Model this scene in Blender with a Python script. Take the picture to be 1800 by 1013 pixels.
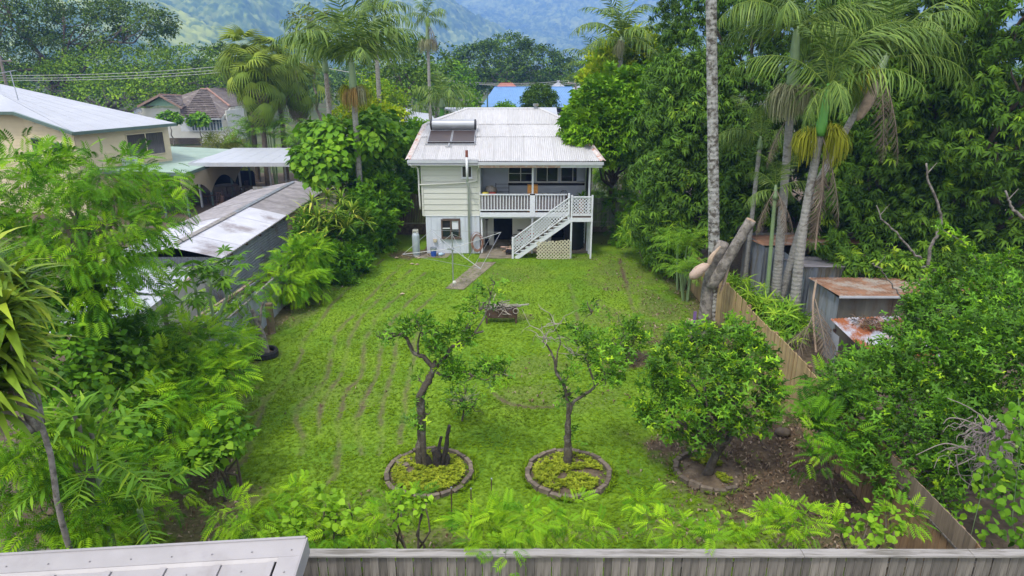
import bpy, bmesh, math, random
import numpy as np
from mathutils import Vector, Matrix, Euler
PI = math.pi
R = math.radians
for o in list(bpy.data.objects): bpy.data.objects.remove(o)
scene = bpy.context.scene
C = scene.collection
random.seed(7)
rng = np.random.default_rng(11)

# ---------------------------------------------------------------- camera, world, sun, exposure
CAM_H, PITCH, FPX = 9.2, 18.0, 1200.0
cam_d = bpy.data.cameras.new('camera')
cam = bpy.data.objects.new('camera', cam_d)
C.objects.link(cam)
cam.location = (0, 0, CAM_H)
cam.rotation_euler = (R(90 - PITCH), 0, 0)
cam_d.sensor_width = 36.0
cam_d.lens = 36.0 * FPX / 1800.0
cam_d.clip_start = 0.1
cam_d.clip_end = 9000.0
scene.camera = cam

SUN_EL, SUN_AZ = R(60), R(215)
world = bpy.data.worlds.new('World'); scene.world = world; world.use_nodes = True
wn, wl = world.node_tree.nodes, world.node_tree.links
wn.clear()
sky = wn.new('ShaderNodeTexSky'); sky.sky_type = 'NISHITA'; sky.sun_disc = False
sky.sun_elevation = SUN_EL; sky.sun_rotation = SUN_AZ; sky.air_density = 1.0; sky.dust_density = 3.0
mixw = wn.new('ShaderNodeMixRGB'); mixw.inputs[0].default_value = 0.74; mixw.inputs[2].default_value = (9.8, 9.6, 9.3, 1)
bg = wn.new('ShaderNodeBackground'); bg.inputs[1].default_value = 0.1
wo = wn.new('ShaderNodeOutputWorld')
wl.new(sky.outputs[0], mixw.inputs[1]); wl.new(mixw.outputs[0], bg.inputs[0]); wl.new(bg.outputs[0], wo.inputs[0])
sun_d = bpy.data.lights.new('sun', 'SUN'); sun_d.energy = 1.5; sun_d.angle = R(10); sun_d.color = (1.0, 0.95, 0.87)
sun = bpy.data.objects.new('sun', sun_d); C.objects.link(sun)
# the sun stands behind the camera, high and a little to the side
_sd = Vector((math.cos(SUN_EL) * math.sin(SUN_AZ), math.cos(SUN_EL) * math.cos(SUN_AZ), math.sin(SUN_EL)))
sun.rotation_euler = _sd.to_track_quat('Z', 'Y').to_euler()
scene.view_settings.view_transform = 'Standard'
scene.view_settings.look = 'None'
scene.view_settings.gamma = 1.0
scene.view_settings.exposure = 1.06
scene.view_settings.use_curve_mapping = False
scene.render.engine = 'CYCLES'
cy = scene.cycles
cy.use_denoising = True
try: cy.denoiser = 'OPENIMAGEDENOISE'
except Exception: pass
cy.max_bounces = 6; cy.diffuse_bounces = 3; cy.glossy_bounces = 2; cy.transmission_bounces = 4; cy.transparent_max_bounces = 6
cy.volume_bounces = 1; cy.caustics_reflective = False; cy.caustics_refractive = False
cy.sample_clamp_indirect = 4.0

# ---------------------------------------------------------------- survey helpers: turn a measured direction into a place
def _dir(px, py):
    u = (px - 900.0) / FPX; v = (506.5 - py) / FPX
    p = R(PITCH)
    return Vector((u, math.cos(p) + v * math.sin(p), -math.sin(p) + v * math.cos(p)))
def G(px, py, h=0.0):
    d = _dir(px, py); t = (h - CAM_H) / d.z
    return Vector((d.x * t, d.y * t, h))
def Y(px, py, y):
    d = _dir(px, py); t = y / d.y
    return Vector((d.x * t, y, CAM_H + d.z * t))

# ---------------------------------------------------------------- materials
MATS = {}
def _ramp(nt, stops):
    r = nt.nodes.new('ShaderNodeValToRGB')
    e = r.color_ramp.elements
    e[0].position, e[0].color = stops[0][0], (*stops[0][1], 1)
    e[1].position, e[1].color = stops[-1][0], (*stops[-1][1], 1)
    for s in stops[1:-1]:
        q = e.new(s[0]); q.color = (*s[1], 1)
    return r
def mat(name, col, rough=0.7, var=0.25, scale=3.0, metal=0.0, stain=None, stain_amt=0.5, stain_scale=0.8, bump=0.0, bump_scale=30.0,
        spec=0.4, stretch=(1, 1, 1), objvar=0.0, coord='Object'):
    """Painted / weathered surface: base colour with fine mottling, optional patchy stain, per object variation, bump."""
    m = bpy.data.materials.new(name); m.use_nodes = True
    nt = m.node_tree; N, L = nt.nodes, nt.links
    b = N['Principled BSDF']
    b.inputs['Roughness'].default_value = rough; b.inputs['Metallic'].default_value = metal
    b.inputs['Specular IOR Level'].default_value = spec
    tc = N.new('ShaderNodeTexCoord'); mp = N.new('ShaderNodeMapping'); mp.inputs['Scale'].default_value = stretch
    L.new(tc.outputs[coord], mp.inputs[0])
    n1 = N.new('ShaderNodeTexNoise'); n1.inputs['Scale'].default_value = scale; n1.inputs['Detail'].default_value = 6
    L.new(mp.outputs[0], n1.inputs['Vector'])
    lo = tuple(max(0, c * (1 - var)) for c in col); hi = tuple(min(1, c * (1 + var)) for c in col)
    r = _ramp(nt, [(0.3, lo), (0.7, hi)]); L.new(n1.outputs['Fac'], r.inputs[0])
    out = r.outputs[0]
    if stain:
        n2 = N.new('ShaderNodeTexNoise'); n2.inputs['Scale'].default_value = stain_scale; n2.inputs['Detail'].default_value = 8; n2.inputs['Roughness'].default_value = 0.65
        L.new(mp.outputs[0], n2.inputs['Vector'])
        a = 0.62 - 0.25 * stain_amt
        r2 = _ramp(nt, [(a, (0, 0, 0)), (a + 0.12, (1, 1, 1))]); L.new(n2.outputs['Fac'], r2.inputs[0])
        mx = N.new('ShaderNodeMixRGB'); mx.inputs[2].default_value = (*stain, 1)
        mm = N.new('ShaderNodeMath'); mm.operation = 'MULTIPLY'; mm.inputs[1].default_value = min(1, 0.4 + stain_amt)
        L.new(r2.outputs[0], mm.inputs[0]); L.new(mm.outputs[0], mx.inputs[0]); L.new(out, mx.inputs[1]); out = mx.outputs[0]
    if objvar:
        oi = N.new('ShaderNodeObjectInfo'); mr = N.new('ShaderNodeMapRange')
        mr.inputs[3].default_value = 1 - objvar; mr.inputs[4].default_value = 1 + objvar
        L.new(oi.outputs['Random'], mr.inputs[0])
        vm = N.new('ShaderNodeVectorMath'); vm.operation = 'SCALE'
        L.new(out, vm.inputs[0]); L.new(mr.outputs[0], vm.inputs['Scale']); out = vm.outputs[0]
    L.new(out, b.inputs['Base Color'])
    if bump:
        n3 = N.new('ShaderNodeTexNoise'); n3.inputs['Scale'].default_value = bump_scale; n3.inputs['Detail'].default_value = 5
        L.new(mp.outputs[0], n3.inputs['Vector'])
        bp = N.new('ShaderNodeBump'); bp.inputs['Strength'].default_value = bump; bp.inputs['Distance'].default_value = 0.02
        L.new(n3.outputs['Fac'], bp.inputs['Height']); L.new(bp.outputs[0], b.inputs['Normal'])
    MATS[name] = m
    return m
def leafmat(name, stops, rough=0.45, trans=0.3, spec=0.5, clump=0.35, nscale=0.7, gain=1.2, raw=False):
    if not raw: stops = [(a, (min(.8, c[0]*gain*1.16), min(.8, c[1]*gain), c[2]*gain*.5)) for a, c in stops]
    rough = min(1, rough+.12); spec *= .38; trans *= .75
    """Foliage: colour from the per leaf attribute 'tint' (age and kind of each leaf, and shade painted into dark plants), thin translucent sheet."""
    m = bpy.data.materials.new(name); m.use_nodes = True
    nt = m.node_tree; N, L = nt.nodes, nt.links
    b = N['Principled BSDF']; b.inputs['Roughness'].default_value = rough; b.inputs['Specular IOR Level'].default_value = spec
    at = N.new('ShaderNodeAttribute'); at.attribute_name = 'tint'
    r = _ramp(nt, stops); L.new(at.outputs['Fac'], r.inputs[0])
    tc = N.new('ShaderNodeTexCoord')
    n = N.new('ShaderNodeTexNoise'); n.inputs['Scale'].default_value = nscale; n.inputs['Detail'].default_value = 3
    L.new(tc.outputs['Object'], n.inputs['Vector'])
    mr = N.new('ShaderNodeMapRange'); mr.inputs[1].default_value = 0.3; mr.inputs[2].default_value = 0.7
    mr.inputs[3].default_value = 1 - clump; mr.inputs[4].default_value = 1 + clump
    L.new(n.outputs['Fac'], mr.inputs[0])
    vm = N.new('ShaderNodeVectorMath'); vm.operation = 'SCALE'; L.new(r.outputs[0], vm.inputs[0]); L.new(mr.outputs[0], vm.inputs['Scale'])
    L.new(vm.outputs[0], b.inputs['Base Color'])
    t = N.new('ShaderNodeBsdfTranslucent'); L.new(vm.outputs[0], t.inputs[0])
    ms = N.new('ShaderNodeMixShader'); ms.inputs[0].default_value = trans
    out = N['Material Output']
    L.new(b.outputs[0], ms.inputs[1]); L.new(t.outputs[0], ms.inputs[2]); L.new(ms.outputs[0], out.inputs[0])
    MATS[name] = m
    return m

# ---------------------------------------------------------------- object helpers
def link(o, parent=None):
    C.objects.link(o)
    if parent is not None: o.parent = parent
    return o
def tag(o, label=None, cat=None, group=None, kind=None):
    if label: o['label'] = label
    if cat: o['category'] = cat
    if group: o['group'] = group
    if kind: o['kind'] = kind
    return o
def thing(name, label, cat, loc=(0, 0, 0), rz=0.0, group=None):
    o = bpy.data.objects.new(name, None); o.empty_display_size = 0.2
    link(o); o.location = loc; o.rotation_euler = (0, 0, rz)
    return tag(o, label, cat, group)
class M:
    """collects shapes into one mesh"""
    def __init__(s): s.v = []; s.f = []; s.mi = []; s.cur = 0
    def add(s, vs, fs):
        b = len(s.v); s.v += [tuple(v) for v in vs]; s.f += [tuple(b + i for i in f) for f in fs]; s.mi += [s.cur] * len(fs); return s
    def box(s, c, d, rot=None):
        x, y, z = d[0] / 2, d[1] / 2, d[2] / 2
        vs = [Vector(p) for p in ((-x,-y,-z),(x,-y,-z),(x,y,-z),(-x,y,-z),(-x,-y,z),(x,-y,z),(x,y,z),(-x,y,z))]
        if rot is not None:
            E = rot if isinstance(rot, Matrix) else Euler(rot).to_matrix()
            vs = [E @ v for v in vs]
        c = Vector(c)
        return s.add([v + c for v in vs], [(0,3,2,1),(4,5,6,7),(0,1,5,4),(1,2,6,5),(2,3,7,6),(3,0,4,7)])
    def span(s, x0, x1, y0, y1, z0, z1):
        return s.box(((x0+x1)/2, (y0+y1)/2, (z0+z1)/2), (abs(x1-x0), abs(y1-y0), abs(z1-z0)))
    def bar(s, a, b, w, h=None, up=(0, 0, 1)):
        a = Vector(a); b = Vector(b); h = h or w; d = b - a; L = d.length
        if L < 1e-6: return s
        X = d / L; U = Vector(up)
        if abs(X.dot(U)) > 0.98: U = Vector((0, 1, 0))
        Yv = U.cross(X).normalized(); Z = X.cross(Yv)
        rot = Matrix((X, Yv, Z)).transposed()
        return s.box((a + b) / 2, (L, w, h), rot)
    def tube(s, pts, rad, n=8, cap=True, wob=0.0):
        pts = [Vector(p) for p in pts]
        if not hasattr(rad, '__len__'): rad = [rad] * len(pts)
        base = len(s.v); ref = None
        for i, p in enumerate(pts):
            t = (pts[min(i+1, len(pts)-1)] - pts[max(i-1, 0)]).normalized()
            if ref is None:
                ref = t.orthogonal().normalized()
            else:
                ref = (ref - t * ref.dot(t)); ref = ref.normalized() if ref.length > 1e-5 else t.orthogonal().normalized()
            bi = t.cross(ref)
            for k in range(n):
                a = 2 * PI * k / n; rr = rad[i] * (1 + (random.uniform(-wob, wob) if wob else 0))
                s.v.append(tuple(p + ref * math.cos(a) * rr + bi * math.sin(a) * rr))
        for i in range(len(pts) - 1):
            for k in range(n):
                a = base + i*n + k; b2 = base + i*n + (k+1) % n
                s.f.append((a, b2, b2 + n, a + n)); s.mi.append(s.cur)
        if cap and n > 2:
            s.f.append(tuple(base + k for k in reversed(range(n)))); s.mi.append(s.cur)
            q = base + (len(pts)-1)*n
            s.f.append(tuple(q + k for k in range(n))); s.mi.append(s.cur)
        return s
    def lathe(s, prof, n=16, c=(0, 0, 0), cap=True):
        base = len(s.v)
        for r, z in prof:
            for k in range(n):
                a = 2*PI*k/n; s.v.append((c[0] + r*math.cos(a), c[1] + r*math.sin(a), c[2] + z))
        for i in range(len(prof)-1):
            for k in range(n):
                a = base+i*n+k; b2 = base+i*n+(k+1) % n
                s.f.append((a, b2, b2+n, a+n)); s.mi.append(s.cur)
        if cap:
            s.f.append(tuple(base+k for k in reversed(range(n)))); s.mi.append(s.cur)
            q = base+(len(prof)-1)*n; s.f.append(tuple(q+k for k in range(n))); s.mi.append(s.cur)
        return s
    def quad(s, a, b, c, d): return s.add([a, b, c, d], [(0, 1, 2, 3)])
    def slab(s, poly, t, n=None):
        """polygon (3D points) given thickness t downwards along its normal"""
        P = [Vector(p) for p in poly]
        if n is None:
            n = Vector((0, 0, 0))
            for i in range(len(P)): n += P[i].cross(P[(i+1) % len(P)])
            n.normalize()
            if n.z < 0: P.reverse(); n = -n
        k = len(P)
        vs = P + [p - n * t for p in P]
        fs = [tuple(range(k)), tuple(reversed(range(k, 2*k)))] + [(i, i+k, (i+1) % k + k, (i+1) % k) for i in range(k)]
        return s.add(vs, fs)
    def mesh(s, name, m=None, smooth=False):
        me = bpy.data.meshes.new(name); me.from_pydata(s.v, [], s.f); me.update()
        ms = m if isinstance(m, (list, tuple)) else [m]
        for q in ms:
            if q is not None: me.materials.append(q)
        if len(ms) > 1: me.polygons.foreach_set('material_index', s.mi)
        if smooth: me.polygons.foreach_set('use_smooth', [True]*len(me.polygons))
        return me
    def build(s, name, m=None, parent=None, smooth=False, loc=None):
        o = bpy.data.objects.new(name, s.mesh(name, m, smooth)); link(o, parent)
        if loc is not None: o.location = loc
        return o
def inst(name, me, parent, loc=(0, 0, 0), rot=(0, 0, 0), scl=(1, 1, 1)):
    o = bpy.data.objects.new(name, me); link(o, parent); o.location = loc; o.rotation_euler = rot
    o.scale = scl if hasattr(scl, '__len__') else (scl,)*3
    return o
def children(o): return [c for c in C.objects if c.parent == o]
def copy_tree(o, parent=None):
    kids = list(o.children)
    c = o.copy(); C.objects.link(c)
    if parent is not None: c.parent = parent
    for ch in kids: copy_tree(ch, c)
    return c
def bevel(o, w=0.01, seg=1):
    b = o.modifiers.new('bevel', 'BEVEL'); b.width = w; b.segments = seg; b.limit_method = 'ANGLE'
    return o
def corrugated(m, a, b, c, pitch=0.076, amp=0.009, seg=4, rows=1, t=0.0):
    """corrugated sheet: corner a, ripples repeat along a->b, ribs run along a->c"""
    a, b, c = Vector(a), Vector(b), Vector(c)
    U = b - a; Vv = c - a; n = U.cross(Vv).normalized()
    cnt = max(2, int(round(U.length / pitch))) * seg
    base = len(m.v)
    for j in range(rows + 1):
        for i in range(cnt + 1):
            m.v.append(tuple(a + U * (i/cnt) + Vv * (j/rows) + n * (amp * math.cos(2*PI*i/seg))))
    for j in range(rows):
        for i in range(cnt):
            p = base + j*(cnt+1) + i
            m.f.append((p, p+1, p+cnt+2, p+cnt+1)); m.mi.append(m.cur)
    return m

# ---------------------------------------------------------------- vectorised foliage
def npmesh(name, V, F, m, parent=None, tint=None, smooth=False, loc=None):
    """V (n,3), F (k,4) or (k,3) -> object"""
    me = bpy.data.meshes.new(name)
    nv, nf, k = len(V), len(F), F.shape[1]
    me.vertices.add(nv); me.vertices.foreach_set('co', np.ascontiguousarray(V, dtype=np.float32).ravel())
    me.loops.add(nf*k); me.loops.foreach_set('vertex_index', np.ascontiguousarray(F, dtype=np.int32).ravel())
    me.polygons.add(nf); me.polygons.foreach_set('loop_start', np.arange(0, nf*k, k, dtype=np.int32))
    if smooth: me.polygons.foreach_set('use_smooth', np.ones(nf, dtype=bool))
    me.update(calc_edges=True)
    if tint is not None:
        at = me.attributes.new('tint', 'FLOAT', 'POINT'); at.data.foreach_set('value', np.ascontiguousarray(tint, dtype=np.float32))
    me.materials.append(m)
    o = bpy.data.objects.new(name, me); link(o, parent)
    if loc is not None: o.location = loc
    return o
def norm(a): return a / np.maximum(np.linalg.norm(a, axis=-1, keepdims=True), 1e-9)
def frames(d, up):
    """rotation matrices with X along d and Z near up; (N,3,3) columns X Y Z"""
    x = norm(d); y = norm(np.cross(up, x)); z = np.cross(x, y)
    return np.stack([x, y, z], axis=2)
class Fol:
    """gathers instances of leaf templates into one big mesh"""
    def __init__(s): s.V = []; s.F = []; s.T = []; s.n = 0
    def put(s, tpl, pos, d, up, scl, tint):
        TV, TF = tpl; N = len(pos)
        if N == 0: return
        Rm = frames(d, up)
        V = np.einsum('nij,vj->nvi', Rm, TV) * np.asarray(scl).reshape(-1, 1, 1) + pos[:, None, :]
        F = TF[None] + (np.arange(N) * len(TV))[:, None, None] + s.n
        s.V.append(V.reshape(-1, 3)); s.F.append(F.reshape(-1, TF.shape[1])); s.T.append(np.repeat(np.broadcast_to(tint, (N,)), len(TV)))
        s.n += N * len(TV)
    def build(s, name, m, parent=None, smooth=False):
        return npmesh(name, np.concatenate(s.V), np.concatenate(s.F), m, parent, np.concatenate(s.T), smooth)
def leaf1(l=1.0, w=0.4, fold=0.12, droop=0.15):
    """one quad diamond leaf folded on the midrib"""
    V = np.array([(0,0,0),(l*.45,-w/2,fold*w*2),(l,0,-droop*l),(l*.45,w/2,fold*w*2)], float)
    return V, np.array([(0,1,2,3)])
def leaf2(l=1.0, w=0.3, droop=0.25, fold=0.15):
    V = np.array([(0,0,0),(l*.25,-w/2,.02*l+fold*w),(l*.25,w/2,.02*l+fold*w),(l*.65,-w*.42,-droop*l*.35+fold*w),(l*.65,w*.42,-droop*l*.35+fold*w),(l,0,-droop*l)], float)
    F = [(0,1,2,2),(1,3,4,2),(3,5,4,4)]
    return V, F
def quads(V, F):
    """template from loose polygon list, triangles become quads by an extra mid vertex"""
    V = [tuple(v) for v in V]; out = []
    for f in F:
        f = list(dict.fromkeys(f))
        if len(f) == 3:
            a, b, c = f; mid = tuple((np.array(V[b]) + np.array(V[c])) / 2); V.append(mid); out.append((a, b, len(V)-1, c))
        else: out.append(tuple(f))
    return np.array(V, float), np.array(out)
def strap(l=1.0, w=0.08, seg=4, droop=0.5, fold=0.2, peak=0.35, rise=0.0):
    """long strap leaf that arches over"""
    V = []; F = []
    for i in range(seg+1):
        s = i/seg; x = l*(s - 0.18*droop*s*s); z = rise*l*math.sin(s*PI*.6) - droop*l*s*s
        ww = w*(0.45+0.55*math.sin(min(1, s/peak)*PI/2)) * (1 if s < peak else max(0.06, 1-((s-peak)/(1-peak))**1.6)) / 2
        V += [(x, -ww, z+fold*ww), (x, ww, z+fold*ww)]
        if i: b = 2*i-2; F.append((b, b+2, b+3, b+1))
    return np.array(V), np.array(F)
def merge_t(parts):
    """[(template, 3x3 or euler, offset, scale)] -> template"""
    Vs = []; Fs = []; n = 0
    for (V, F), rot, off, sc in parts:
        E = np.array(Euler(rot).to_matrix())
        Vs.append((V*sc) @ E.T + np.array(off)); Fs.append(F+n); n += len(V)
    return np.concatenate(Vs), np.concatenate(Fs)
def rand_unit(n):
    return norm(rng.normal(size=(n, 3)))
def crown(fol, tpl, blobs, n_clump, per, clump_r, size, tint=(0.5, 0.2), out=0.6, droop=0.2, shell=(0.72, 1.0), top_bias=0.35, low=-0.75, flat=1.0, size_var=0.3, upmix=0.6):
    """blobs: (centre, radii). Clump centres sit on the blobs' shells; leaves gather round each clump centre."""
    vol = np.array([(b[1][0]*b[1][1] + b[1][1]*b[1][2] + b[1][0]*b[1][2]) for b in blobs]); vol = vol/vol.sum()
    which = rng.choice(len(blobs), n_clump, p=vol)
    cs = np.array([b[0] for b in blobs], float)[which]; rs = np.array([b[1] for b in blobs], float)[which]
    d = rand_unit(n_clump*4)
    keep = (d[:, 2] > low) & (rng.random(len(d)) < (1-top_bias) + top_bias*(d[:, 2]*.5+.5)*1.6)
    d = d[keep][:n_clump]
    while len(d) < n_clump: d = np.concatenate([d, d[:n_clump-len(d)]])
    rad = rng.uniform(shell[0], shell[1], (n_clump, 1))
    cc = cs + d*rs*rad
    # clumps that lie deep inside another blob are never seen: drop most of them
    deep = np.zeros(n_clump, bool)
    for b in blobs:
        q = (cc - np.array(b[0]))/np.array(b[1]); deep |= (np.linalg.norm(q, axis=1) < 0.6)
    cc = cc[~deep]; d = d[~deep]; k = len(cc)
    if k == 0: return
    ctint = np.clip(rng.normal(tint[0], tint[1]*.6, k), 0, 1)
    cr = clump_r*rng.uniform(.6, 1.35, k)
    off = rand_unit(k*per).reshape(k, per, 3) * (rng.random((k, per, 1))**.45)
    off[..., 2] *= 0.75
    pos = cc[:, None, :] + off*cr[:, None, None]
    dirs = norm(off*1.0 + d[:, None, :]*out + rng.normal(size=(k, per, 3))*.35)
    dirs[..., 2] -= droop
    up = norm(np.array([0, 0, 1.0])*upmix + d[:, None, :]*(1-upmix) + rng.normal(size=(k, per, 3))*.35)
    t = np.clip(ctint[:, None] + rng.normal(0, tint[1], (k, per)), 0, 1)
    sc = size*rng.uniform(1-size_var, 1+size_var, (k, per))
    fol.put(tpl, pos.reshape(-1, 3), dirs.reshape(-1, 3), up.reshape(-1, 3), sc.ravel(), t.ravel())
    return cc
def bez(p, n=10):
    """smooth curve through the points (Catmull-Rom)"""
    p = [Vector(q) for q in p]; P = [2*p[0]-p[1]] + p + [2*p[-1]-p[-2]]; out = []
    for i in range(1, len(P)-2):
        for k in range(n):
            t = k/n; a, b, c, d = P[i-1], P[i], P[i+1], P[i+2]
            out.append(0.5*((2*b)+(c-a)*t+(2*a-5*b+4*c-d)*t*t+(3*b-a-3*c+d)*t*t*t))
    out.append(P[-2]); return out
def limb(m, a, b, r0, r1, jit=0.08, n=7, seg=6, sag=0.0):
    a, b = Vector(a), Vector(b); L = (b-a).length
    pts = []
    for i in range(seg+1):
        s = i/seg; q = a.lerp(b, s)
        if 0 < i < seg: q += Vector([random.uniform(-1, 1)*jit*L for _ in range(3)])
        q.z += sag*L*math.sin(PI*s)
        pts.append(q)
    pts = bez(pts, 2)
    rr = [r0 + (r1-r0)*i/(len(pts)-1) for i in range(len(pts))]
    m.tube(pts, rr, n)
    return pts
# ---------------------------------------------------------------- the materials of the place
m_white = mat('white_paint', (.61, .63, .65), .55, .06, 6, stain=(.42, .42, .38), stain_amt=.12, stain_scale=2.2)
m_white2 = mat('white_paint_fresh', (.66, .69, .74), .5, .06, 4)
m_board = mat('pale_green_grey_weatherboard', (.56, .57, .52), .6, .05, 3, objvar=.04, stain=(.40, .41, .35), stain_amt=.1, stain_scale=1.2, stretch=(.5, 1, 3))
m_sheet = mat('white_wall_sheet', (.60, .64, .72), .5, .05, 2, stain=(.45, .43, .38), stain_amt=.12, stain_scale=1.5, objvar=.03, stretch=(2, 2, .6))
m_roof = mat('weathered_white_roof_iron', (.50, .50, .51), .5, .07, 2.5, stain=(.40, .36, .33), stain_amt=.18, stain_scale=.9, objvar=.05, stretch=(3, .5, 1))
m_rustcap = mat('rusted_hip_capping', (.55, .50, .48), .7, .1, 5, stain=(.42, .20, .14), stain_amt=.5, stain_scale=4)
m_gutter = mat('grey_white_gutter', (.46, .485, .52), .45, .08, 3, stain=(.35, .33, .3), stain_amt=.2, stain_scale=3)
m_fascia = mat('flaked_pink_timber', (.50, .32, .25), .8, .15, 8, stain=(.6, .58, .55), stain_amt=.4, stain_scale=6)
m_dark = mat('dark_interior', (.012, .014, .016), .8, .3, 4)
m_glass = mat('dark_window_glass', (.012, .015, .03), .08, .2, 2, spec=.8)
m_glass2 = mat('curtained_window_glass', (.06, .055, .05), .12, .5, 3, spec=.8, stretch=(9, 9, .4))
m_intwall = mat('blue_grey_verandah_wall', (.46, .51, .58), .7, .06, 2)
m_deck = mat('weathered_deck_timber', (.20, .16, .14), .75, .3, 5, objvar=.15, stretch=(1, 8, 1))
m_tread = mat('dark_stair_timber', (.12, .10, .08), .8, .3, 6, objvar=.15)
m_latt = mat('cream_lattice', (.56, .53, .39), .7, .12, 6, stain=(.4, .34, .22), stain_amt=.3, stain_scale=3)
m_steel = mat('galvanised_steel', (.42, .44, .47), .38, .15, 8, metal=.6)
m_gas = mat('grey_gas_cylinder_paint', (.36, .42, .47), .35, .08, 5, stain=(.5, .5, .5), stain_amt=.1)
m_concrete = mat('old_concrete', (.23, .20, .15), .9, .22, 3, stain=(.13, .12, .08), stain_amt=.5, stain_scale=1.4, bump=.4, bump_scale=20)
m_galv = mat('weathered_galvanised_iron', (.36, .40, .45), .48, .14, 3, metal=.35, stain=(.20, .17, .15), stain_amt=.35, stain_scale=1.1, objvar=.1, stretch=(1, 1, .6))
m_galvd = mat('dark_old_galvanised_iron', (.24, .27, .30), .55, .2, 3, metal=.3, stain=(.17, .15, .10), stain_amt=.5, stain_scale=1.0, objvar=.12, stretch=(2, 2, .4))
m_shedroof = mat('mottled_grey_shed_roof', (.50, .51, .56), .5, .1, 1.5, metal=.15, stain=(.20, .17, .17), stain_amt=.42, stain_scale=.45, objvar=.07)
m_shedroof2 = mat('mouldy_brown_shed_roof', (.25, .235, .24), .6, .22, 2.5, stain=(.36, .35, .36), stain_amt=.3, stain_scale=1.1, objvar=.08)
m_rust = mat('rusty_corrugated_iron', (.42, .44, .50), .5, .1, 2, metal=.2, stain=(.30, .10, .035), stain_amt=.8, stain_scale=1.6)
m_rust2 = mat('brown_rusted_sheet', (.25, .135, .08), .8, .3, 2.5, stain=(.34, .31, .27), stain_amt=.5, stain_scale=1.2)
m_pal = mat('golden_hardwood_paling', (.37, .27, .135), .75, .18, 4, objvar=.16, stain=(.20, .15, .09), stain_amt=.25, stain_scale=2, stretch=(6, 6, .6))
m_palnear = mat('brown_oiled_paling', (.26, .165, .09), .75, .22, 4, objvar=.18, stain=(.10, .07, .045), stain_amt=.4, stain_scale=2, stretch=(7, 7, .6))
m_palgrey = mat('silvered_grey_paling', (.195, .175, .155), .85, .22, 5, objvar=.36, stain=(.085, .075, .06), stain_amt=.55, stain_scale=2.0, stretch=(10, 10, .5), bump=.3, bump_scale=14)
m_capgrey = mat('silvered_fence_capping', (.29, .275, .26), .8, .16, 4, stain=(.13, .12, .10), stain_amt=.5, stain_scale=1.6, stretch=(.5, 5, 5), bump=.5, bump_scale=12)
m_palold = mat('old_grey_green_paling', (.27, .27, .22), .85, .2, 4, objvar=.22, stretch=(6, 6, .5))
m_palbrown = mat('dark_bamboo_slat', (.075, .05, .035), .85, .3, 5, objvar=.3, stretch=(6, 6, .5))
m_nearroof = mat('mauve_grey_colour_steel', (.335, .32, .325), .45, .06, 3, stain=(.27, .25, .25), stain_amt=.22, stain_scale=1.3)
m_screw = mat('screw_head_metal', (.30, .29, .30), .4, .1, 20, metal=.5)
m_brick = mat('grey_brown_edging_block', (.155, .125, .095), .9, .25, 8, objvar=.25, stain=(.10, .11, .06), stain_amt=.3, stain_scale=4, bump=.5, bump_scale=25)
m_soil = mat('dry_leaf_mulch', (.105, .078, .05), .95, .4, 6, stain=(.17, .14, .10), stain_amt=.35, stain_scale=5, bump=.6, bump_scale=25)
m_bark = mat('dark_citrus_bark', (.085, .072, .055), .9, .35, 12, stain=(.22, .21, .18), stain_amt=.35, stain_scale=5, bump=.6, bump_scale=22)
m_barkg = mat('pale_grey_bark', (.22, .20, .175), .9, .3, 9, stain=(.09, .08, .065), stain_amt=.55, stain_scale=5, bump=1.0, bump_scale=11)
m_barkd = mat('brown_tree_bark', (.12, .095, .07), .9, .3, 5, stain=(.2, .19, .16), stain_amt=.3, stain_scale=2, bump=.5, bump_scale=10)
m_cut = mat('fresh_cut_wood', (.36, .26, .18), .85, .2, 12)
m_palmt = mat('ringed_grey_palm_trunk', (.28, .275, .25), .85, .16, 6, stain=(.13, .115, .09), stain_amt=.35, stain_scale=2.4, stretch=(1.5, 1.5, 3), bump=.4, bump_scale=14)
m_palmw = mat('mottled_white_palm_trunk', (.33, .33, .31), .85, .2, 7, stain=(.09, .08, .065), stain_amt=.62, stain_scale=3.2, stretch=(1.6, 1.6, 1.8), bump=.5, bump_scale=14)
m_shaft = mat('pale_green_crownshaft', (.20, .29, .14), .4, .12, 3)
m_shaftb = mat('bright_green_crownshaft', (.10, .30, .045), .35, .12, 3)
m_deadf = mat('dead_brown_frond', (.24, .185, .135), .9, .3, 6, objvar=.2)
m_sheath = mat('papery_palm_sheath', (.42, .32, .23), .8, .2, 4)
m_husk = mat('pale_pink_sheath', (.46, .35, .28), .7, .15, 4, stain=(.28, .18, .12), stain_amt=.45, stain_scale=4, stretch=(1, 1, 3))
m_twig = mat('grey_dead_twigs', (.30, .27, .23), .9, .2, 10)
m_iron = mat('dark_rust_brown_iron', (.085, .05, .038), .7, .3, 6)
m_rubber = mat('black_tyre_rubber', (.02, .02, .02), .8, .2, 8)
m_blue = mat('blue_plastic', (.03, .09, .42), .4, .1, 5)
m_orange = mat('orange_timber_board', (.55, .25, .06), .6, .1, 5)
m_yellow = mat('yellow_plastic', (.62, .52, .08), .5, .1, 5)
m_red = mat('red_plastic', (.42, .06, .03), .5, .1, 5)
m_black = mat('black_plastic', (.015, .016, .022), .45, .2, 5)
m_solar = mat('brown_solar_collector', (.055, .042, .042), .4, .12, 2, stain=(.09, .065, .06), stain_amt=.3)
m_tank = mat('grey_water_tank_metal', (.38, .40, .43), .35, .05, 2, metal=.45)
m_cream = mat('cream_weatherboard', (.60, .52, .34), .6, .05, 2, objvar=.03)
m_greenroof = mat('pale_green_roof_iron', (.27, .37, .31), .5, .08, 1.2, stain=(.36, .45, .40), stain_amt=.4, stain_scale=.5, objvar=.04)
m_greenf = mat('dark_green_gutter', (.10, .155, .13), .5, .08, 3)
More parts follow.
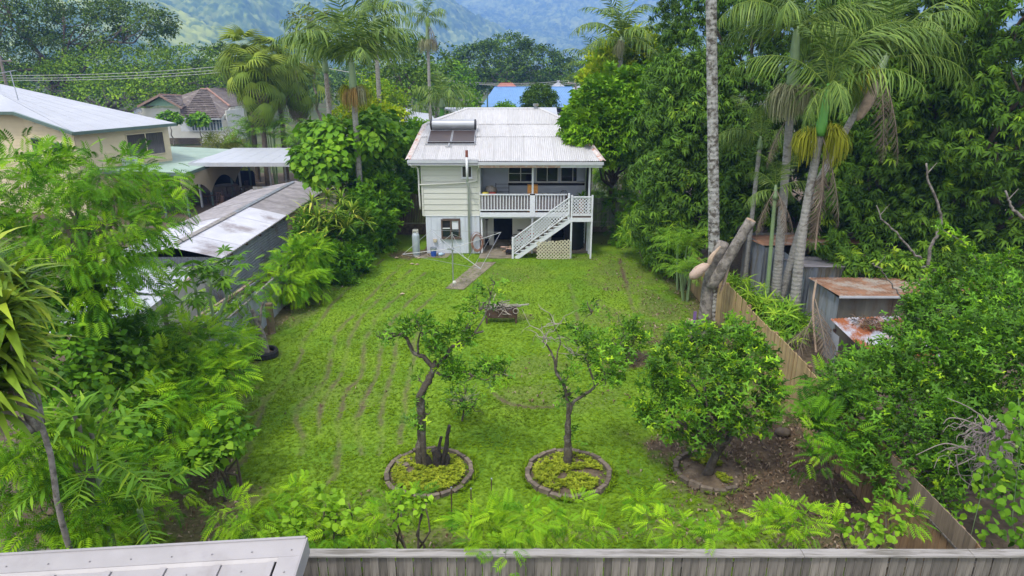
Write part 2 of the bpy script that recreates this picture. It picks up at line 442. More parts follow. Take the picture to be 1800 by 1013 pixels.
m_silver = mat('silver_grey_roof_iron', (.37, .39, .43), .45, .05, 1.2, stain=(.43, .45, .49), stain_amt=.3, stain_scale=.4, objvar=.03)
m_carport = mat('white_carport_roof', (.44, .465, .51), .45, .04, 2)
m_cloth = mat('beige_shade_cloth', (.50, .42, .28), .85, .08, 2, stretch=(1, 1, .3))
m_browntile = mat('mossy_brown_tiled_roof', (.12, .10, .09), .85, .3, 2.5, stain=(.25, .22, .2), stain_amt=.35, stain_scale=1.0, objvar=.15)
m_terra = mat('terracotta_ridge', (.32, .19, .15), .8, .2, 4)
m_mint = mat('mint_gable', (.33, .55, .42), .6, .06, 3)
m_offwhite = mat('off_white_wall', (.60, .60, .55), .6, .05, 2)
m_blueroof = mat('bright_blue_roof', (.105, .235, .45), .5, .08, 1.0, objvar=.03)
m_redroof = mat('orange_red_roof', (.36, .09, .05), .6, .15, 2)
m_fruit = mat('green_citrus_fruit', (.22, .36, .05), .4, .15, 8)
m_fruity = mat('yellow_citrus_fruit', (.62, .42, .05), .4, .15, 8)
m_purple = mat('purple_strap', (.17, .10, .26), .6, .1, 4)
m_hose = mat('coiled_hose_pink_brown', (.30, .17, .13), .6, .2, 6)
m_wire = mat('power_line_wire', (.55, .55, .52), .6, .1, 2)
m_pole = mat('timber_power_pole', (.20, .175, .15), .9, .2, 4)

f_cloth = leafmat('beige_shade_cloth_sheet', [(0, (.48, .42, .30)), (1, (.50, .44, .32))], .9, .4, .1, .06, .5, 1.0, True)
g_ = lambda *s: [(a, b) for a, b in s]
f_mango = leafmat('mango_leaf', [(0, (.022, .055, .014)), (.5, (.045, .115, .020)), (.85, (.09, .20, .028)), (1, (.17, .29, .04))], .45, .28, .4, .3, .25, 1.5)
f_feather = leafmat('feathery_leaf', [(0, (.025, .095, .012)), (.45, (.085, .255, .018)), (1, (.23, .45, .025))], .5, .38, .35, .22, .5)
f_citrus = leafmat('citrus_leaf', [(0, (.022, .06, .014)), (.6, (.05, .145, .018)), (.9, (.10, .23, .02)), (1, (.18, .32, .025))], .38, .25, .5, .3, .9, 1.95)
f_palm = leafmat('palm_leaflet', [(0, (.045, .10, .035)), (.5, (.08, .165, .05)), (1, (.17, .28, .09))], .33, .28, .6, .15, .8)
f_palmb = leafmat('bright_palm_leaflet', [(0, (.05, .14, .02)), (.5, (.10, .26, .03)), (1, (.22, .40, .05))], .38, .3, .5, .15, .8)
f_strap = leafmat('strap_leaf', [(0, (.05, .12, .02)), (.5, (.13, .25, .03)), (.9, (.28, .40, .06)), (1, (.38, .32, .18))], .38, .28, .5, .2, 1.5)
f_broad = leafmat('broad_soft_leaf', [(0, (.035, .12, .012)), (.5, (.085, .235, .018)), (1, (.17, .36, .03))], .42, .28, .45, .25, .6)
f_bright = leafmat('yellow_green_leaf', [(0, (.06, .17, .012)), (.5, (.13, .28, .016)), (1, (.32, .44, .03))], .45, .3, .4, .3, .4)
f_far = leafmat('distant_tree_leaf', [(0, (.028, .07, .02)), (.5, (.055, .125, .026)), (1, (.11, .21, .035))], .6, .15, .3, .35, .12, 1.45)
f_olive = leafmat('olive_leaf', [(0, (.05, .085, .03)), (.5, (.10, .15, .045)), (1, (.19, .22, .07))], .5, .2, .4, .25, .5)
f_yucca = leafmat('olive_spiky_leaf', [(0, (.05, .10, .02)), (.6, (.13, .20, .04)), (1, (.26, .30, .09))], .5, .25, .4, .25, .5)
f_fruitg = leafmat('lime_palm_flower_strand', [(0, (.12, .17, .02)), (1, (.27, .32, .06))], .7, .15, .2, .1, 2, 1.1)
f_fruitc = leafmat('straw_palm_flower_strand', [(0, (.17, .18, .09)), (1, (.36, .37, .21))], .8, .15, .2, .1, 2, 1.0, True)
f_fruito = leafmat('orange_palm_fruit_strand', [(0, (.25, .15, .05)), (.5, (.36, .22, .07)), (1, (.24, .27, .09))], .8, .15, .2, .1, 2, 1.0, True)
f_grass = leafmat('lawn_blade', [(0, (.07, .12, .012)), (.3, (.09, .19, .012)), (.7, (.125, .25, .014)), (1, (.18, .32, .03))], .65, .25, .2, .12, .5, 1.12)
f_weed = leafmat('pale_weed_leaf', [(0, (.10, .17, .02)), (1, (.26, .35, .05))], .55, .25, .3, .15, 2)
f_litter = leafmat('dry_leaf_litter', [(0, (.08, .05, .03)), (.6, (.20, .14, .09)), (1, (.38, .30, .22))], .9, .1, .2, .1, 2, 1, True)
# ---------------------------------------------------------------- ground sheet
def struct(o): o['kind'] = 'structure'; return o
m_ground = mat('suburban_ground', (.07, .10, .03), .95, .35, .4, stain=(.11, .085, .055), stain_amt=.5, stain_scale=.15)
g = M(); g.quad((-4000, -300, -.06), (4000, -300, -.06), (4000, 4500, -.06), (-4000, 4500, -.06))
struct(g.build('ground', m_ground))

# ---------------------------------------------------------------- hills
def vnoise(x, y, seed=0):
    """smooth value noise on a lattice"""
    xi = np.floor(x).astype(np.int64); yi = np.floor(y).astype(np.int64); fx = x-xi; fy = y-yi
    fx = fx*fx*(3-2*fx); fy = fy*fy*(3-2*fy)
    def h(a, b):
        n = (a*374761393 + b*668265263 + seed*974711) & 0x7fffffff
        n = ((n ^ (n >> 13))*1274126177) & 0x7fffffff
        return ((n ^ (n >> 16)) & 0xffff)/65535.0
    return (h(xi, yi)*(1-fx)+h(xi+1, yi)*fx)*(1-fy) + (h(xi, yi+1)*(1-fx)+h(xi+1, yi+1)*fx)*fy
def fbm(x, y, seed=0, o=4):
    s = 0; a = .5
    for k in range(o): s = s + a*vnoise(x*2**k, y*2**k, seed+k*7); a *= .5
    return s
def cells(x, y, size, seed=0):
    """rounded tree-top bumps: height 0..1 and an id per tree"""
    gx = np.floor(x/size).astype(np.int64); gy = np.floor(y/size).astype(np.int64)
    best = np.full(x.shape, 9.0); idv = np.zeros(x.shape)
    for dx in (-1, 0, 1):
        for dy in (-1, 0, 1):
            a = gx+dx; b = gy+dy
            def h(k):
                n = (a*374761393 + b*668265263 + (seed+k)*974711) & 0x7fffffff
                n = ((n ^ (n >> 13))*1274126177) & 0x7fffffff
                return ((n ^ (n >> 16)) & 0xffff)/65535.0
            cx = (a+.5+.8*(h(1)-.5))*size; cy_ = (b+.5+.8*(h(2)-.5))*size; r = size*(.55+.4*h(3))
            d = np.hypot(x-cx, y-cy_)/r
            m_ = d < best; best = np.where(m_, d, best); idv = np.where(m_, h(4), idv)
    return np.sqrt(np.clip(1-best**2, 0, 1)), idv
def hills():
    nc, nr = 760, 430
    ang = np.linspace(-46, 46, nc)*PI/180; dist = 780*(4300/780)**(np.linspace(0, 1, nr))
    A, D = np.meshgrid(ang, dist)
    x = D*np.tan(A); y = D
    h = np.full(x.shape, -30.0)
    ridges = [  # depth, crest seen along, fall towards and away
        (1100, [(-900, -90), (0, -60), (245, -4), (310, 30), (400, 66), (480, 95), (560, 122), (700, 190)], .55),
        (1500, [(-900, -110), (200, -90), (430, -30), (520, 38), (590, 74), (660, 104), (740, 135), (860, 200)], .5),
        (2000, [(-900, -110), (400, -100), (690, -50), (784, 0), (842, 30), (898, 64), (943, 91), (1010, 112), (1100, 135), (1250, 200)], .45),
        (2500, [(700, 240), (1000, 122), (1080, 95), (1200, 70), (1400, 20), (1900, -30), (2600, -70)], .45),
    ]
    for yr, pts, k in ridges:
        P = [Y(px, py, yr) for px, py in pts]
        xs = np.array([p.x/yr for p in P]); hs = np.array([p.z for p in P])
        base = np.interp(x/y, xs, hs)
        wob = 160*(fbm(x/330+yr, y/330, int(yr))-.5)
        h = np.maximum(h, base - k*np.abs(y-yr+wob) - 0.0)
    back = 340 + 80*fbm(x/1200, y/1200, 5) - .33*np.abs(y-3500)
    h = np.maximum(h, back)
    gul = (fbm(x/210, y/210, 9)-.5)*45 + (fbm(x/65, y/65, 3)-.5)*12
    h = h + gul*(1+.6*np.clip((y-900)/800, 0, 1))
    c1, i1 = cells(x, y, 9, 3); c2, i2 = cells(x, y, 20, 8)
    far = np.clip((y-1200)/1600, 0, 1)
    h = h + c1*(7+4*far) + c2*(6+8*far)
    tint = np.clip(.02 + .55*i1 + .3*i2 + .25*c1 + .7*(fbm(x/100, y/100, 2)-.5), 0, 1)
    h = np.minimum(h, 500); h[h < -20] = -20
    V = np.stack([x, y, h], -1).reshape(-1, 3)
    idx = np.arange(nc*nr).reshape(nr, nc)
    F = np.stack([idx[:-1, :-1], idx[:-1, 1:], idx[1:, 1:], idx[1:, :-1]], -1).reshape(-1, 4)
    m = leafmat('rainforest_canopy', [(0, (.018, .05, .02)), (.5, (.075, .14, .045)), (1, (.26, .34, .13))], .8, 0.0, .2, .12, .012)
    struct(npmesh('hills', V, F, m, None, tint.ravel(), smooth=True))
hills()

# ---------------------------------------------------------------- haze
hb = M(); hb.box((0, 2100, 262), (9000, 5000, 528))
hz = hb.build('haze', None); hz['kind'] = 'stuff'
mh = bpy.data.materials.new('haze_air'); mh.use_nodes = True; nt = mh.node_tree; nt.nodes.clear()
pv = nt.nodes.new('ShaderNodeVolumePrincipled'); pv.inputs['Color'].default_value = (.22, .42, 1.0, 1); pv.inputs['Density'].default_value = 0.00042
pv.inputs['Anisotropy'].default_value = 0.0
om = nt.nodes.new('ShaderNodeOutputMaterial'); nt.links.new(pv.outputs[0], om.inputs['Volume'])
hz.data.materials.append(mh)

# ---------------------------------------------------------------- lawn
LX0, LX1, LY0, LY1 = -9.6, 7.9, 9.3, 46.0
TRACKS = [
    [(432,734),(473,698),(505,665),(526,624),(532,600),(575,547),(620,497),(674,456)],
    [(524,800),(530,775),(516,739),(526,710),(571,665),(583,612),(592,585),(640,530),(690,480),(720,455)],
    [(558,763),(562,706),(600,653),(612,600),(627,568),(670,520),(720,475)],
    [(575,850),(587,828),(595,734),(607,688),(636,650),(640,600),(660,560),(700,520),(745,480)],
    [(630,800),(625,740),(645,690),(664,645),(668,600),(690,560),(735,515)],
    [(660,800),(668,772),(666,726),(677,688),(691,645),(696,600),(722,560),(765,515)],
    [(700,780),(706,740),(712,690),(724,645),(727,600),(748,565)],
    [(860,690),(885,706),(925,716),(965,716)],
    [(1000,500),(1010,540),(1012,580)], [(1085,455),(1100,500),(1112,545)], [(460,700),(440,790),(400,830)],
]
PATCH = [ # px, py, rx, ry (metres), strength
    (1112,628,1.0,.9,.95),(1150,600,.7,.6,.7),(1078,640,.9,.6,.55),(1160,545,.9,1.2,.45),(1140,520,.6,1.2,.4),(1270,760,1.3,1.3,.7),(1330,800,2.4,2.4,1.0),(1400,850,2.6,1.5,1.0),
    (1230,850,.9,.7,.65),(1330,740,1.5,1.5,.85),(1450,780,1.5,2,.9),(950,690,1.2,.8,.35),(900,650,.8,.9,.3),(930,705,1.1,.5,.35),(355,905,1.1,1.2,.85),(330,860,.9,1.4,.9),(420,640,.6,1.5,.8),(400,700,.7,1.2,.7),
    (760,945,1.1,.35,.7),(1045,940,1.0,.3,.6),(1150,930,1.0,.3,.4),(690,385,1.2,4,.95),(665,410,.8,1.5,.5),(1195,500,.6,2.5,.6),(1195,650,.7,1.2,.5),(1175,470,.5,3,.5),(1090,415,4,2.2,.55),(1020,455,.7,.5,.35),
    (740,447,1.6,.8,.9),(890,555,.9,.45,.55),(450,625,.7,.6,.6),(540,540,.8,2,.5),(600,490,.6,1.5,.4),(1500,900,3,2,.9),(640,900,2,.9,.3),(1210,905,1.2,.5,.4),(1060,560,1.0,1.5,.3),(970,640,1.2,1,.3),(1130,580,1.2,1.4,.45),(1020,700,1.5,.8,.25),(600,700,1.5,1.2,.2),(900,480,2,1.5,.2),(1090,480,1.5,3,.35),
]
def seg_d(px, py, pts):
    best = np.full(px.shape, 1e9)
    for a, b in zip(pts[:-1], pts[1:]):
        vx, vy = b[0]-a[0], b[1]-a[1]; L = vx*vx+vy*vy+1e-9
        t = np.clip(((px-a[0])*vx+(py-a[1])*vy)/L, 0, 1)
        best = np.minimum(best, np.hypot(px-a[0]-t*vx, py-a[1]-t*vy))
    return best
TR_W = [[(G(*p).x, G(*p).y) for p in t] for t in TRACKS]
def lawn_state(x, y):
    n1 = fbm(x*1.7, y*1.7, 21, 4); n2 = fbm(x*.35, y*.35, 31, 3); n3 = fbm(x*5, y*5, 41, 2)
    wx = x + .10*(n3-.5) + .25*(fbm(x*1.1, y*1.1, 77, 2)-.5); wy = y
    tr = np.zeros(x.shape)
    for t in TR_W:
        q = []
        for i in range(len(t)-1):
            q.append(t[i])
        bz = [(v.x, v.y) for v in bez([(a, b, 0) for a, b in t], 4)]
        d = seg_d(wx, wy, bz)
        tr = np.maximum(tr, np.clip(1.25-d/.11, 0, 1))
    tr *= np.clip((n1-.22)*3.2, 0.35, 1)
    di = np.zeros(x.shape)
    for px, py, rx, ry, s in PATCH:
        c = G(px, py)
        d = np.hypot((x-c.x)/rx, (y-c.y)/ry) + (n1-.5)*1.3 + (n3-.5)*.6
        di = np.maximum(di, s*np.clip((1.05-d)*2.2, 0, 1))
    # worn, leafy strips along both boundaries
    di = np.maximum(di, np.clip((x-6.6+(n1-.5)*1.6)/.7, 0, 1)*.8)
    di = np.maximum(di, np.clip((-8.1-x+(n1-.5)*1.4)/.6, 0, 1)*.85)
    di = np.maximum(di, np.clip((36.5-y)*-.6, 0, 1)*np.clip((.0+(n1-.2)*1.4), 0, 1)*(x < -4.3))
    di = np.maximum(di, np.clip((9.9-y+(n1-.5))*1.5, 0, 1)*.6)
    di = np.maximum(di, ((x > -4.6) & (x < 4.1) & (y > 34.1)).astype(float))
    return n1, n2, n3, tr, di
def lawn():
    st = .075
    nx, ny = int((LX1-LX0)/st)+1, int((LY1-LY0)/st)+1
    X, YY = np.meshgrid(np.linspace(LX0, LX1, nx), np.linspace(LY0, LY1, ny))
    n1, n2, n3, tr, di = lawn_state(X, YY)
    z = .035*(n2-.5) + .02*(n1-.5) + .02*n3*(1-di) - .025*tr - .02*di + .012
    V = np.stack([X, YY, z], -1).reshape(-1, 3)
    idx = np.arange(nx*ny).reshape(ny, nx)
    F = np.stack([idx[:-1, :-1], idx[:-1, 1:], idx[1:, 1:], idx[1:, :-1]], -1).reshape(-1, 4)
    m = bpy.data.materials.new('mown_lawn'); m.use_nodes = True
    nt = m.node_tree; N, L = nt.nodes, nt.links; b = N['Principled BSDF']; b.inputs['Roughness'].default_value = .9; b.inputs['Specular IOR Level'].default_value = .15
    tc = N.new('ShaderNodeTexCoord')
    a = N.new('ShaderNodeTexNoise'); a.inputs['Scale'].default_value = 9; a.inputs['Detail'].default_value = 8; a.inputs['Roughness'].default_value = .7; L.new(tc.outputs['Object'], a.inputs['Vector'])
    c = N.new('ShaderNodeTexNoise'); c.inputs['Scale'].default_value = .55; c.inputs['Detail'].default_value = 6; L.new(tc.outputs['Object'], c.inputs['Vector'])
    r1 = _ramp(nt, [(.28, (.075, .145, .012)), (.5, (.13, .24, .014)), (.72, (.20, .32, .025))]); L.new(a.outputs['Fac'], r1.inputs[0])
    r2 = _ramp(nt, [(.3, (.62, .78, .8)), (.5, (1, 1, 1)), (.7, (1.18, 1.08, .9))]); L.new(c.outputs['Fac'], r2.inputs[0])
    mu = N.new('ShaderNodeMixRGB'); mu.blend_type = 'MULTIPLY'; mu.inputs[0].default_value = .8; L.new(r1.outputs[0], mu.inputs[1]); L.new(r2.outputs[0], mu.inputs[2])
    r3 = _ramp(nt, [(.3, (.05, .036, .022)), (.55, (.115, .085, .055)), (.75, (.21, .165, .115))]); L.new(a.outputs['Fac'], r3.inputs[0])
    at = N.new('ShaderNodeAttribute'); at.attribute_name = 'tint'
    mx = N.new('ShaderNodeMixRGB'); L.new(at.outputs['Fac'], mx.inputs[0]); L.new(mu.outputs[0], mx.inputs[1]); L.new(r3.outputs[0], mx.inputs[2])
    L.new(mx.outputs[0], b.inputs['Base Color'])
    bp = N.new('ShaderNodeBump'); bp.inputs['Strength'].default_value = .8; bp.inputs['Distance'].default_value = .03; L.new(a.outputs['Fac'], bp.inputs['Height']); L.new(bp.outputs[0], b.inputs['Normal'])
    dirt = np.clip(di + tr*.75, 0, 1)
    struct(npmesh('lawn', V, F, m, None, dirt.ravel(), smooth=True))
    # blades and clover leaves standing out of the turf
    f = Fol()
    tuft = merge_t([(leaf1(.06, .014, .1, .35), (0, -.9, k*1.26+.3*k), (0, 0, 0), (1, .8, 1.15, .9, 1.05)[k]) for k in range(5)])
    clov = merge_t([(leaf1(.036, .032, .1, .1), (0, -.25, k*2.09), (0, 0, .025), 1) for k in range(3)])
    def sc(n, tpl, y0, y1, s, want_clover=False):
        x = rng.uniform(LX0+.1, LX1-.1, n); y = y0*(y1/y0)**rng.random(n)
        a1, a2, a3, t, d = lawn_state(x, y)
        keep = rng.random(n) > np.clip(d*1.15 + t*1.6, 0, .985)
        if want_clover: keep &= rng.random(n) < np.clip((a1-.35)*4, .1, 1)
        x, y, a1, a2, a3, t = x[keep], y[keep], a1[keep], a2[keep], a3[keep], t[keep]; k = len(x)
        if k == 0: return
        yaw = rng.uniform(0, 2*PI, k)
        d_ = np.stack([np.cos(yaw), np.sin(yaw), rng.normal(0, .12, k)], -1)
        up = np.stack([rng.normal(0, .2, k), rng.normal(0, .2, k), np.ones(k)], -1)
        tint = np.clip(.42 + (a2-.45)*1.0 + (a1-.5)*.7 + rng.normal(0, .12, k) - t*.3, 0, 1)
        f.put(tpl, np.stack([x, y, np.full(k, .008)], -1), d_, up, s*rng.uniform(.6, 1.4, k)*(1+.5*(a1-.5)), tint)
    sc(70000, tuft, LY0, 34.0, 1.0)
    sc(40000, clov, LY0, 24.0, 1.0, True)
    gr = f.build('grass', f_grass); gr['kind'] = 'stuff'; tag(gr, 'short bright green grass and clover over the whole yard')
    # leaf litter on the bare patches
    f = Fol(); n = 60000
    x = rng.uniform(LX0+.1, LX1-.1, n); y = LY0*(36/LY0)**rng.random(n)
    a1, a2, a3, t, d = lawn_state(x, y); keep = rng.random(n) < np.where(x > 3, d*.5, d*.18); x, y = x[keep], y[keep]; k = len(x)
    yaw = rng.uniform(0, 2*PI, k)
    f.put(leaf1(.1, .05, .5, .3), np.stack([x, y, np.full(k, .012)+rng.random(k)*.02], -1), np.stack([np.cos(yaw), np.sin(yaw), rng.normal(0, .25, k)], -1),
          np.stack([rng.normal(0, .4, k), rng.normal(0, .4, k), np.ones(k)], -1), rng.uniform(.5, 1.3, k), rng.random(k))
    lt = f.build('leaf_litter', f_litter); lt['kind'] = 'stuff'; tag(lt, 'brown dry leaf litter lying on the bare soil patches')
lawn()
# concrete path and slab under the house
pth = M()
A1, A2, A3, A4, A5, A6 = G(783, 508), G(815, 510), G(872, 462), G(838, 462), G(845, 455), G(905, 457)
pth.slab([(p.x, p.y, .035) for p in (A1, A2, A3, A4)], .12)
struct(pth.build('path', m_concrete))
sl = M(); sl.slab([(-1.65, 33.05, .05), (.1, 33.05, .05), (.1, 34.2, .05), (4.0, 34.2, .05), (4.0, 38, .05), (-1.65, 38, .05)], .12)
struct(sl.build('concrete_slab_floor', m_concrete))
pad = M(); pad.slab([(-4.9, 33.2, .03), (-3.3, 33.15, .03), (-3.1, 34.05, .03), (-4.9, 34.05, .03)], .1)
struct(pad.build('concrete_pad_floor', m_concrete))
# ================================================================ the white house on stumps
house = thing('house', 'white two storey house with corrugated iron roof at the far end of the lawn', 'house', (0, 34, 0))
def hb_(m): return m
HX0, HXM, HX1, HY0, HY1 = -4.5, -1.62, 4.0, 0.0, 6.0   # local y: 0 = front wall plane
def H(m, name, mt, parent=house, **k): return m.build(name, mt, parent, **k)
# upper walls: backing plus boards
w = M(); w.span(HX0+.03, HXM-.02, .04, .14, 2.02, 4.62); w.span(HX0+.03, HX0+.13, .04, 6, 2.02, 4.9); w.span(HXM-.12, HXM-.02, .14, 2.2, 2.02, 4.62)
wall = H(w, 'upper_wall', m_board)
bd = M(); bd.add([(-.5, -.019, 0), (.5, -.019, 0), (.5, 0.03, 0), (-.5, .03, 0), (-.5, .006, .262), (.5, .006, .262), (.5, .03, .262), (-.5, .03, .262)],
                 [(0, 3, 2, 1), (4, 5, 6, 7), (0, 1, 5, 4), (1, 2, 6, 5), (2, 3, 7, 6), (3, 0, 4, 7)])
bme = bd.mesh('board', m_board)
NB = 9; bh = 2.6/NB
WX0, WX1, WZ0, WZ1 = -2.50, -1.98, 3.92, 4.52      # small upstairs window hole
for i in range(NB):
    z = 2.0 + i*bh
    inst('board', bme, wall, ((HX0+HXM)/2, .01, z), (0, 0, 0), (HXM-HX0, 1, bh/.28))
# left side boards
for i in range(NB+1):
    inst('board', bme, wall, (HX0+.01, 3.0, 2.0+i*bh), (0, 0, -PI/2), (5.9, 1, bh/.28))
cn = M(); cn.span(HX0-.03, HX0+.05, -.035, .05, 2.0, 4.62); cn.span(HXM-.05, HXM+.03, -.035, .05, 2.0, 4.62); cn.build('corner_board', m_board, wall)
# lower wall sheets (ribbed) with window opening
lw = M(); lw.span(HX0+.12, -3.62, .03, .09, 0.02, 2.0); lw.span(-2.62, HXM-.02, .03, .09, .02, 2.0); lw.span(-3.62, -2.62, .03, .09, .02, .82); lw.span(-3.62, -2.62, .03, .09, 1.84, 2.0)
lw.span(HX0+.12, HX0+.18, .09, 6, .02, 2.0)
lower = H(lw, 'lower_wall', m_sheet)
x = HX0+.12; k = 0
while x < HXM-.1:
    wd = min(.29, HXM-.03-x)
    for (z0, z1) in (((.04, .80), (1.86, 1.985)) if (x > -3.72 and x < -2.75) else ((.04, 1.985),)):
        r = M(); r.span(x+.012, x+wd-.012, .004, .03, z0, z1)
        for q in (.07, .14, .21):
            if q < wd-.02: r.span(x+q, x+q+.018, -.008, .004, z0+.003, z1-.003)
        r.build('wall_sheet', m_sheet, lower)
    x += wd
# white drip strip on top of the sheets
dp = M(); dp.span(HX0+.02, HXM+.01, -.03, .03, 1.985, 2.0); H(dp, 'flashing', m_white2)
def window(parent, x0, x1, z0, z1, y=0.0, fm=m_white2, gm=m_glass, mull=1, trans=False, fw=.045, name='window', depth=.05, sill=True):
    f = M(); f.span(x0, x0+fw, y-depth, y+.02, z0, z1); f.span(x1-fw, x1, y-depth, y+.02, z0, z1)
    f.span(x0+fw, x1-fw, y-depth, y+.02, z1-fw, z1); f.span(x0+fw, x1-fw, y-depth, y+.02, z0, z0+fw)
    for i in range(mull):
        xc = x0 + (x1-x0)*(i+1)/(mull+1); f.span(xc-fw*.5, xc+fw*.5, y-depth+.005, y+.018, z0+fw, z1-fw)
    if sill: f.span(x0-.04, x1+.04, y-depth-.05, y-.0, z0-.035, z0-.002)
    wo_ = f.build(name, fm, parent)
    n = mull+1
    for i in range(n):
        a = x0 + (x1-x0)*i/n + fw*.5; b = x0+(x1-x0)*(i+1)/n - fw*.5
        p = M(); p.span(a, b, y-.012, y-.004, z0+fw*.5, z1-fw*.5); p.build('pane', gm, wo_)
        if trans: q = M(); zc = z0+(z1-z0)*trans; q.span(a, b, y-depth+.01, y-.013, zc-.014, zc+.014); q.build('glazing_bar', fm, wo_)
    return wo_
window(house, WX0, WX1, WZ0, WZ1, -.02, m_white2, m_glass2, 1)
# brown lower window, one sash boarded white
bw = M(); bx0, bx1, bz0, bz1 = -3.6, -2.64, .86, 1.82
for a in ((bx0, bx0+.07, bz0, bz1), (bx1-.07, bx1, bz0, bz1), (bx0+.07, bx1-.07, bz1-.07, bz1), (bx0+.07, bx1-.07, bz0, bz0+.05), (-3.15, -3.08, bz0+.05, bz1-.07)):
    bw.span(a[0], a[1], -.06, .05, a[2], a[3])
bw.span(bx0-.05, bx1+.05, -.11, -.02, bz0-.06, bz0-.004)
m_brownwood = mat('brown_window_timber', (.10, .07, .055), .7, .2, 8)
bwo = bw.build('window', m_brownwood, house)
for nm, mt, a in (('pane', m_dark, (bx0+.07, -3.15, 1.38, bz1-.07)), ('pane', m_glass, (bx0+.07, -3.15, bz0+.05, 1.33)), ('white_board', m_white2, (-3.05, bx1-.09, 1.30, bz1-.09)), ('pane', m_glass, (-3.08, bx1-.07, bz0+.05, 1.29))):
    p = M(); p.span(a[0], a[1], -.01, .0, a[2], a[3]); p.build(nm, mt, bwo)
s_ = M(); s_.span(bx0+.07, -3.15, -.05, .01, 1.33, 1.38); s_.build('glazing_bar', m_white, bwo)
# verandah: back wall and three pairs of windows
vb = M(); vb.span(HXM-.02, 3.75, 2.2, 2.3, 2.2, 4.75); vb.span(HXM, HXM+.06, .1, 2.2, 2.2, 4.6); vb.span(3.42, 3.9, 2.14, 2.2, 2.2, 4.75)
H(vb, 'verandah_wall', m_intwall)
for x0, x1 in ((-.20, 1.16), (1.30, 2.52), (2.62, 3.96)):
    window(house, x0*0.98, x1*0.98-.02, 3.36, 4.66, 2.19, m_offwhite, m_glass, 1, .35 if x0 < 1 else False, .038)
st_ = M(); st_.span(-.2, 3.85, 2.10, 2.18, 3.19, 3.31); H(st_, 'dark_sill_rail', m_dark)
dk = M(); dk.span(3.92, 4.0, .3, 2.2, 2.2, 4.6); H(dk, 'dark_end_screen', m_dark)
# floor deck boards and beams
x = .02; n = 0
while x < 2.15:
    d = M(); d.span(HXM, 3.98, x, x+.10, 2.06, 2.09); d.build('deck_board', m_deck, house); x += .108
fl = M(); fl.span(HXM, HX1, 0.03, 2.2, 1.86, 2.05); H(fl, 'deck_joist', m_white)
bm = M(); bm.span(HXM, 2.9, -.09, -.005, 1.95, 2.17); H(bm, 'front_beam', m_white2)
# stumps and undercroft wall
for (x, y) in ((1.03, .1), (HXM+.07, .1), (3.9, .45), (3.9, 2.0), (1.03, 2.2), (3.9, 4.5)):
    p = M(); p.span(x-.045, x+.045, y-.045, y+.045, .0, 1.94); H(p, 'post', m_white2)
ub = M(); ub.span(HXM, -.98, 1.6, 1.68, .05, 1.93); ub.span(.02, 2.1, 1.6, 1.68, .05, 1.93); ub.span(-.98, .02, 1.6, 1.68, 1.85, 1.93); H(ub, 'undercroft_wall', m_offwhite)
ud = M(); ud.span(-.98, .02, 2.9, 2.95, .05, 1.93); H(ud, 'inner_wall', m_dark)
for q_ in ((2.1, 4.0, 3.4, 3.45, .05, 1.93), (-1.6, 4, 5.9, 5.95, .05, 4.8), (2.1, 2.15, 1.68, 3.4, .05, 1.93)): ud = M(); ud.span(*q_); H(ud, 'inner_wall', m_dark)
# roof --------------------------------------------------------------
ez = 4.80                                             # eave height
def RP(x, y):                                        # lean-to roof plane, y local
    return ez + .07 + (y+.42)*.295
Lf = [(-5.08, -.42), (-4.72, 4.0)]; Rf = [(4.38, -.42), (3.45, 4.0)]
roof = thing('roof', None, None); del_keys = None
C.unlink(roof) if False else None
bpy.data.objects.remove(roof)
rb = M()
rb.slab([(-5.0, -.38, RP(0,-.38)-.05), (4.3, -.38, RP(0,-.38)-.05), (3.42, 3.98, RP(0,3.98)-.05), (-4.68, 3.98, RP(0,3.98)-.05)], .06)
rb.slab([(-4.66, 4, RP(0,4)-.06), (3.42, 4, RP(0,4)-.06), (1.55, 6.0, RP(0,4)+.64), (-2.6, 6.0, RP(0,4)+.64)], .05)
rb.slab([(-4.66, 4, RP(0,4)-.06), (-2.6, 6.0, RP(0,4)+.64), (-4.66, 8.2, RP(0,4)-.06)], .05)
rb.slab([(3.42, 4, RP(0,4)-.06), (3.42, 8.2, RP(0,4)-.06), (1.55, 6.0, RP(0,4)+.64)], .05)
rb.slab([(-4.66, 8.2, RP(0,4)-.06), (-2.6, 6.0, RP(0,4)+.64), (1.55, 6.0, RP(0,4)+.64), (3.42, 8.2, RP(0,4)-.06)], .05)
roof = H(rb, 'roof', m_roof)
hz4 = RP(0, 4)
# corrugated sheets: lower course left (behind the solar), lower course right (newer, longer), upper course
def sheet(x0, x1, xt0, xt1, y0, y1, z0, z1, mt=m_roof):
    m = M(); a = (x0, y0, z0); b = (x1, y0, z0)
    # sheet that tapers where it meets a hip
    cnt = max(2, int(round((x1-x0)/.1)))*4; base = 0
    for j in range(2):
        for i in range(cnt+1):
            s = i/cnt; xb = x0+(x1-x0)*s; xtt = xt0+(xt1-xt0)*s
            m.v.append((xb if j == 0 else xtt, y0 if j == 0 else y1, (z0 if j == 0 else z1) + (.018*math.cos(2*PI*i/4))))
    for i in range(cnt): m.f.append((i, i+1, i+cnt+2, i+cnt+1)); m.mi.append(0)
    return m.build('roof_sheet', mt, roof)
def xl(y): return -5.08 + .36*(y+.42)/4.42
def xr(y): return 4.38 - .93*(y+.42)/4.42
ysplit = 2.45
n = 5; xa = xl(-.42); 
for i in range(n):   # behind/under solar (left third), short lower course
    a0 = -5.08 + (3.42)*i/n; a1 = -5.08 + 3.42*(i+1)/n
    t0 = a0 + (.29 if i == 0 else 0)*.85
    sheet(a0, a1+.03, t0, a1+.03, -.44, ysplit, RP(0,-.44)+.006*(i % 2), RP(0,ysplit)+.006*(i % 2))
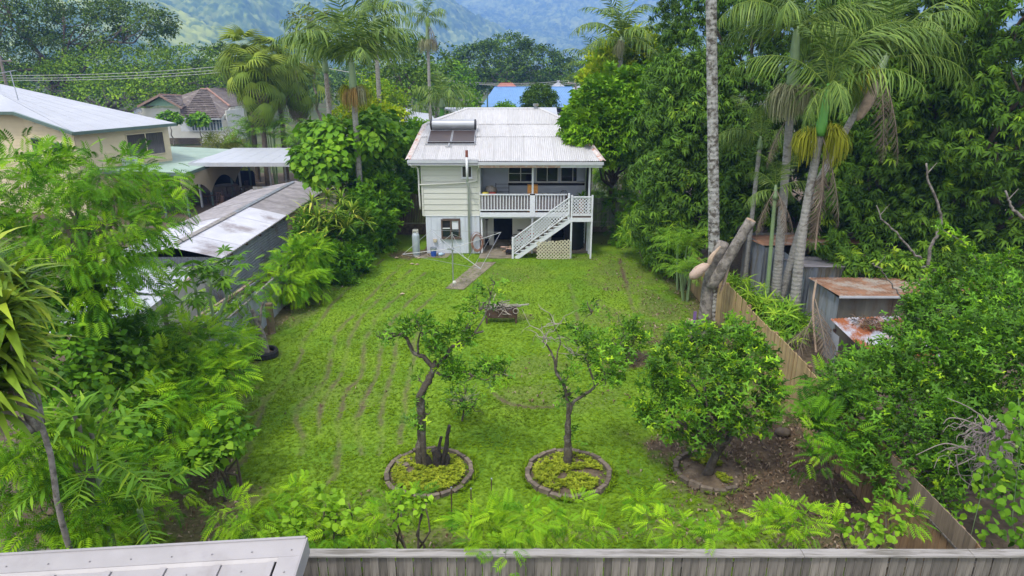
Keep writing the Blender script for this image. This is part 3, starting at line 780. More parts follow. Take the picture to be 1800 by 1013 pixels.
for i in range(8):
    a0 = -1.64 + 6.0*i/8; a1 = -1.64+6.0*(i+1)/8
    t1 = a1+.03 - (.60 if i == 7 else 0)
    sheet(a0, a1+.03, a0, t1, -.60, ysplit, RP(0,-.60)-.01+.012+.006*(i % 2), RP(0,ysplit)+.014+.006*(i % 2), m_roof)
for i in range(11):
    X0, X1 = xl(ysplit-.12), xr(ysplit-.12); T0, T1 = -4.72, 3.45
    a0 = X0+(X1-X0)*i/11; a1 = X0+(X1-X0)*(i+1)/11; t0 = T0+(T1-T0)*i/11; t1 = T0+(T1-T0)*(i+1)/11
    sheet(a0, a1+.02, t0, t1+.02, ysplit-.15, 4.03, RP(0,ysplit-.15)+.03+.006*(i % 2), hz4+.03+.006*(i % 2))
zr = hz4 + .72
for i in range(11):
    # main roof front face from break up to ridge, trimmed at hips
    T0, T1 = -4.72, 3.45
    a0 = T0+(T1-T0)*i/11; a1 = T0+(T1-T0)*(i+1)/11
    m = M(); cnt = 32
    for q in range(cnt+1):
        xx = a0+(a1-a0)*q/cnt
        top = 1.0
        if xx < -2.6: top = (xx+4.72)/2.12
        if xx > 1.6: top = (3.45-xx)/1.85
        top = max(0.0, min(1.0, top)); zz = .018*math.cos(2*PI*q/4) + .035
        m.v.append((xx, 3.98, hz4+zz)); m.v.append((xx, 3.98+2.02*top, hz4+(zr-hz4)*top+zz))
    for q in range(cnt): m.f.append((2*q, 2*q+2, 2*q+3, 2*q+1)); m.mi.append(0)
    m.build('roof_sheet', m_roof, roof)
sidef = M(); sidef.quad((-4.72, 4, hz4+.02), (-2.6, 6, zr+.02), (-2.6, 6.01, zr+.02), (-4.72, 8.2, hz4+.02)); sidef.quad((3.45, 4, hz4+.02), (3.45, 8.2, hz4+.02), (1.6, 6.01, zr+.02), (1.6, 6, zr+.02))
sidef.quad((-4.72, 8.2, hz4+.02), (-2.6, 6, zr+.02), (1.6, 6, zr+.02), (3.45, 8.2, hz4+.02)); sidef.build('side_sheet', m_roof, roof)
def cap(a, b, mt, w=.11, nm='ridge_cap'):
    m = M(); a, b = Vector(a), Vector(b); d = (b-a).normalized(); s = d.cross(Vector((0, 0, 1))).normalized()
    for sg in (-1, 1): m.slab([a, b, b+s*w*sg-Vector((0, 0, .05)), a+s*w*sg-Vector((0, 0, .05))], .006)
    return m.build(nm, mt, roof)
cap((-2.6, 6, zr+.07), (1.6, 6, zr+.07), m_roof)
cap((-4.75, 3.97, hz4+.08), (-2.6, 6, zr+.075), m_roof); cap((3.47, 3.97, hz4+.08), (1.6, 6, zr+.075), m_roof)
cap((-5.08, -.44, RP(0,-.44)+.06), (-4.73, 3.97, hz4+.07), m_rustcap, .13, 'hip_cap'); cap((4.42, -.62, RP(0,-.6)+.06), (3.46, 3.97, hz4+.07), m_rustcap, .15, 'hip_cap')
# gutters and fascia
gt = M(); gt.span(-5.1, -1.66, -.56, -.44, ez-.08, ez+.045); gt.span(-5.1, -1.66, -.44, -.41, ez-.16, ez-.0); gt.build('gutter', m_gutter, roof)
gt = M(); gt.span(-1.63, 4.44, -.74, -.62, ez-.16, ez-.02); gt.build('gutter', m_gutter, roof)
fa = M(); fa.span(-1.60, 2.35, -.60, -.56, ez-.30, ez-.17); fa.build('fascia', m_fascia, roof)
fa = M(); fa.span(2.36, 4.40, -.60, -.56, ez-.30, ez-.17); fa.build('fascia', m_white2, roof)
sf = M(); sf.span(-5.05, 4.3, -.55, .0, ez-.19, ez-.165); sf.span(-1.6, 3.95, .0, 2.2, ez-.16, ez-.13); sf.build('soffit', m_white, roof)
# downpipes and flue
def pipe(pts, r, mt, nm, parent=house): m = M(); m.tube(bez(pts, 4), r, 8); return m.build(nm, mt, parent, smooth=True)
pipe([(-1.62, -.62, ez-.12), (-1.62, -.55, ez-.3), (-1.72, -.12, ez-.48), (-1.75, -.08, 3.9), (-1.80, -.08, 3.78), (-2.3, -.08, 3.70), (-3.6, -.08, 3.62), (-4.62, -.08, 3.58)], .035, m_board, 'downpipe')
pipe([(-4.98, -.5, ez-.1), (-4.9, -.3, ez-.3), (-4.66, -.06, ez-.42), (-4.64, -.06, 3.3), (-4.62, -.04, 2.35)], .045, m_board, 'downpipe')
fl_ = M(); fl_.tube([(-2.19, -.62, 3.8), (-2.19, -.62, 5.02)], .062, 10); fl_.tube([(-2.19, -.62, 3.8), (-2.17, -.12, 3.55), (-2.16, -.1, .05)], .06, 10)
flo = fl_.build('vent_pipe', m_white, house, smooth=True)
ft = M(); ft.tube([(-2.19, -.62, 5.02), (-2.19, -.62, 5.34)], .068, 10); ft.build('rusty_pipe_top', mat('rust_red_pipe', (.22, .07, .05), .8, .2, 10), flo)
# posts and balustrade
for x, z1 in ((1.03, 4.55), (3.86, 4.55)):
    p = M(); p.span(x-.045, x+.045, -.06, .03, 2.09, z1); H(p, 'verandah_post', m_white2)
p = M(); p.span(.90, 1.16, -.1, -.06, 1.98, 3.12); H(p, 'newel_board', m_white2)
rl = M(); rl.span(HXM, 2.75, -.10, -.0, 3.06, 3.12); rl.span(HXM, 2.75, -.075, -.02, 2.27, 2.33); H(rl, 'handrail', m_white2)
bme2 = M().box((0, 0, .365), (.045, .03, .73)).mesh('baluster', m_white2)
x = HXM+.12
while x < 2.72:
    if not (.88 < x < 1.18): inst('baluster', bme2, house, (x, -.05, 2.33))
    x += .152
dks = M(); dks.span(HXM+.05, 2.7, .02, .05, 2.35, 3.0); H(dks, 'balustrade_screen', mat('grey_mauve_screen', (.24, .22, .23), .8, .1, 3))
# stair landing
lt_ = M(); lt_.span(2.86, 3.98, -.98, -.9, 1.90, 2.10); lt_.span(3.9, 3.98, -.9, 0, 1.90, 2.10); lt_.span(2.86, 2.94, -.9, -.1, 1.90, 2.10); H(lt_, 'landing_beam', m_white2)
for i in range(9):
    q = M(); q.span(2.88, 3.96, -.97+i*.104, -.97+i*.104+.097, 2.102, 2.13); q.build('deck_board', m_deck, house)
def post(x, y, z0, z1, nm='post', s=.085, base=True):
    p = M(); p.span(x-s/2, x+s/2, y-s/2, y+s/2, z0, z1)
    if base: p.span(x-s*.45, x+s*.45, y-s*.45, y+s*.45, -.03, z0)
    return p.build(nm, m_white2, house)
post(3.93, -.93, .05, 3.22); post(2.93, -.93, .05, 3.22); post(3.93, -.06, .05, 1.9, s=.08); post(2.78, -.93, 2.05, 3.3, 'newel_post', .1, False)
# lattice builder
def lattice(x0, x1, z0f, z1f, y, pitch=.125, wd=.040, mt=m_white2, nm='lattice', scallop=False):
    m = M()
    for sgn, dy in ((1, 0), (-1, .012)):
        span = 40; c = x0 - 3
        while c < x1 + 3:
            # strip through (c,0) at 45 degrees, clipped
            pts = []
            t = 0.0; st = .03; seg = None
            lo = None; hi = None; zz = -.2
            while zz < 4.0:
                xx = c + sgn*zz
                ins = (x0 <= xx <= x1) and (z0f(xx) <= zz <= z1f(xx))
                if ins:
                    if lo is None: lo = zz
                    hi = zz
                zz += st
            if lo is not None and hi-lo > .04:
                a = Vector((c+sgn*lo, y+dy, lo)); b = Vector((c+sgn*hi, y+dy, hi)); m.bar(a, b, .010, wd)
            c += pitch*1.4142*.92
    m_o = m.build(nm, mt, house)
    m_o['kind'] = 'stuff'; return m_o
lattice(2.98, 3.88, lambda x: 2.27, lambda x: 3.10, -.93)
fr = M(); fr.span(2.98, 3.88, -.96, -.9, 3.10, 3.16); fr.span(2.98, 3.88, -.96, -.9, 2.2, 2.27); H(fr, 'lattice_frame', m_white2)
# stairs going down to the left in front of the deck
SX0, SX1 = .06, 2.82; rise = 2.05
def zs(x): return rise*(x-SX0)/(SX1-SX0)
for yy in (-.97, -.15):
    s2 = M(); s2.bar((SX0+.12, yy, .02), (SX1+.06, yy, rise-.06), .045, .2, up=(0, 0, 1)); H(s2, 'stringer', m_white2)
NT = 11
tme = M().box((0, 0, 0), (.25, .80, .035)).mesh('tread', m_tread)
bkt = M().box((0, 0, 0), (.22, .04, .05)).mesh('tread_end', m_white2)
for i in range(NT):
    x = SX0+.24+(SX1-SX0-.2)*i/NT
    t_ = inst('tread', tme, house, (x, -.56, zs(x)+.10)); inst('tread_end', bkt, t_, (0, -.43, 0))
slope = (rise)/(SX1-SX0)
lattice(SX0+.03, SX1-.05, lambda x: slope*(x-SX0)+.30, lambda x: slope*(x-SX0)+1.04, -.99)
hr = M(); hr.bar((SX0-.02, -.99, 1.06), (SX1, -.99, slope*(SX1-SX0)+1.08), .07, .045); hr.bar((SX0+.02, -.99, .28), (SX1, -.99, slope*(SX1-SX0)+.27), .05, .05); H(hr, 'stair_rail', m_white2)
post(SX0-.02, -.99, .02, 1.12, 'newel_post', .1, False)
# cream loose lattice screen leaning under the stairs
m_ = M()
lat = thing('lattice_screen', 'loose cream plastic lattice panel standing on the grass under the stairs', 'lattice panel')
def lat_panel():
    x0, x1 = 1.22, 2.92
    top = lambda x: .86 + .10*(x-x0)/(x1-x0) + .03*abs(math.sin(x*22))
    m = M()
    for sgn, dy in ((1, 0), (-1, .014)):
        c = x0-3
        while c < x1+3:
            lo = hi = None; zz = 0.0
            while zz < 1.1:
                xx = c+sgn*zz
                if x0 <= xx <= x1 and zz <= top(xx):
                    if lo is None: lo = zz
                    hi = zz
                zz += .02
            if lo is not None and hi-lo > .05: m.bar((c+sgn*lo, 33.0-.06+dy+.06*lo, lo+.02), (c+sgn*hi, 33.0-.06+dy+.06*hi, hi+.02), .012, .052)
            c += .173
    o = m.build('lattice_strips', m_latt, lat); o['kind'] = 'stuff'
lat_panel()
# solar hot water unit
sol = thing('solar_water_heater', 'grey horizontal tank solar water heater with two brown collectors on the roof', 'solar water heater', (-4.72+.0, 34, 0))
def zr_(y): return RP(0, y)+.06
SXa, SXb = .55, 2.72
tk = M(); y0 = 3.0; zt = RP(0, y0)+.38
tk.lathe([(.0, -1.15), (.26, -1.15), (.27, -1.1), (.27, 1.1), (.26, 1.15), (.0, 1.15)], 24)
to = tk.build('tank', m_tank, sol, smooth=False); to.rotation_euler = (0, PI/2, 0); to.location = (1.62, y0, zt)
for sx in (-1, 1):
    e = M(); e.lathe([(.0, 0), (.285, 0), (.285, .07), (.2, .10), (0, .11)], 24); eo = e.build('end_cap', m_black, sol); eo.location = (1.62+sx*1.12, y0, zt); eo.rotation_euler = (0, sx*PI/2, 0)
for i in range(2):
    a = .42 + i*1.22; m = M(); sl_ = .295
    P0 = [(a, 1.35, RP(0, 1.35)+.15), (a+1.16, 1.35, RP(0, 1.35)+.15), (a+1.16, 2.78, RP(0, 2.78)+.15), (a, 2.78, RP(0, 2.78)+.15)]
    m.slab(P0, .09); o = m.build('collector_panel', m_solar, sol)
    fr = M()
    for p, q in ((0, 1), (1, 2), (3, 0)): fr.bar(Vector(P0[p])+Vector((0, 0, .004)), Vector(P0[q])+Vector((0, 0, .004)), .035, .02)
    fr.build('collector_frame', m_steel, o)
rk = M(); rk.bar((.3, 1.3, RP(0,1.3)+.05), (2.9, 1.3, RP(0,1.3)+.05), .05, .06); rk.bar((1.52, 1.32, RP(0,1.3)+.1), (1.52, 1.05, RP(0,1.05)+.05), .06, .04); rk.bar((1.35, 1.02, RP(0,1.02)+.04), (1.7, 1.02, RP(0,1.02)+.04), .04, .03); rk.bar((.6, 2.9, RP(0,2.9)+.06), (2.6, 2.9, RP(0,2.9)+.06), .05, .1); rk.build('mounting_rail', m_steel, sol)
# roof vent
rv = thing('roof_vent', 'small square grey metal vent cowl standing on the roof ridge', 'roof vent', (1.35, 40.0, 6.85))
a = M(); a.lathe([(.09, 0), (.09, .2)], 12); a.build('vent_pipe', m_galv, rv); a = M(); a.box((0, 0, .26), (.3, .3, .13)); a.build('vent_cowl', m_galvd, rv)
# ---------------------------------------------------------------- things round the house
gas = thing('gas_cylinder', 'tall grey gas cylinder standing at the left corner of the white house', 'gas cylinder', (-4.86, 33.55, .03))
a = M(); a.lathe([(.0, .05), (.17, .05), (.19, .1), (.19, 1.02), (.17, 1.13), (.1, 1.19), (0, 1.2)], 20); a.build('tank', m_gas, gas, smooth=True)
a = M(); a.lathe([(.17, 0), (.17, .08)], 20, cap=False); a.lathe([(.12, 1.30), (.14, 1.30), (.14, 1.36), (.12, 1.36)], 16, cap=False)
for k in range(4): a.bar((.13*math.cos(k*PI/2+.5), .13*math.sin(k*PI/2+.5), 1.12), (.13*math.cos(k*PI/2+.5), .13*math.sin(k*PI/2+.5), 1.32), .04, .015)
a.build('collar', m_offwhite, gas); a = M(); a.lathe([(.03, 1.18), (.03, 1.3)], 8); a.build('valve', m_steel, gas)
bk = thing('bucket', 'blue bucket with grey rim on the concrete pad below the brown window', 'bucket', (-3.98, 33.5, .03))
a = M(); a.lathe([(.13, 0), (.155, .3)], 16); a.build('body', m_blue, bk); a = M(); a.lathe([(.160, .3), (.168, .44), (.150, .44), (.145, .32)], 16, cap=False); a.build('rim', m_galv, bk)
a = M(); a.tube([Vector((.16*math.cos(t), 0, .42-.12*math.sin(t))) for t in [PI*k/8 for k in range(9)]], .006, 5); a.build('handle', m_steel, bk)
def blob(m, c, r, seg=8, wob=.2):
    prof = []
    b0 = len(m.v)
    for i in range(1, seg//2+1):
        pass
    n = seg
    rings = seg//2
    for i in range(rings+1):
        ph = PI*i/rings
        for k in range(n):
            a = 2*PI*k/n; q = 1+random.uniform(-wob, wob)
            m.v.append((c[0]+r[0]*math.sin(ph)*math.cos(a)*q, c[1]+r[1]*math.sin(ph)*math.sin(a)*q, c[2]+r[2]*math.cos(ph)))
    for i in range(rings):
        for k in range(n):
            p = b0+i*n+k; q = b0+i*n+(k+1) % n; m.f.append((p, q, q+n, p+n)); m.mi.append(0)
    return m
jg = thing('plastic_bottle', 'small pale blue plastic bottle lying beside the blue bucket', 'bottle', (-3.62, 33.55, .1))
a = M(); a.lathe([(.0, -.12), (.07, -.12), (.08, -.06), (.08, .06), (.03, .12), (.03, .16), (0, .16)], 12); o = a.build('body', mat('pale_blue_plastic', (.4, .55, .7), .4, .1, 5), jg, smooth=True); o.rotation_euler = (0, PI/2, .4)
a = M(); a.lathe([(.034, .16), (.034, .19)], 10); o2 = a.build('lid', m_blue, jg); o2.rotation_euler = (0, PI/2, .4)
def strand_coil(m, cx, cy, cz, r, n, tilt):
    for i in range(n):
        rr = r*random.uniform(.8, 1.1); pts = []
        ox, oz = random.uniform(-.03, .03), random.uniform(-.05, .05); yy = random.uniform(-.08, .08)
        for k in range(17):
            t = 2*PI*k/16; pts.append((cx+ox+rr*.62*math.cos(t), cy+yy, cz+oz+rr*math.sin(t)))
        m.tube(pts, .014, 5, cap=False)
a = M(); strand_coil(a, -1.76, 33.82, .66, .46, 9, 0)
tag(a.build('garden_hose', m_hose), 'pinkish brown garden hose coiled up against the wall corner beside the path', 'garden hose')
bx_ = thing('meter_box', 'little beige box fixed low on the white wall below the brown window', 'box', (-3.93, 33.93, .72))
a = M(); a.box((0, 0, 0), (.17, .1, .16)); a.build('body', mat('beige_box_plastic', (.45, .36, .27), .7, .1, 6), bx_); a = M(); a.box((0, -.055, .01), (.13, .008, .11)); a.build('lid', m_latt, bx_)
# clothes hoist
ch = thing('clothes_hoist', 'old rotary clothes line with four splayed metal arms on the lawn before the house', 'clothes line', (*G(797, 505).xy, 0))
a = M(); a.tube([(0, 0, 0), (0, 0, 2.45)], .028, 10); a.lathe([(.034, 1.1), (.034, 1.6)], 10); a.build('pole', m_steel, ch)
a = M(); a.lathe([(.06, 1.66), (.07, 1.72), (.05, 1.8)], 10); a.box((-.12, 0, 1.72), (.2, .05, .06)); a.build('winder', m_steel, ch)
wires = M(); tips = []
for ang, ln, dz in ((168, 2.28, -.38), (22, 2.25, .52), (-52, 2.1, -.42), (-58+180, 2.05, .42)):
    t = Vector((ln*math.cos(R(ang)), ln*math.sin(R(ang)), 1.74+dz)); tips.append(t)
    a = M(); a.tube([(0, 0, 1.74), t], .014, 6); a.bar((0, 0, 2.38), t*0.42+Vector((0, 0, 1.74*.58)), .012)
    ar = a.build('arm', mat('white_metal_arm', (.46, .47, .49), .4, .12, 4, metal=.4) if 'white_metal_arm' not in MATS else MATS['white_metal_arm'], ch)
order = [0, 2, 1, 3]
for q in (.55, .8, .99):
    for i in range(4):
        p0 = Vector((0, 0, 1.74)).lerp(tips[order[i]], q); p1 = Vector((0, 0, 1.74)).lerp(tips[order[(i+1) % 4]], q)
        if i in (1,) or q > .9: wires.tube([p0, p1], .005 if q < .9 else .008, 4, cap=False)
wo2 = wires.build('line_wires', m_steel, ch)
a = M(); blob(a, (.05, -.03, .22), (.09, .09, .09), 8, .1); a.build('peg_bag', m_offwhite, ch)
# bike under the house
bike = thing('bicycle', 'red bicycle parked in the shade under the house behind the stairs', 'bicycle', (.72, 35.3, .05))
for x in (-.52, .52):
    a = M(); pts = [(x+.33*math.cos(2*PI*k/20), 0, .34+.33*math.sin(2*PI*k/20)) for k in range(21)]; a.tube(pts, .022, 6, cap=False); wl_ = a.build('wheel', m_rubber, bike)
    a = M()
    for k in range(8): a.tube([(x, 0, .34), (x+.31*math.cos(k*PI/4), 0, .34+.31*math.sin(k*PI/4))], .004, 3)
    a.build('spokes', m_steel, wl_)
a = M()
for p, q in (((-.52, 0, .34), (-.15, 0, .38)), ((-.15, 0, .38), (-.28, 0, .85)), ((-.28, 0, .8), (.36, 0, .84)), ((-.15, 0, .38), (.36, 0, .78)), ((.36, 0, .92), (.52, 0, .34)), ((-.52, 0, .34), (-.26, 0, .78))): a.tube([p, q], .022, 6)
a.build('frame', mat('red_bike_paint', (.42, .03, .02), .35, .1, 6), bike)
a = M(); a.box((-.3, 0, .9), (.26, .14, .05)); a.build('saddle', m_black, bike); a = M(); a.tube([(.30, -.28, 1.02), (.38, 0, .98), (.30, .28, 1.02)], .016, 6); a.tube([(.37, 0, .9), (.38, 0, 1.0)], .018, 6); a.build('handlebar', m_black, bike)
# dark water drum under the landing
dr = thing('water_tank', 'big black plastic tank standing under the stair landing', 'tank', (3.25, 35.1, .05))
a = M(); prof = [(.52, 0)]; 
for k in range(9): prof += [(.55, .1+k*.17), (.52, .18+k*.17)]
prof += [(.50, 1.68), (.2, 1.8), (0, 1.8)]
a.lathe(prof, 28); a.build('body', m_black, dr, smooth=True); a = M(); a.lathe([(.0, 1.80), (.19, 1.80), (.19, 1.86), (0, 1.87)], 20); a.build('lid', m_black, dr)
# shovel and odds and ends
sh = thing('shovel', 'dark shovel leaning on the wall under the house beside the doorway', 'shovel', (-1.33, 35.5, .05))
a = M(); a.tube([(0, 0, .35), (0, 0, 1.4)], .02, 6); a.build('shaft', m_iron, sh); a = M(); a.box((0, 0, .2), (.22, .02, .32)); a.build('blade', m_dark, sh); a = M(); a.box((0, 0, 1.42), (.16, .03, .06)); a.build('handle', m_black, sh)
def wood_heap(nm, lab, c, n, L, mt, sp=(.3, .2, .12)):
    t = thing(nm, lab, 'wood pile', c)
    for i in range(n):
        a = M(); d = Vector((random.uniform(-1, 1), random.uniform(-.6, .6), random.uniform(-.12, .12))).normalized()*L*random.uniform(.6, 1)/2
        p = Vector((random.uniform(-1, 1)*sp[0], random.uniform(-1, 1)*sp[1], .05+random.random()*sp[2])); a.tube([p-d, p+d], random.uniform(.025, .045), 6); a.build('log', random.choice(mt), t)
    return t
wood_heap('wood_pile', 'small heap of orange brown wood scraps on the concrete beside the stair foot', (-.22, 34.35, .06), 10, .4, [m_cut, m_barkd, m_fascia], (.22, .3, .16))
br = thing('camp_grill', 'low black grill tray on the concrete by the foot of the stairs', 'grill', (-.12, 33.75, .05))
a = M(); a.box((0, 0, .16), (.42, .3, .1)); a.build('tray', m_black, br); a = M()
for sx in (-1, 1):
    for sy in (-1, 1): a.bar((sx*.17, sy*.12, 0), (sx*.17, sy*.12, .12), .025)
a.build('leg', m_black, br)
# verandah contents
tb = thing('table', 'long dark timber table with bowls on the verandah behind the railing', 'table', (1.95, 35.1, 2.09))
a = M()
for k in range(5): a.span(-.95, .95, -.32+k*.13, -.32+k*.13+.12, .72, .76)
a.build('tabletop', mat('grey_brown_table_timber', (.20, .16, .12), .7, .25, 5), tb)
for sx in (-1, 1):
    for sy in (-1, 1): a = M(); a.span(sx*.85-.035, sx*.85+.035, sy*.25-.035, sy*.25+.035, 0, .72); a.build('leg', m_iron, tb)
for x, nm in ((1.62, 'pale bowl on the verandah table nearer the orange board'), (2.25, 'dark pot on the verandah table farther from the orange board')):
    b = thing('bowl', nm, 'bowl', (x, 35.05, 2.09+.76)); a = M(); a.lathe([(.08, 0), (.19, .07), (.18, .075), (.07, .02)], 16, cap=False); a.lathe([(0, .005), (.08, .005)], 12, cap=False); a.build('body', m_latt if 'pale' in nm else m_black, b)
    a = M(); a.tube([(.16, 0, .06), (.27, 0, .1)], .014, 6); a.build('handle', m_iron, b)
for x, nm, rz in ((2.82, 'black wire chair at the stair end of the verandah table', .5), (-1.12, 'green metal chair on the verandah beside the wall corner', -.4)):
    c = thing('chair', nm, 'chair', (x, 35.0, 2.09), rz); mt = m_black
    a = M(); a.box((0, 0, .44), (.42, .42, .03)); a.build('seat', mt, c); a = M(); a.tube(bez([(-.2, .2, .44), (-.18, .26, .9), (0, .27, .98), (.18, .26, .9), (.2, .2, .44)], 4), .014, 6)
    for k in range(3): a.tube([(-.1+k*.1, .21, .44), (-.1+k*.1, .27, .94)], .008, 5)
    a.build('backrest', mt, c)
    for sx in (-1, 1):
        for sy in (-1, 1): a = M(); a.tube([(sx*.18, sy*.18, .44), (sx*.21, sy*.21, 0)], .014, 6); a.build('leg', mt, c)
cb = thing('storage_cabinet', 'orange timber board cupboard standing behind the verandah post', 'cupboard', (1.04, 34.35, 2.09))
a = M(); a.span(-.26, .26, -.12, .2, .0, 1.42); a.build('cabinet_body', m_orange, cb)
for sx in (0, 1): a = M(); a.span(-.25+sx*.255, -.005+sx*.255, -.14, -.122, .04, 1.40); d_ = a.build('door', m_orange, cb); a = M(); a.box((-.03+sx*.06, -.15, 1.0), (.015, .02, .12)); a.build('handle', m_iron, d_)
rkk = thing('drying_rack', 'black metal drying rack on the verandah between the chairs and first window', 'drying rack', (-.5, 35.3, 2.09))
for k in range(5): a = M(); a.tube([(-.33, 0, .5+k*.2), (.33, 0, .5+k*.2)], .011, 5); a.build('rail', m_black, rkk)
a = M()
for sx in (-1, 1): a.tube([(sx*.34, 0, 0), (sx*.34, 0, 1.36)], .016, 6)
a.build('frame', m_black, rkk)
for x, mt, lab in ((-1.35, m_yellow, 'yellow ball shaped tub on the verandah behind the railing by the wall'), (-.98, m_red, 'orange red pot on the verandah behind the railing by the wall')):
    p = thing('plant_pot', lab, 'pot', (x, 34.22, 2.09)); a = M(); a.lathe([(.12, .72), (.17, .78), (.19, .92), (.17, 1.05), (.14, 1.07)], 14); a.build('body', mt, p); a = M(); a.lathe([(.02, 0), (.12, .02), (.1, .72)], 10); a.build('stand', m_iron, p)
rg = thing('laundry_pile', 'heap of grey cloth and gear on a stand at the verandah corner', 'laundry', (-1.1, 34.75, 2.09))
a = M(); blob(a, (0, 0, 1.05), (.3, .25, .28), 12, .25); a.build('cloth', m_twig, rg, smooth=True); a = M(); a.box((0, 0, .75), (.6, .5, .04))
for sx in (-1, 1):
    for sy in (-1, 1): a.bar((sx*.25, sy*.2, 0), (sx*.25, sy*.2, .74), .03)
a.build('stand', m_iron, rg)
def pot_plant(name, lab, loc, fm, n, L, w, pot=m_terra, h=.25, r=.13, cat='plant'):
    t = thing(name, lab, cat, loc); a = M(); a.lathe([(r*.75, 0), (r, h), (r*.9, h), (r*.85, h-.03), (0, h-.03)], 14); a.build('pot', pot, t)
    f = Fol(); yaw = rng.uniform(0, 2*PI, n); e = rng.uniform(.2, 1.4, n); d = np.stack([np.cos(yaw)*np.cos(e), np.sin(yaw)*np.cos(e), np.sin(e)], -1)
    f.put(strap(1, w, 3, .35), np.tile([0, 0, h], (n, 1)).astype(float), d, np.tile([0, 0, 1.0], (n, 1)), L*rng.uniform(.6, 1, n), rng.random(n)); f.build('leaves', fm, t); return t
pot_plant('potted_plant', 'leafy green potted plant at the stair landing corner of the verandah', (3.55, 34.25, 2.09), f_broad, 46, .62, .12, h=.75, r=.17)
# ================================================================ fences
# front fence of silvered palings with a flat cap
ff = thing('paling_fence', 'long silver grey paling fence with flat cap rail at the bottom edge of the view', 'fence', (0, 9.1, 0))
pm = []
for k in range(6):
    m = M(); w_ = .132; j = random.uniform(-.008, .008)
    m.add([(-w_/2, 0, 0), (w_/2, .004*(k % 3), 0), (w_/2, .018, 0), (-w_/2, .018, 0), (-w_/2, .003*(k % 2), 1.755), (w_/2, 0, 1.755+j*0), (w_/2, .018, 1.755), (-w_/2, .018, 1.755)],
          [(0, 3, 2, 1), (4, 5, 6, 7), (0, 1, 5, 4), (1, 2, 6, 5), (2, 3, 7, 6), (3, 0, 4, 7)])
    pm.append(m.mesh('paling', m_palgrey))
x = -9.3; k = 0
while x < 10.6:
    inst('paling', random.choice(pm), ff, (x, -.02-.012*(k % 2)-random.uniform(0, .006), 0), (random.uniform(-.006, .006), random.uniform(-.006, .006), random.uniform(-.03, .03)), (random.uniform(.94, 1.04), 1, 1)); x += .139; k += 1
x = -9.4; q = 0
for L in (4.2, 5.1, 4.75, 2.7, 3.4):
    c = M(); c.span(x+.003, x+L-.003, -.1, .075, 1.76, 1.80); o = c.build('cap_rail', m_capgrey, ff); bevel(o, .006); o.rotation_euler = (0, random.uniform(-.0008, .0008), 0); x += L
for z in (.3, 1.5):
    c = M(); c.span(-9.4, 10.7, .0, .045, z, z+.075); c.build('rail', m_palgrey, ff)
for x in np.arange(-9.2, 10.7, 2.4):
    c = M(); c.span(x-.05, x+.05, .046, .14, 0, 1.757); c.build('post', m_palgrey, ff)
# side fence on the right boundary
sfm = []
for k in range(5):
    m = M(); m.box((0, 0, .86), (.02, .098, 1.72)); sfm.append((m.mesh('paling', m_pal)))
sfn = []
for k in range(3):
    m = M(); m.box((0, 0, .86), (.02, .098, 1.72)); sfn.append(m.mesh('paling', m_palnear))
sfc = thing('timber_fence', 'golden brown timber paling fence running down the boundary beside the sheds', 'fence', (7.72, 9.2, 0))
y = .05; k = 0
hsec = 0
while y < 24:
    near = y < 6.2
    step = -.05*math.floor(y/2.4) % .12
    inst('paling', random.choice(sfn if near else sfm), sfc, (-.012*(k % 2), y, -.03+step+random.uniform(-.008, .008)), (random.uniform(-.012, .012), random.uniform(-.01, .01), random.uniform(-.04, .04)), (1, random.uniform(.94, 1.02), 1)); y += .101; k += 1
for z in (.35, 1.35):
    c = M(); c.span(.015, .055, 0, 24, z, z+.08); c.build('rail', m_palnear, sfc)
for yy in np.arange(0, 24.1, 2.4):
    c = M(); c.span(.056, .15, yy-.05, yy+.05, 0, 1.72); c.build('post', m_palnear, sfc)
m_palup = mat('grey_brown_paling', (.20, .155, .11), .8, .22, 4, objvar=.15, stain=(.10, .08, .06), stain_amt=.35, stain_scale=2, stretch=(7, 7, .6))
# raised board panel near the corner
c = M(); c.bar((-.05, .25, 1.28), (-.05, 3.1, 1.28), .02, .035); c.build('trim_rail', m_palgrey, sfc)
for i in range(22):
    c = M(); c.span(-.046, -.03, .25+i*.13, .25+i*.13+.125, 1.30, 1.72+.004*(i % 3)); c.build('upper_paling', m_palup, sfc)
# back fence and gate of old pale palings right of the house
bf = thing('gate_fence', 'old grey paling fence with a braced double gate right of the white house', 'fence', (4.1, 39.0, 0))
n = 0
for i in range(34):
    a = M(); a.span(i*.118, i*.118+.095, -.02, 0, .32, 2.0+random.uniform(-.03, .03)); a.build('paling', m_palold, bf)
for z in (.55, 1.62):
    a = M(); a.span(-.05, 4.0, -.06, -.022, z, z+.07); a.build('rail', m_palold, bf)
a = M(); a.bar((.1, -.045, .7), (1.75, -.045, 1.6), .03, .07); a.build('brace', m_palold, bf)
a = M(); a.span(-.1, 4.2, -.05, .05, .0, .3); a.build('plinth', m_brick, bf)
a = M(); a.box((1.9, -.05, 1.78), (.12, .05, .12)); a.build('latch', m_dark, bf)
# brown slat fence left of the house
sb = thing('slat_fence', 'dark brown bamboo slat fence on a low wall left of the white house', 'fence', (-8.0, 38.3, 0))
for i in range(38):
    a = M(); a.span(i*.093, i*.093+.07, -.02, 0, .62+random.uniform(0, .02), 2.35+random.uniform(-.03, .03)); a.build('slat', m_palbrown, sb)
for z in (.64, 1.6):
    a = M(); a.span(0, 3.55, -.05, -.022, z, z+.05); a.build('rail', m_palold if z < 1 else m_palbrown, sb)
a = M(); a.span(-.1, 3.6, -.1, .1, -.02, .60); a.build('low_wall', m_soil, sb)
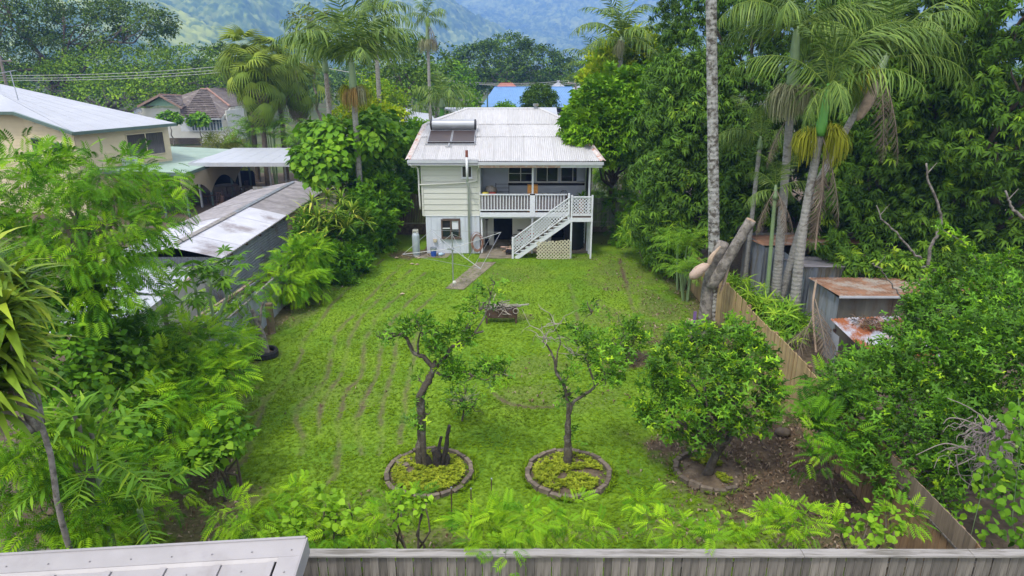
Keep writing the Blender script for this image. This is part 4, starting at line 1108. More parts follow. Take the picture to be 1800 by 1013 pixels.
# galvanised sheet fence on the left
gf = thing('iron_fence', 'leaning galvanised corrugated iron sheets forming the left boundary fence', 'fence', (0, 0, 0))
y = 16.6; k = 0
tops = {0: 1.35}
while y < 27.0:
    m = M(); h = 1.38 + .12*math.sin(k*1.9) ; a = (-9.15-.02*(k % 2), y, .0); b = (-9.15-.02*(k % 2), y+.8, .0); c = (-9.30-.03*math.sin(k), y+.02, h)
    corrugated(m, a, b, c, .09, .013); m.build('iron_sheet', m_galv, gf); y += .77; k += 1
a = M(); a.bar((-9.2, 16.6, 1.36), (-9.25, 22.1, 1.40), .06, .05); a.build('rail', m_capgrey, gf)
a = M(); a.bar((-9.25, 22.1, 1.36), (-9.2, 27.0, 1.42), .06, .05); a.build('rail', m_capgrey, gf)
def roundpost(nm, lab, p, h, r, mt):
    t = thing(nm, lab, 'post', (p.x, p.y, 0)); a = M(); a.lathe([(r, 0), (r*1.02, h*.5), (r*.97, h-.02), (r*.85, h)], 12); a.build('shaft', mt, t, smooth=False)
    a = M(); a.lathe([(r*1.12, -.02), (r*1.1, .04), (r, .06)], 12); a.build('collar', m_soil, t); return t
roundpost('fence_post', 'dark brown round stump post beside the iron fence, nearer the tyre planter', G(478, 586), 1.15, .135, mat('dark_post_timber', (.13, .10, .06), .9, .3, 5))
roundpost('fence_post', 'pale grey round post by the bushes, farther from the tyre planter', G(517, 541), .95, .10, m_barkg)
# tyre planter with sawn trunk
tp = thing('tyre_planter', 'black tyre ring planter sitting on the grass near the iron fence', 'planter', (*G(466, 627).xy, 0))
a = M(); a.lathe([(.30, .0), (.41, .0), (.44, .06), (.44, .2), (.41, .25), (.34, .25), (.31, .2), (.30, .03)], 28, cap=False); a.build('tyre', m_rubber, tp, smooth=False)
a = M(); a.lathe([(0, .12), (.32, .11)], 16, cap=False); a.build('soil', m_soil, tp)
ts = thing('cut_trunk', 'pale dead trunk with sawn fork rising out of the tyre planter', 'tree stump', (*G(466, 627).xy, .1))
a = M(); limb(a, (.05, 0, 0), (-.02, .05, .75), .13, .09, .03); limb(a, (-.02, .05, .7), (-.28, .05, 1.55), .085, .06, .03); limb(a, (-.1, .05, 1.0), (.12, .1, 1.78), .05, .04, .04); a.build('trunk', m_barkg, ts, smooth=True)
a = M(); limb(a, (-.28, .05, 1.5), (-.42, 0, 1.9), .035, .02, .1, 6); limb(a, (-.40, 0, 1.85), (-.85, .1, 1.98), .02, .008, .12, 6); a.build('green_shoot', m_shaft, ts, smooth=True)
# ================================================================ long shed, left
sd = thing('long_shed', 'long low shed with mottled grey iron roof beyond the left boundary', 'shed', (0, 0, 0))
xe, xr_, xw, ze, zr2 = -11.0, -12.9, -15.5, 2.28, 2.72
def strip_roof(y0, y1, side, mt, parent, up=0.0):
    m = M(); a = (xe, y0, ze+up) if side > 0 else (xw, y1, ze-.05+up); b = (xe, y1, ze+up) if side > 0 else (xw, y0, ze-.05+up); c = (xr_, y0, zr2+up) if side > 0 else (xr_, y1, zr2+up)
    corrugated(m, a, b, c, .19, .014, 4); return m.build('roof_sheet', mt, parent)
y = 24.9; k = 0
while y < 39.9:
    L = 1.95; mt = m_shedroof if y < 31.2 else m_shedroof2
    strip_roof(y, y+L+.03, 1, mt, sd, .004*(k % 2)); strip_roof(y-.3, y+L-.27, -1, m_shedroof if y < 29.5 else m_shedroof2, sd, .004*(k % 2)); y += L; k += 1
for y0, y1, mt in ((25.3, 31.2, m_capgrey), (31.25, 40.1, m_galvd)):
    a = M(); a.slab([(xr_-.14, y0, zr2-.01+.03), (xr_, y0, zr2+.07), (xr_, y1, zr2+.07), (xr_-.14, y1, zr2+.02)], .01); a.slab([(xr_, y0, zr2+.07), (xr_+.14, y0, zr2+.02), (xr_+.14, y1, zr2+.02), (xr_, y1, zr2+.07)], .01); a.build('ridge_cap', mt, sd)
a = M(); a.span(xe-.01, xe+.02, 25.38, 40.0, ze-.05, ze-.01); a.build('eave_trim', m_capgrey, sd)
for i in range(9):
    a = M(); a.bar((xe-.4, 26+i*1.6, ze-.07), (xe+.0, 26+i*1.6, ze-.14), .05, .07); a.build('rafter_end', m_iron, sd)
for i, (y0, y1, mt) in enumerate(((25.6, 28.3, m_galv), (28.3, 31, m_galv), (31, 33.6, m_galv), (33.6, 36.5, m_cream), (36.5, 39.8, m_galvd))):
    m = M(); corrugated(m, (xe-.3, y0, .03), (xe-.3, y0, 2.12), (xe-.3, y1+.03, .03), .12, .016); m.build('wall_sheet', mt, sd)
m = M(); corrugated(m, (xw+.3, 25.6, .03), (xe-.3, 25.6, .03), (xw+.3, 25.6, 2.15), .1, .014); m.build('wall_sheet', m_galv, sd)
a = M(); a.span(xw+.3, xw+.34, 25.7, 39.8, .03, 2.15); a.span(xw+.34, xe-.3, 39.76, 39.8, .03, 2.5); a.build('back_wall', m_galvd, sd)
ls = thing('small_shed', 'small shed with bright white roof sheets tucked against the end of the long shed', 'shed', (0, 0, 0))
m = M(); corrugated(m, (-14.6, 22.2, 1.92), (-11.75, 22.2, 1.76), (-14.6, 25.1, 2.0), .19, .014); m.build('roof_sheet', m_carport, ls)
for y0 in (18.6, 20.4):
    m = M(); corrugated(m, (-14.6, y0, 1.80), (-11.9, y0, 1.62), (-14.6, y0+1.8, 1.86), .19, .014); m.build('roof_sheet', m_carport, ls)
for y0 in (18.8, 20.4, 22.3, 23.8):
    m = M(); corrugated(m, (-12.0, y0, .02), (-12.0, y0+1.58, .02), (-12.0, y0, 1.66), .13, .018); m.build('wall_sheet', m_offwhite, ls)
a = M(); a.bar((-11.9, 22.1, 1.72), (-11.75, 25.1, 1.84), .05, .12); a.build('fascia', m_cut, ls)
jl = thing('timber_pile', 'stack of weathered boards and pipes stored behind the iron fence', 'timber pile', (-10.3, 23.6, 0))
for i in range(22):
    a = M(); zz = .1+.055*i; off = random.uniform(-.5, .5); a.bar((random.uniform(-.45, .35), -1.8+off, zz), (random.uniform(-.45, .35), 2.1+off, zz+random.uniform(-.05, .1)), random.choice((.05, .12, .09)), .03); a.build('plank', random.choice([m_palold, m_galv, m_palbrown, m_deadf]), jl)
# ================================================================ neighbour on the left: cream house, patio roof, carport
nh = thing('cream_house', 'cream weatherboard house with large silver grey roof and green gutters at the far left', 'house', (0, 0, 0))
A, B, D = Vector((-25.8, 41, 5.5)), Vector((-22.9, 47.7, 5.5)), Vector((-31, 43.7, 6.5))
Cc = Y(0, 148, 57.0); E = Y(-200, 190, 47.5)
Ccl = Cc + (Cc-B)*0.9; E.z = 6.45
def sheets(poly4, n, mt, parent, rib=.19, amp=.012):
    """roof quad a,b (eave) c,d (ridge) cut into n sheets whose ribs run up the slope"""
    a, b, c, d = [Vector(p) for p in poly4]
    for i in range(n):
        s0, s1 = i/n, (i+1)/n; m = M(); cnt = max(2, int(((b-a).length/n)/rib))*4
        nn = (b-a).cross(d-a).normalized(); nn = nn if nn.z > 0 else -nn
        for q in range(cnt+1):
            s = s0+(s1-s0)*q/cnt; r = nn*(amp*math.cos(2*PI*q/4)+.004*(i % 2)); m.v.append(tuple(a.lerp(b, s)+r)); m.v.append(tuple(d.lerp(c, s)+r))
        for q in range(cnt): m.f.append((2*q, 2*q+2, 2*q+3, 2*q+1)); m.mi.append(0)
        m.build('roof_sheet', mt, parent)
sheets((A, B, Cc, D+Vector((-2.8, 3.3, .9))), 12, m_silver, nh)
# gap between rake and hip is one more plane
m = M(); m.slab([A, D, D+Vector((-2.8, 3.3, .9))], .02); m.build('roof_sheet', m_silver, nh)
Dh = D+Vector((-2.8, 3.3, .9))
m = M(); m.slab([D, Vector((-52, 43.9, 6.5)), Vector((-52, 55, 9.0)), Cc, Dh], .02); m.build('roof_sheet', m_silver, nh)
m = M(); m.slab([Cc, Vector((-52, 55, 9.0)), Vector((-52, 66, 5.8)), Vector((-37, 60, 5.6)), B], .02); m.build('roof_sheet', m_silver, nh)
def gut(a, b, mt=m_greenf, h=.19, w=.14, parent=nh):
    m = M(); m.bar(Vector(a)-Vector((0, 0, h*.4)), Vector(b)-Vector((0, 0, h*.4)), w, h); m.build('gutter', mt, parent)
gut(A, B); gut(A, D); gut(D, (-52, 43.9, 6.45))
def wallq(a, b, z0, z1a, z1b, mt, parent, n_boards=0, nm='wall'):
    a = Vector(a); b = Vector(b); m = M(); m.add([(a.x, a.y, z0), (b.x, b.y, z0), (b.x, b.y, z1b), (a.x, a.y, z1a)], [(0, 1, 2, 3)]); w = m.build(nm, mt, parent)
    if n_boards:
        d = (b-a); d.z = 0; dn = d.normalized(); no = Vector((dn.y, -dn.x, 0)); zb = z0; st = (max(z1a, z1b)-z0)/n_boards
        for i in range(n_boards):
            za = z0+i*st; zt = za+st
            sa = 0.0; sb_ = 1.0
            if zt > min(z1a, z1b)+.01:
                t = (zt-z1a)/(z1b-z1a) if abs(z1b-z1a) > 1e-4 else 1
                if z1b > z1a: sa = max(0, min(1, t))
                else: sb_ = max(0, min(1, t))
            if sb_-sa < .02: continue
            p, q = a.lerp(b, sa), a.lerp(b, sb_); m = M()
            m.add([(p.x+no.x*.04, p.y+no.y*.04, za), (q.x+no.x*.04, q.y+no.y*.04, za), (q.x+no.x*.012, q.y+no.y*.012, zt), (p.x+no.x*.012, p.y+no.y*.012, zt), (p.x, p.y, za), (q.x, q.y, za)], [(0, 1, 2, 3), (4, 5, 1, 0)])
            m.build('board', mt, w)
    return w
ax = (B-A).normalized(); inn = Vector((-ax.y, ax.x, 0))
A1 = A+inn*.5+ax*.35; B1 = B+inn*.5-ax*.3; D1 = D + Vector((.1, .6, 0))
wallq(A1, B1, 0, 5.35, 5.35, m_cream, nh, 24)
wallq((D1.x, D1.y, 0), A1, 0, 6.2, 5.35, m_cream, nh, 30)
wallq((-52, D1.y+.2, 0), (D1.x, D1.y, 0), 0, 6.3, 6.3, m_cream, nh, 30)
# windows: two pane sliding window in the right wall, two dark ones in the end wall
def win_on(a, b, s0, s1, z0, z1, parent, fm, gm, panes=2, off=.05, nm='window', fw=.06):
    a = Vector(a); b = Vector(b); d = (b-a); d.z = 0; L = d.length; dn = d.normalized(); ang = math.atan2(dn.y, dn.x)
    base = a.lerp(b, s0); w = (s1-s0)*L
    f = M()
    for q in ((0, fw, z0, z1), (w-fw, w, z0, z1), (fw, w-fw, z1-fw, z1), (fw, w-fw, z0, z0+fw)): f.span(q[0], q[1], -off-.03, -off+.04, q[2], q[3])
    for i in range(1, panes): f.span(w*i/panes-fw*.4, w*i/panes+fw*.4, -off-.03, -off+.03, z0+fw, z1-fw)
    fo = f.build(nm, fm, parent); fo.location = (base.x, base.y, 0); fo.rotation_euler = (0, 0, ang)
    for i in range(panes):
        p = M(); p.span(w*i/panes+fw*.4, w*(i+1)/panes-fw*.4, -off-.004, -off+.004, z0+fw*.6, z1-fw*.6); p.build('pane', gm, fo)
    return fo
win_on(A1, B1, .50, .93, 3.55, 5.05, nh, m_cream, m_glass2, 2, .07)
win_on((D1.x, D1.y, 0), A1, .12, .32, 4.1, 4.9, nh, m_greenf, m_dark, 1, .08); win_on((D1.x, D1.y, 0), A1, .55, .88, 4.1, 4.75, nh, m_greenf, m_dark, 2, .08)
ac = thing('air_conditioner', 'pale grey air conditioner box hanging on the cream wall under the window', 'air conditioner', (*(A1.lerp(B1, .47)-inn*.35).xy, 3.35), math.atan2(ax.y, ax.x))
a = M(); a.box((0, 0, 0), (.9, .35, .6)); a.build('body', m_carport, ac); a = M(); a.lathe([(.2, 0), (.2, .02), (0, .02)], 16); o = a.build('grille', m_galvd, ac); o.rotation_euler = (PI/2, 0, 0); o.location = (0, -.18, 0)
an = thing('roof_antenna', 'thin metal aerial mast standing on the silver roof of the cream house', 'antenna', Y(33, 178, 47.0))
a = M(); a.tube([(0, 0, -.2), (-.15, 0, 1.9)], .03, 6); a.build('mast', m_steel, an); a = M()
a.bar((-.9, 0, 1.75), (.2, 0, 1.95), .03)
for k in range(5): a.bar((-.8+k*.22, -.3, 1.78+k*.04), (-.8+k*.22, .3, 1.78+k*.04), .02)
a.build('aerial_bars', m_steel, an)
# patio roof
pr = thing('patio_roof', 'pale green corrugated patio roof attached to the cream house', 'patio', (0, 0, 0))
p1, p2, p3, p4 = G(325, 303, 2.9), G(437, 263, 2.9), G(296, 262, 2.95), G(150, 300, 3.1)
p1.z = 2.85; p2.z = 2.85; p4.z = 3.15; p3.z = 3.15
sheets((p1, p2, p3, p4), 9, m_greenroof, pr, .2, .012)
for a_, b_ in ((p1, p2), (p4, p1)):
    m = M(); m.bar(a_-Vector((0, 0, .1)), b_-Vector((0, 0, .1)), .12, .2); m.build('gutter', m_greenf, pr)
for px in (.0, .33, .66, 1.0):
    q = p1.lerp(p2, px); m = M(); m.span(q.x-.25, q.x-.13, q.y+.1, q.y+.22, 0, 2.75); m.build('post', m_greenf if 'm_greenp' not in globals() else m_greenp, pr)
m = M(); q = p1.lerp(p4, .28); m.span(q.x, q.x+.12, q.y+.1, q.y+.22, 0, 2.8); m.build('post', m_greenf, pr)
m = M(); m.span(-27.2, -27.1, 41.8, 55, 0, 2.9); m.span(-27.1, -20.8, 55.2, 55.3, 0, 1.2); m.build('back_wall', m_dark, pr)
# scalloped shade cloth
sc_ = thing('shade_cloth', 'beige shade cloth with scalloped lower edge hanging along the patio side', 'shade cloth', (0, 0, 0))
def scal(y0, y1, depth, x=-20.55, ztop=2.72):
    m = M(); n = 16
    for i in range(n+1):
        s = i/n; y = y0+(y1-y0)*s; lo = ztop-depth*(.48+.52*abs(2*s-1)**2.0)
        m.v += [(x+.03*math.sin(s*9), y, ztop), (x+.05*math.sin(s*7+1), y, (ztop+lo)/2), (x, y, lo)]
    for i in range(n):
        for k in range(2): m.f.append((3*i+k, 3*i+3+k, 3*i+4+k, 3*i+1+k)); m.mi.append(0)
    m.build('cloth_panel', f_cloth, sc_)
for y0, y1 in ((42.2, 46.4), (46.4, 50.6), (50.6, 54.8)): scal(y0, y1, 1.75)
# outdoor chairs and table in the shade
for k, (x, y, lab) in enumerate(((-19.2, 47.2, 'dark patio table and seats set half hidden beneath the shade cloth, nearer the carport post'), (-19.4, 51.0, 'dark patio table under the far scallop of the shade cloth'))):
    t = thing('patio_table', lab, 'table', (x-2, y, 0)); a = M(); a.lathe([(0, .70), (.8, .70), (.8, .74), (0, .74)], 20); a.build('tabletop', m_iron, t)
    a = M(); a.lathe([(.04, 0), (.04, .7)], 8); a.lathe([(.3, 0), (.28, .04), (.04, .06)], 12); a.build('leg', m_iron, t)
for k, (x, y) in enumerate(((-20.2, 46.5), (-22.2, 46.7), (-20.3, 48.2), (-20.4, 50.3), (-20.4, 51.8), (-19.6, 45.2))):
    c = thing('patio_chair', ('dark patio chair beneath the beige shade cloth, %s' % ('first from the carport post', 'behind the first round table', 'between the two round tables', 'in front of the far round table', 'beyond the far round table', 'out in the open beside the carport post')[k]), 'chair', (x, y, 0), k*1.1)
    a = M(); a.box((0, 0, .43), (.45, .45, .04)); a.build('seat', m_iron, c); a = M()
    for q in range(4): a.bar((-.18+q*.12, .2, .45), (-.18+q*.12, .27, .92), .03)
    a.bar((-.22, .27, .92), (.22, .27, .92), .05); a.build('backrest', m_iron, c)
    for sx in (-1, 1):
        for sy in (-1, 1): a = M(); a.bar((sx*.19, sy*.19, 0), (sx*.19, sy*.19, .42), .035); a.build('leg', m_iron, c)
# flat carport
cp = thing('carport', 'flat white roofed carport on grey steel posts behind the long shed', 'carport', (0, 0, 0))
c1, c2, c3, c4 = Vector((-21.5, 46, 3.05)), Vector((-13.2, 46, 3.05)), Vector((-14.0, 53.5, 3.2)), Vector((-21.5, 53.5, 3.2))
for i in range(8):
    m = M(); s0, s1 = i/8, (i+1)/8; m.slab([c1.lerp(c2, s0), c1.lerp(c2, s1)-Vector((.02, 0, 0)), c4.lerp(c3, s1)-Vector((.02, 0, 0)), c4.lerp(c3, s0)], .05); m.build('roof_panel', m_carport, cp)
m = M(); m.span(-21.6, -13.1, 45.88, 45.99, 2.82, 3.08); m.span(-21.6, -21.5, 45.99, 53.5, 2.85, 3.1); m.build('gutter', m_gutter, cp)
for x, y in ((-21.2, 46.2), (-17.5, 49.5), (-21.2, 53.2), (-14.2, 46.2), (-17.6, 53.2)):
    m = M(); m.span(x-.06, x+.06, y-.06, y+.06, 0, 2.95); m.build('post', m_steel, cp)
# ================================================================ sheds right
rs = thing('iron_shed', 'tall grey corrugated iron shed with brown rusted roof behind the palm trunks', 'shed', (0, 0, 0))
zz = 2.25
for y0, y1, x0 in ((26.9, 29.4, 10.25), (24.3, 26.9, 10.9)):
    k = 0
    while y0 < y1-.05:
        m = M(); corrugated(m, (x0, y0, .0), (x0, min(y0+.83, y1), 0), (x0, y0, zz-(.0 if x0 < 10.5 else .12)), .13, .016); m.build('wall_sheet', m_galvd, rs); y0 += .83; k += 1
x0 = 10.25
while x0 < 15.2:
    yy = 26.9 if x0 < 10.85 else 24.3
    m = M(); w2 = .66 if x0 < 10.85 else .83; corrugated(m, (x0, yy, 0), (x0+w2, yy, 0), (x0, yy, 2.2 if x0 < 10.8 else 2.1), .13, .016); m.build('wall_sheet', m_galvd, rs); x0 += w2
m = M(); corrugated(m, (10.15, 26.85, 2.30), (10.15, 29.6, 2.05), (15.4, 26.85, 2.4), .13, .016); m.build('roof_sheet', m_rust2, rs)
m = M(); corrugated(m, (10.8, 24.2, 2.16), (10.8, 26.9, 1.80), (15.4, 24.2, 2.16), .13, .016); m.build('roof_sheet', m_shedroof2, rs)
m = M(); m.span(10.3, 15.2, 29.4, 29.45, 0, 2.2); m.span(15.15, 15.2, 24.4, 29.4, 0, 2.3); m.build('back_wall', m_galvd, rs)
r2 = thing('low_shed', 'wide low shed of dull flat sheets with orange rust streaked roof edge', 'shed', (0, 0, 0))
x0 = 10.95; k = 0
while x0 < 21:
    m = M(); m.span(x0+.004, x0+.896, 21.58+.01*(k % 2), 21.62+.01*(k % 2), 0, 1.93); m.build('wall_sheet', mat('dull_olive_sheet', (.145, .14, .115), .75, .25, 2, stain=(.10, .07, .045), stain_amt=.5, stain_scale=1.0, stretch=(3, 3, .4), objvar=.15) if 'dull_olive_sheet' not in MATS else MATS['dull_olive_sheet'], r2); x0 += .9; k += 1
y0 = 21.6
while y0 < 23.9:
    m = M(); corrugated(m, (10.95, y0, 0), (10.95, y0+.8, 0), (10.95, y0, 1.82), .13, .018); m.build('wall_sheet', m_galvd, r2); y0 += .8
x0 = 10.8
while x0 < 21:
    m = M(); corrugated(m, (x0, 21.35, 1.98), (x0+1.02, 21.35, 1.98), (x0, 23.9, 1.84), .13, .012); m.build('roof_sheet', m_rust2, r2); x0 += 1.0
m = M(); m.span(10.8, 21.2, 21.30, 21.34, 1.92, 1.99); m.build('eave_trim', m_gutter, r2)
m = M(); m.span(11, 21, 23.8, 23.85, 0, 1.8); m.span(21.0, 21.05, 21.6, 23.8, 0, 2.0); m.build('back_wall', m_galvd, r2)
r3 = thing('iron_lean_to', 'small lean-to of white and orange rusted corrugated sheets against the low shed', 'lean-to', (0, 0, 0))
q1, q2, q3, q4 = G(1545, 614, .95), G(1600, 600, .95), G(1592, 558, 1.3), G(1471, 559, 1.3)
for i in range(3):
    s0, s1 = i/3, (i+1)/3; m = M(); Pt = Vector((10.45, 21.0, 1.32)); Qt = Vector((12.7, 21.1, 1.38)); Pb = Vector((10.85, 19.1, .85)); Qb = Vector((12.9, 18.9, .80))
    a_, b_, c_ = Pt.lerp(Qt, s0), Pt.lerp(Qt, s1+.02), Pb.lerp(Qb, s0); corrugated(m, a_, b_, c_, .11, .02, rows=2); m.build('roof_sheet', m_rust, r3)
for i in range(2):
    m = M(); corrugated(m, (10.35, 20.0+i*.5, .05), (10.35, 20.5+i*.5, .05), (10.30, 20.0+i*.5, 1.1-.1*i), .11, .02); m.build('loose_sheet', m_galv, r3)
for x, y in ((10.6, 20.9), (12.6, 21.0), (10.9, 19.3), (12.7, 19.2)):
    m = M(); m.span(x-.04, x+.04, y-.04, y+.04, 0, .80+.2*(y-19)/2); m.build('post', m_iron, r3)
lp = Fol(); n = 500; lp.put(leaf1(.28, .04, .3, .2), np.stack([rng.uniform(11.2, 12.8, n), rng.uniform(20.2, 21.2, n), 1.2+rng.random(n)*.08+.06], -1), norm(np.stack([rng.normal(size=n), rng.normal(size=n)*.5, rng.normal(size=n)*.2], -1)), np.tile([0, 0, 1.0], (n, 1)), rng.uniform(.5, 1.2, n), rng.random(n)*.7)
o = lp.build('leaf_debris', f_litter, r3); o['kind'] = 'stuff'
# ================================================================ roof in the foreground
nr = thing('metal_roof', 'mauve grey steel roof corner with screwed flashing in the near left foreground', 'roof', (0, 0, 0))
K1, K2, K3 = G(537, 945, 2.6), G(-60, 979, 2.6), G(500, 1060, 2.45)
W = (K3-K1); U = (K2-K1)
K4 = K2 + W*1.3; K3b = K1 + W*1.3
def RPt(u, v, h=0.0): return K1 + U*u + W*v + Vector((0, 0, h))
m = M(); m.slab([RPt(0, 0), RPt(1, 0), RPt(1, .30), RPt(0, .30)], .02); o = m.build('ridge_flashing', m_nearroof, nr)
m = M(); m.slab([RPt(0, .302), RPt(.062, .302), RPt(.062, 1.3), RPt(0, 1.3)], .02); m.build('barge_flashing', m_nearroof, nr)
m = M(); m.slab([RPt(.0, -.02, .012), RPt(1, -.02, .012), RPt(1, .02, .018), RPt(0, .02, .018)], .02); m.build('edge_fold', m_nearroof, nr)
# pans with raised ribs beneath the flashings
u = .07; k = 0
while u < 1.0:
    m = M(); m.slab([RPt(u, .34, -.035), RPt(u+.155, .34, -.035), RPt(u+.155, 1.3, -.035), RPt(u, 1.3, -.035)], .01); m.slab([RPt(u, .36, -.005), RPt(u+.02, .36, -.005), RPt(u+.02, 1.3, -.005), RPt(u, 1.3, -.005)], .03)
    m.build('roof_pan', m_nearroof, nr); u += .157; k += 1
m = M(); m.slab([RPt(0, .302, -.005), RPt(1, .302, -.005), RPt(1, .345, -.034), RPt(0, .345, -.034)], .004); m.build('flashing_lip', m_nearroof, nr)
fs = M(); P = [RPt(0, 0), RPt(0, 1.3)]; fs.add([P[0]+Vector((.012, 0, .004)), P[1]+Vector((.012, 0, .004)), P[1]+Vector((.012, 0, -.32)), P[0]+Vector((.012, 0, -.32))], [(0, 1, 2, 3), (3, 2, 1, 0)][:1])
fs.slab([P[0]+Vector((.0, 0, 0)), P[0]+Vector((.03, 0, 0)), P[1]+Vector((.03, 0, 0)), P[1]], .3); fs.build('barge_board', m_nearroof, nr)
bb = M(); bb.add([RPt(0, 0, -.02), RPt(1, 0, -.02), RPt(1, 0, -.3), RPt(0, 0, -.3)], [(0, 1, 2, 3)]); bb.build('fascia', m_nearroof, nr)
wl3 = M(); w0, w1, w2, w3 = RPt(.05, .08), RPt(.95, .08), RPt(.95, 1.25), RPt(.05, 1.25)
for a_, b_ in ((w0, w1), (w1, w2), (w2, w3), (w3, w0)): wl3.add([(a_.x, a_.y, 0), (b_.x, b_.y, 0), (b_.x, b_.y, 2.4), (a_.x, a_.y, 2.4)], [(0, 1, 2, 3)])
wl3.build('shed_wall', m_nearroof, nr)
scm = M().lathe([(.012, 0), (.012, .006), (.007, .006), (.006, .014), (0, .015)], 10).mesh('screw', m_screw)
for i in range(8): inst('screw', scm, nr, RPt(.03+i*.118, .20, .002))
for v in (.55, .95): inst('screw', scm, nr, RPt(.03, v, .002))
for i in range(6): inst('screw', scm, nr, RPt(.16+i*.157, .47, -.034))
# ================================================================ trough with sticks
tg = thing('fire_trough', 'rust brown metal trough on four legs standing in the middle of the lawn', 'trough', (*G(881, 566).xy, 0), .05)
a = M()
a.span(-.58, .58, -.22, -.20, .24, .55); a.span(-.58, .58, .20, .22, .24, .55); a.span(-.60, -.58, -.22, .22, .24, .55); a.span(.58, .60, -.22, .22, .24, .55); a.span(-.58, .58, -.2, .2, .23, .245); a.build('bin', m_iron, tg)
for sx in (-1, 1):
    for sy in (-1, 1): b = M(); b.span(sx*.55-.035, sx*.55+.035, sy*.2-.03-.02*sy*0, sy*.2+.03, 0, .25); b.build('leg', m_iron, tg)
st2 = thing('stick_heap', 'tangle of pale dead branches heaped on top of the metal trough', 'branches', (*G(881, 566).xy, .5))
for i in range(46):
    a = M(); p = Vector((random.uniform(-.5, .25), random.uniform(-.2, .2), random.uniform(0, .22))); d = Vector((random.uniform(-1, 1), random.uniform(-.4, .4), random.uniform(-.25, .2))).normalized()*random.uniform(.2, .5)
    limb(a, p-d, p+d, .018, .007, .08, 5, 4); a.build('branch', random.choice([m_twig, m_twig, m_barkg]), st2)
a = M(); a.bar((.1, -.05, .12), (1.05, .02, .20), .07, .035); a.build('plank', m_palold, st2); a = M(); a.bar((-.1, .1, .10), (.75, -.1, .16), .09, .03); a.build('plank', m_palgrey, st2)
a = M(); a.tube([(.55+.1*math.cos(2*PI*k/12), -.24, .02+.1*math.sin(2*PI*k/12)) for k in range(13)], .02, 6, cap=False); a.build('ring', m_twig, st2)
# ================================================================ brick tree rings
bmesh_ = []
for k in range(4):
    m = M(); j = lambda: random.uniform(-.006, .006)
    L_, T_, H_ = .27, .105, .165
    vs = [(-L_/2+j(), -T_/2+j(), 0), (L_/2+j(), -T_/2+j(), 0), (L_/2*1+j(), T_/2+j(), 0), (-L_/2+j(), T_/2+j(), 0), (-L_/2+j(), -T_/2+j(), H_+j()), (L_/2+j(), -T_/2+j(), H_+j()), (L_/2+j(), T_/2+j(), H_+j()), (-L_/2+j(), T_/2+j(), H_+j())]
    m.add(vs, [(0, 3, 2, 1), (4, 5, 6, 7), (0, 1, 5, 4), (1, 2, 6, 5), (2, 3, 7, 6), (3, 0, 4, 7)]); bmesh_.append(m.mesh('brick', m_brick))
def tree_ring(cx, cy, r, lab, arc=(0, 360), sy=1.0):
    t = thing('brick_edging', lab, 'garden edging', (cx, cy, 0), 0, 'rings of edging blocks round the citrus trees')
    n = int(2*PI*r*(arc[1]-arc[0])/360/.285)
    for i in range(n):
        a = R(arc[0]+(arc[1]-arc[0])*(i+.5)/n); rr = r+random.uniform(-.02, .02)
        inst('brick', random.choice(bmesh_), t, (rr*math.cos(a), rr*sy*math.sin(a), -.03+random.uniform(-.03, .015)), (random.uniform(-.09, .09), random.uniform(-.07, .07), a+PI/2+random.uniform(-.09, .09)))
    m = M(); m.lathe([(r-.05, .03), (r*.6, .07), (0, .09)], 28, cap=False); m.build('soil_bed', m_soil, t)
    f = Fol(); n = 1900; a = rng.uniform(0, 2*PI, n); q = (r-.14)*np.sqrt(rng.random(n)); x = q*np.cos(a); y_ = q*np.sin(a)*sy
    k2 = (fbm(x*2.2+cx, y_*2.2+cy, 4, 3) > (.37 if arc == (0, 360) else .6)); x, y_, a = x[k2], y_[k2], a[k2]; n = len(x); yw = rng.uniform(0, 2*PI, n)
    f.put(merge_t([(leaf1(.06, .03, .1, .1), (0, -.5, k*1.57), (0, 0, 0), 1) for k in range(4)]), np.stack([x, y_, .07+rng.random(n)*.07], -1), np.stack([np.cos(yw), np.sin(yw), rng.random(n)*.4], -1), np.tile([0, 0, 1.0], (n, 1)), rng.uniform(.6, 1.5, n), rng.random(n))
    o = f.build('weeds', f_weed, t); o['kind'] = 'stuff'
    f = Fol(); n = 620 if arc == (0, 360) else 90; a = rng.uniform(0, 2*PI, n); q = r+rng.uniform(.05, .15, n)-.0*(a > 0); x = q*np.cos(a); y_ = q*np.sin(a); k2 = fbm(x*3+cx, y_*3+cy, 9, 2) > .3; x, y_ = x[k2], y_[k2]; n = len(x); yw = rng.uniform(0, 2*PI, n)
    f.put(merge_t([(leaf1(.13, .018, .1, .35), (0, -1.1, k*1.26), (0, 0, 0), (1, .7, 1.15, .9, 1.0)[k]) for k in range(5)]), np.stack([x, y_, np.full(n, .01)], -1), np.stack([np.cos(yw), np.sin(yw), np.zeros(n)], -1), np.tile([0, 0, 1.0], (n, 1)), rng.uniform(.5, 1.4, n), rng.random(n))
    o = f.build('grass_fringe', f_grass, t); o['kind'] = 'stuff'
    return t
R1, R2, R3 = G(754, 834), G(999, 836), G(1248, 832)
tree_ring(R1.x, R1.y, .99, 'ring of edging blocks round the twisted citrus tree with the burnt stump')
tree_ring(R2.x, R2.y, .96, 'ring of edging blocks round the slim forked citrus tree in the centre')
tree_ring(R3.x, R3.y, .80, 'half buried broken ring of edging under the bushy citrus tree', (95, 300))
pt = M(); pt.box((R1.x-.6, R1.y+.35, .10), (.42, .34, .06), (0.05, .05, .5)); tag(pt.build('paving_slab', m_brick), 'flat square paving slab lying inside the ring of the twisted citrus tree', 'paver')
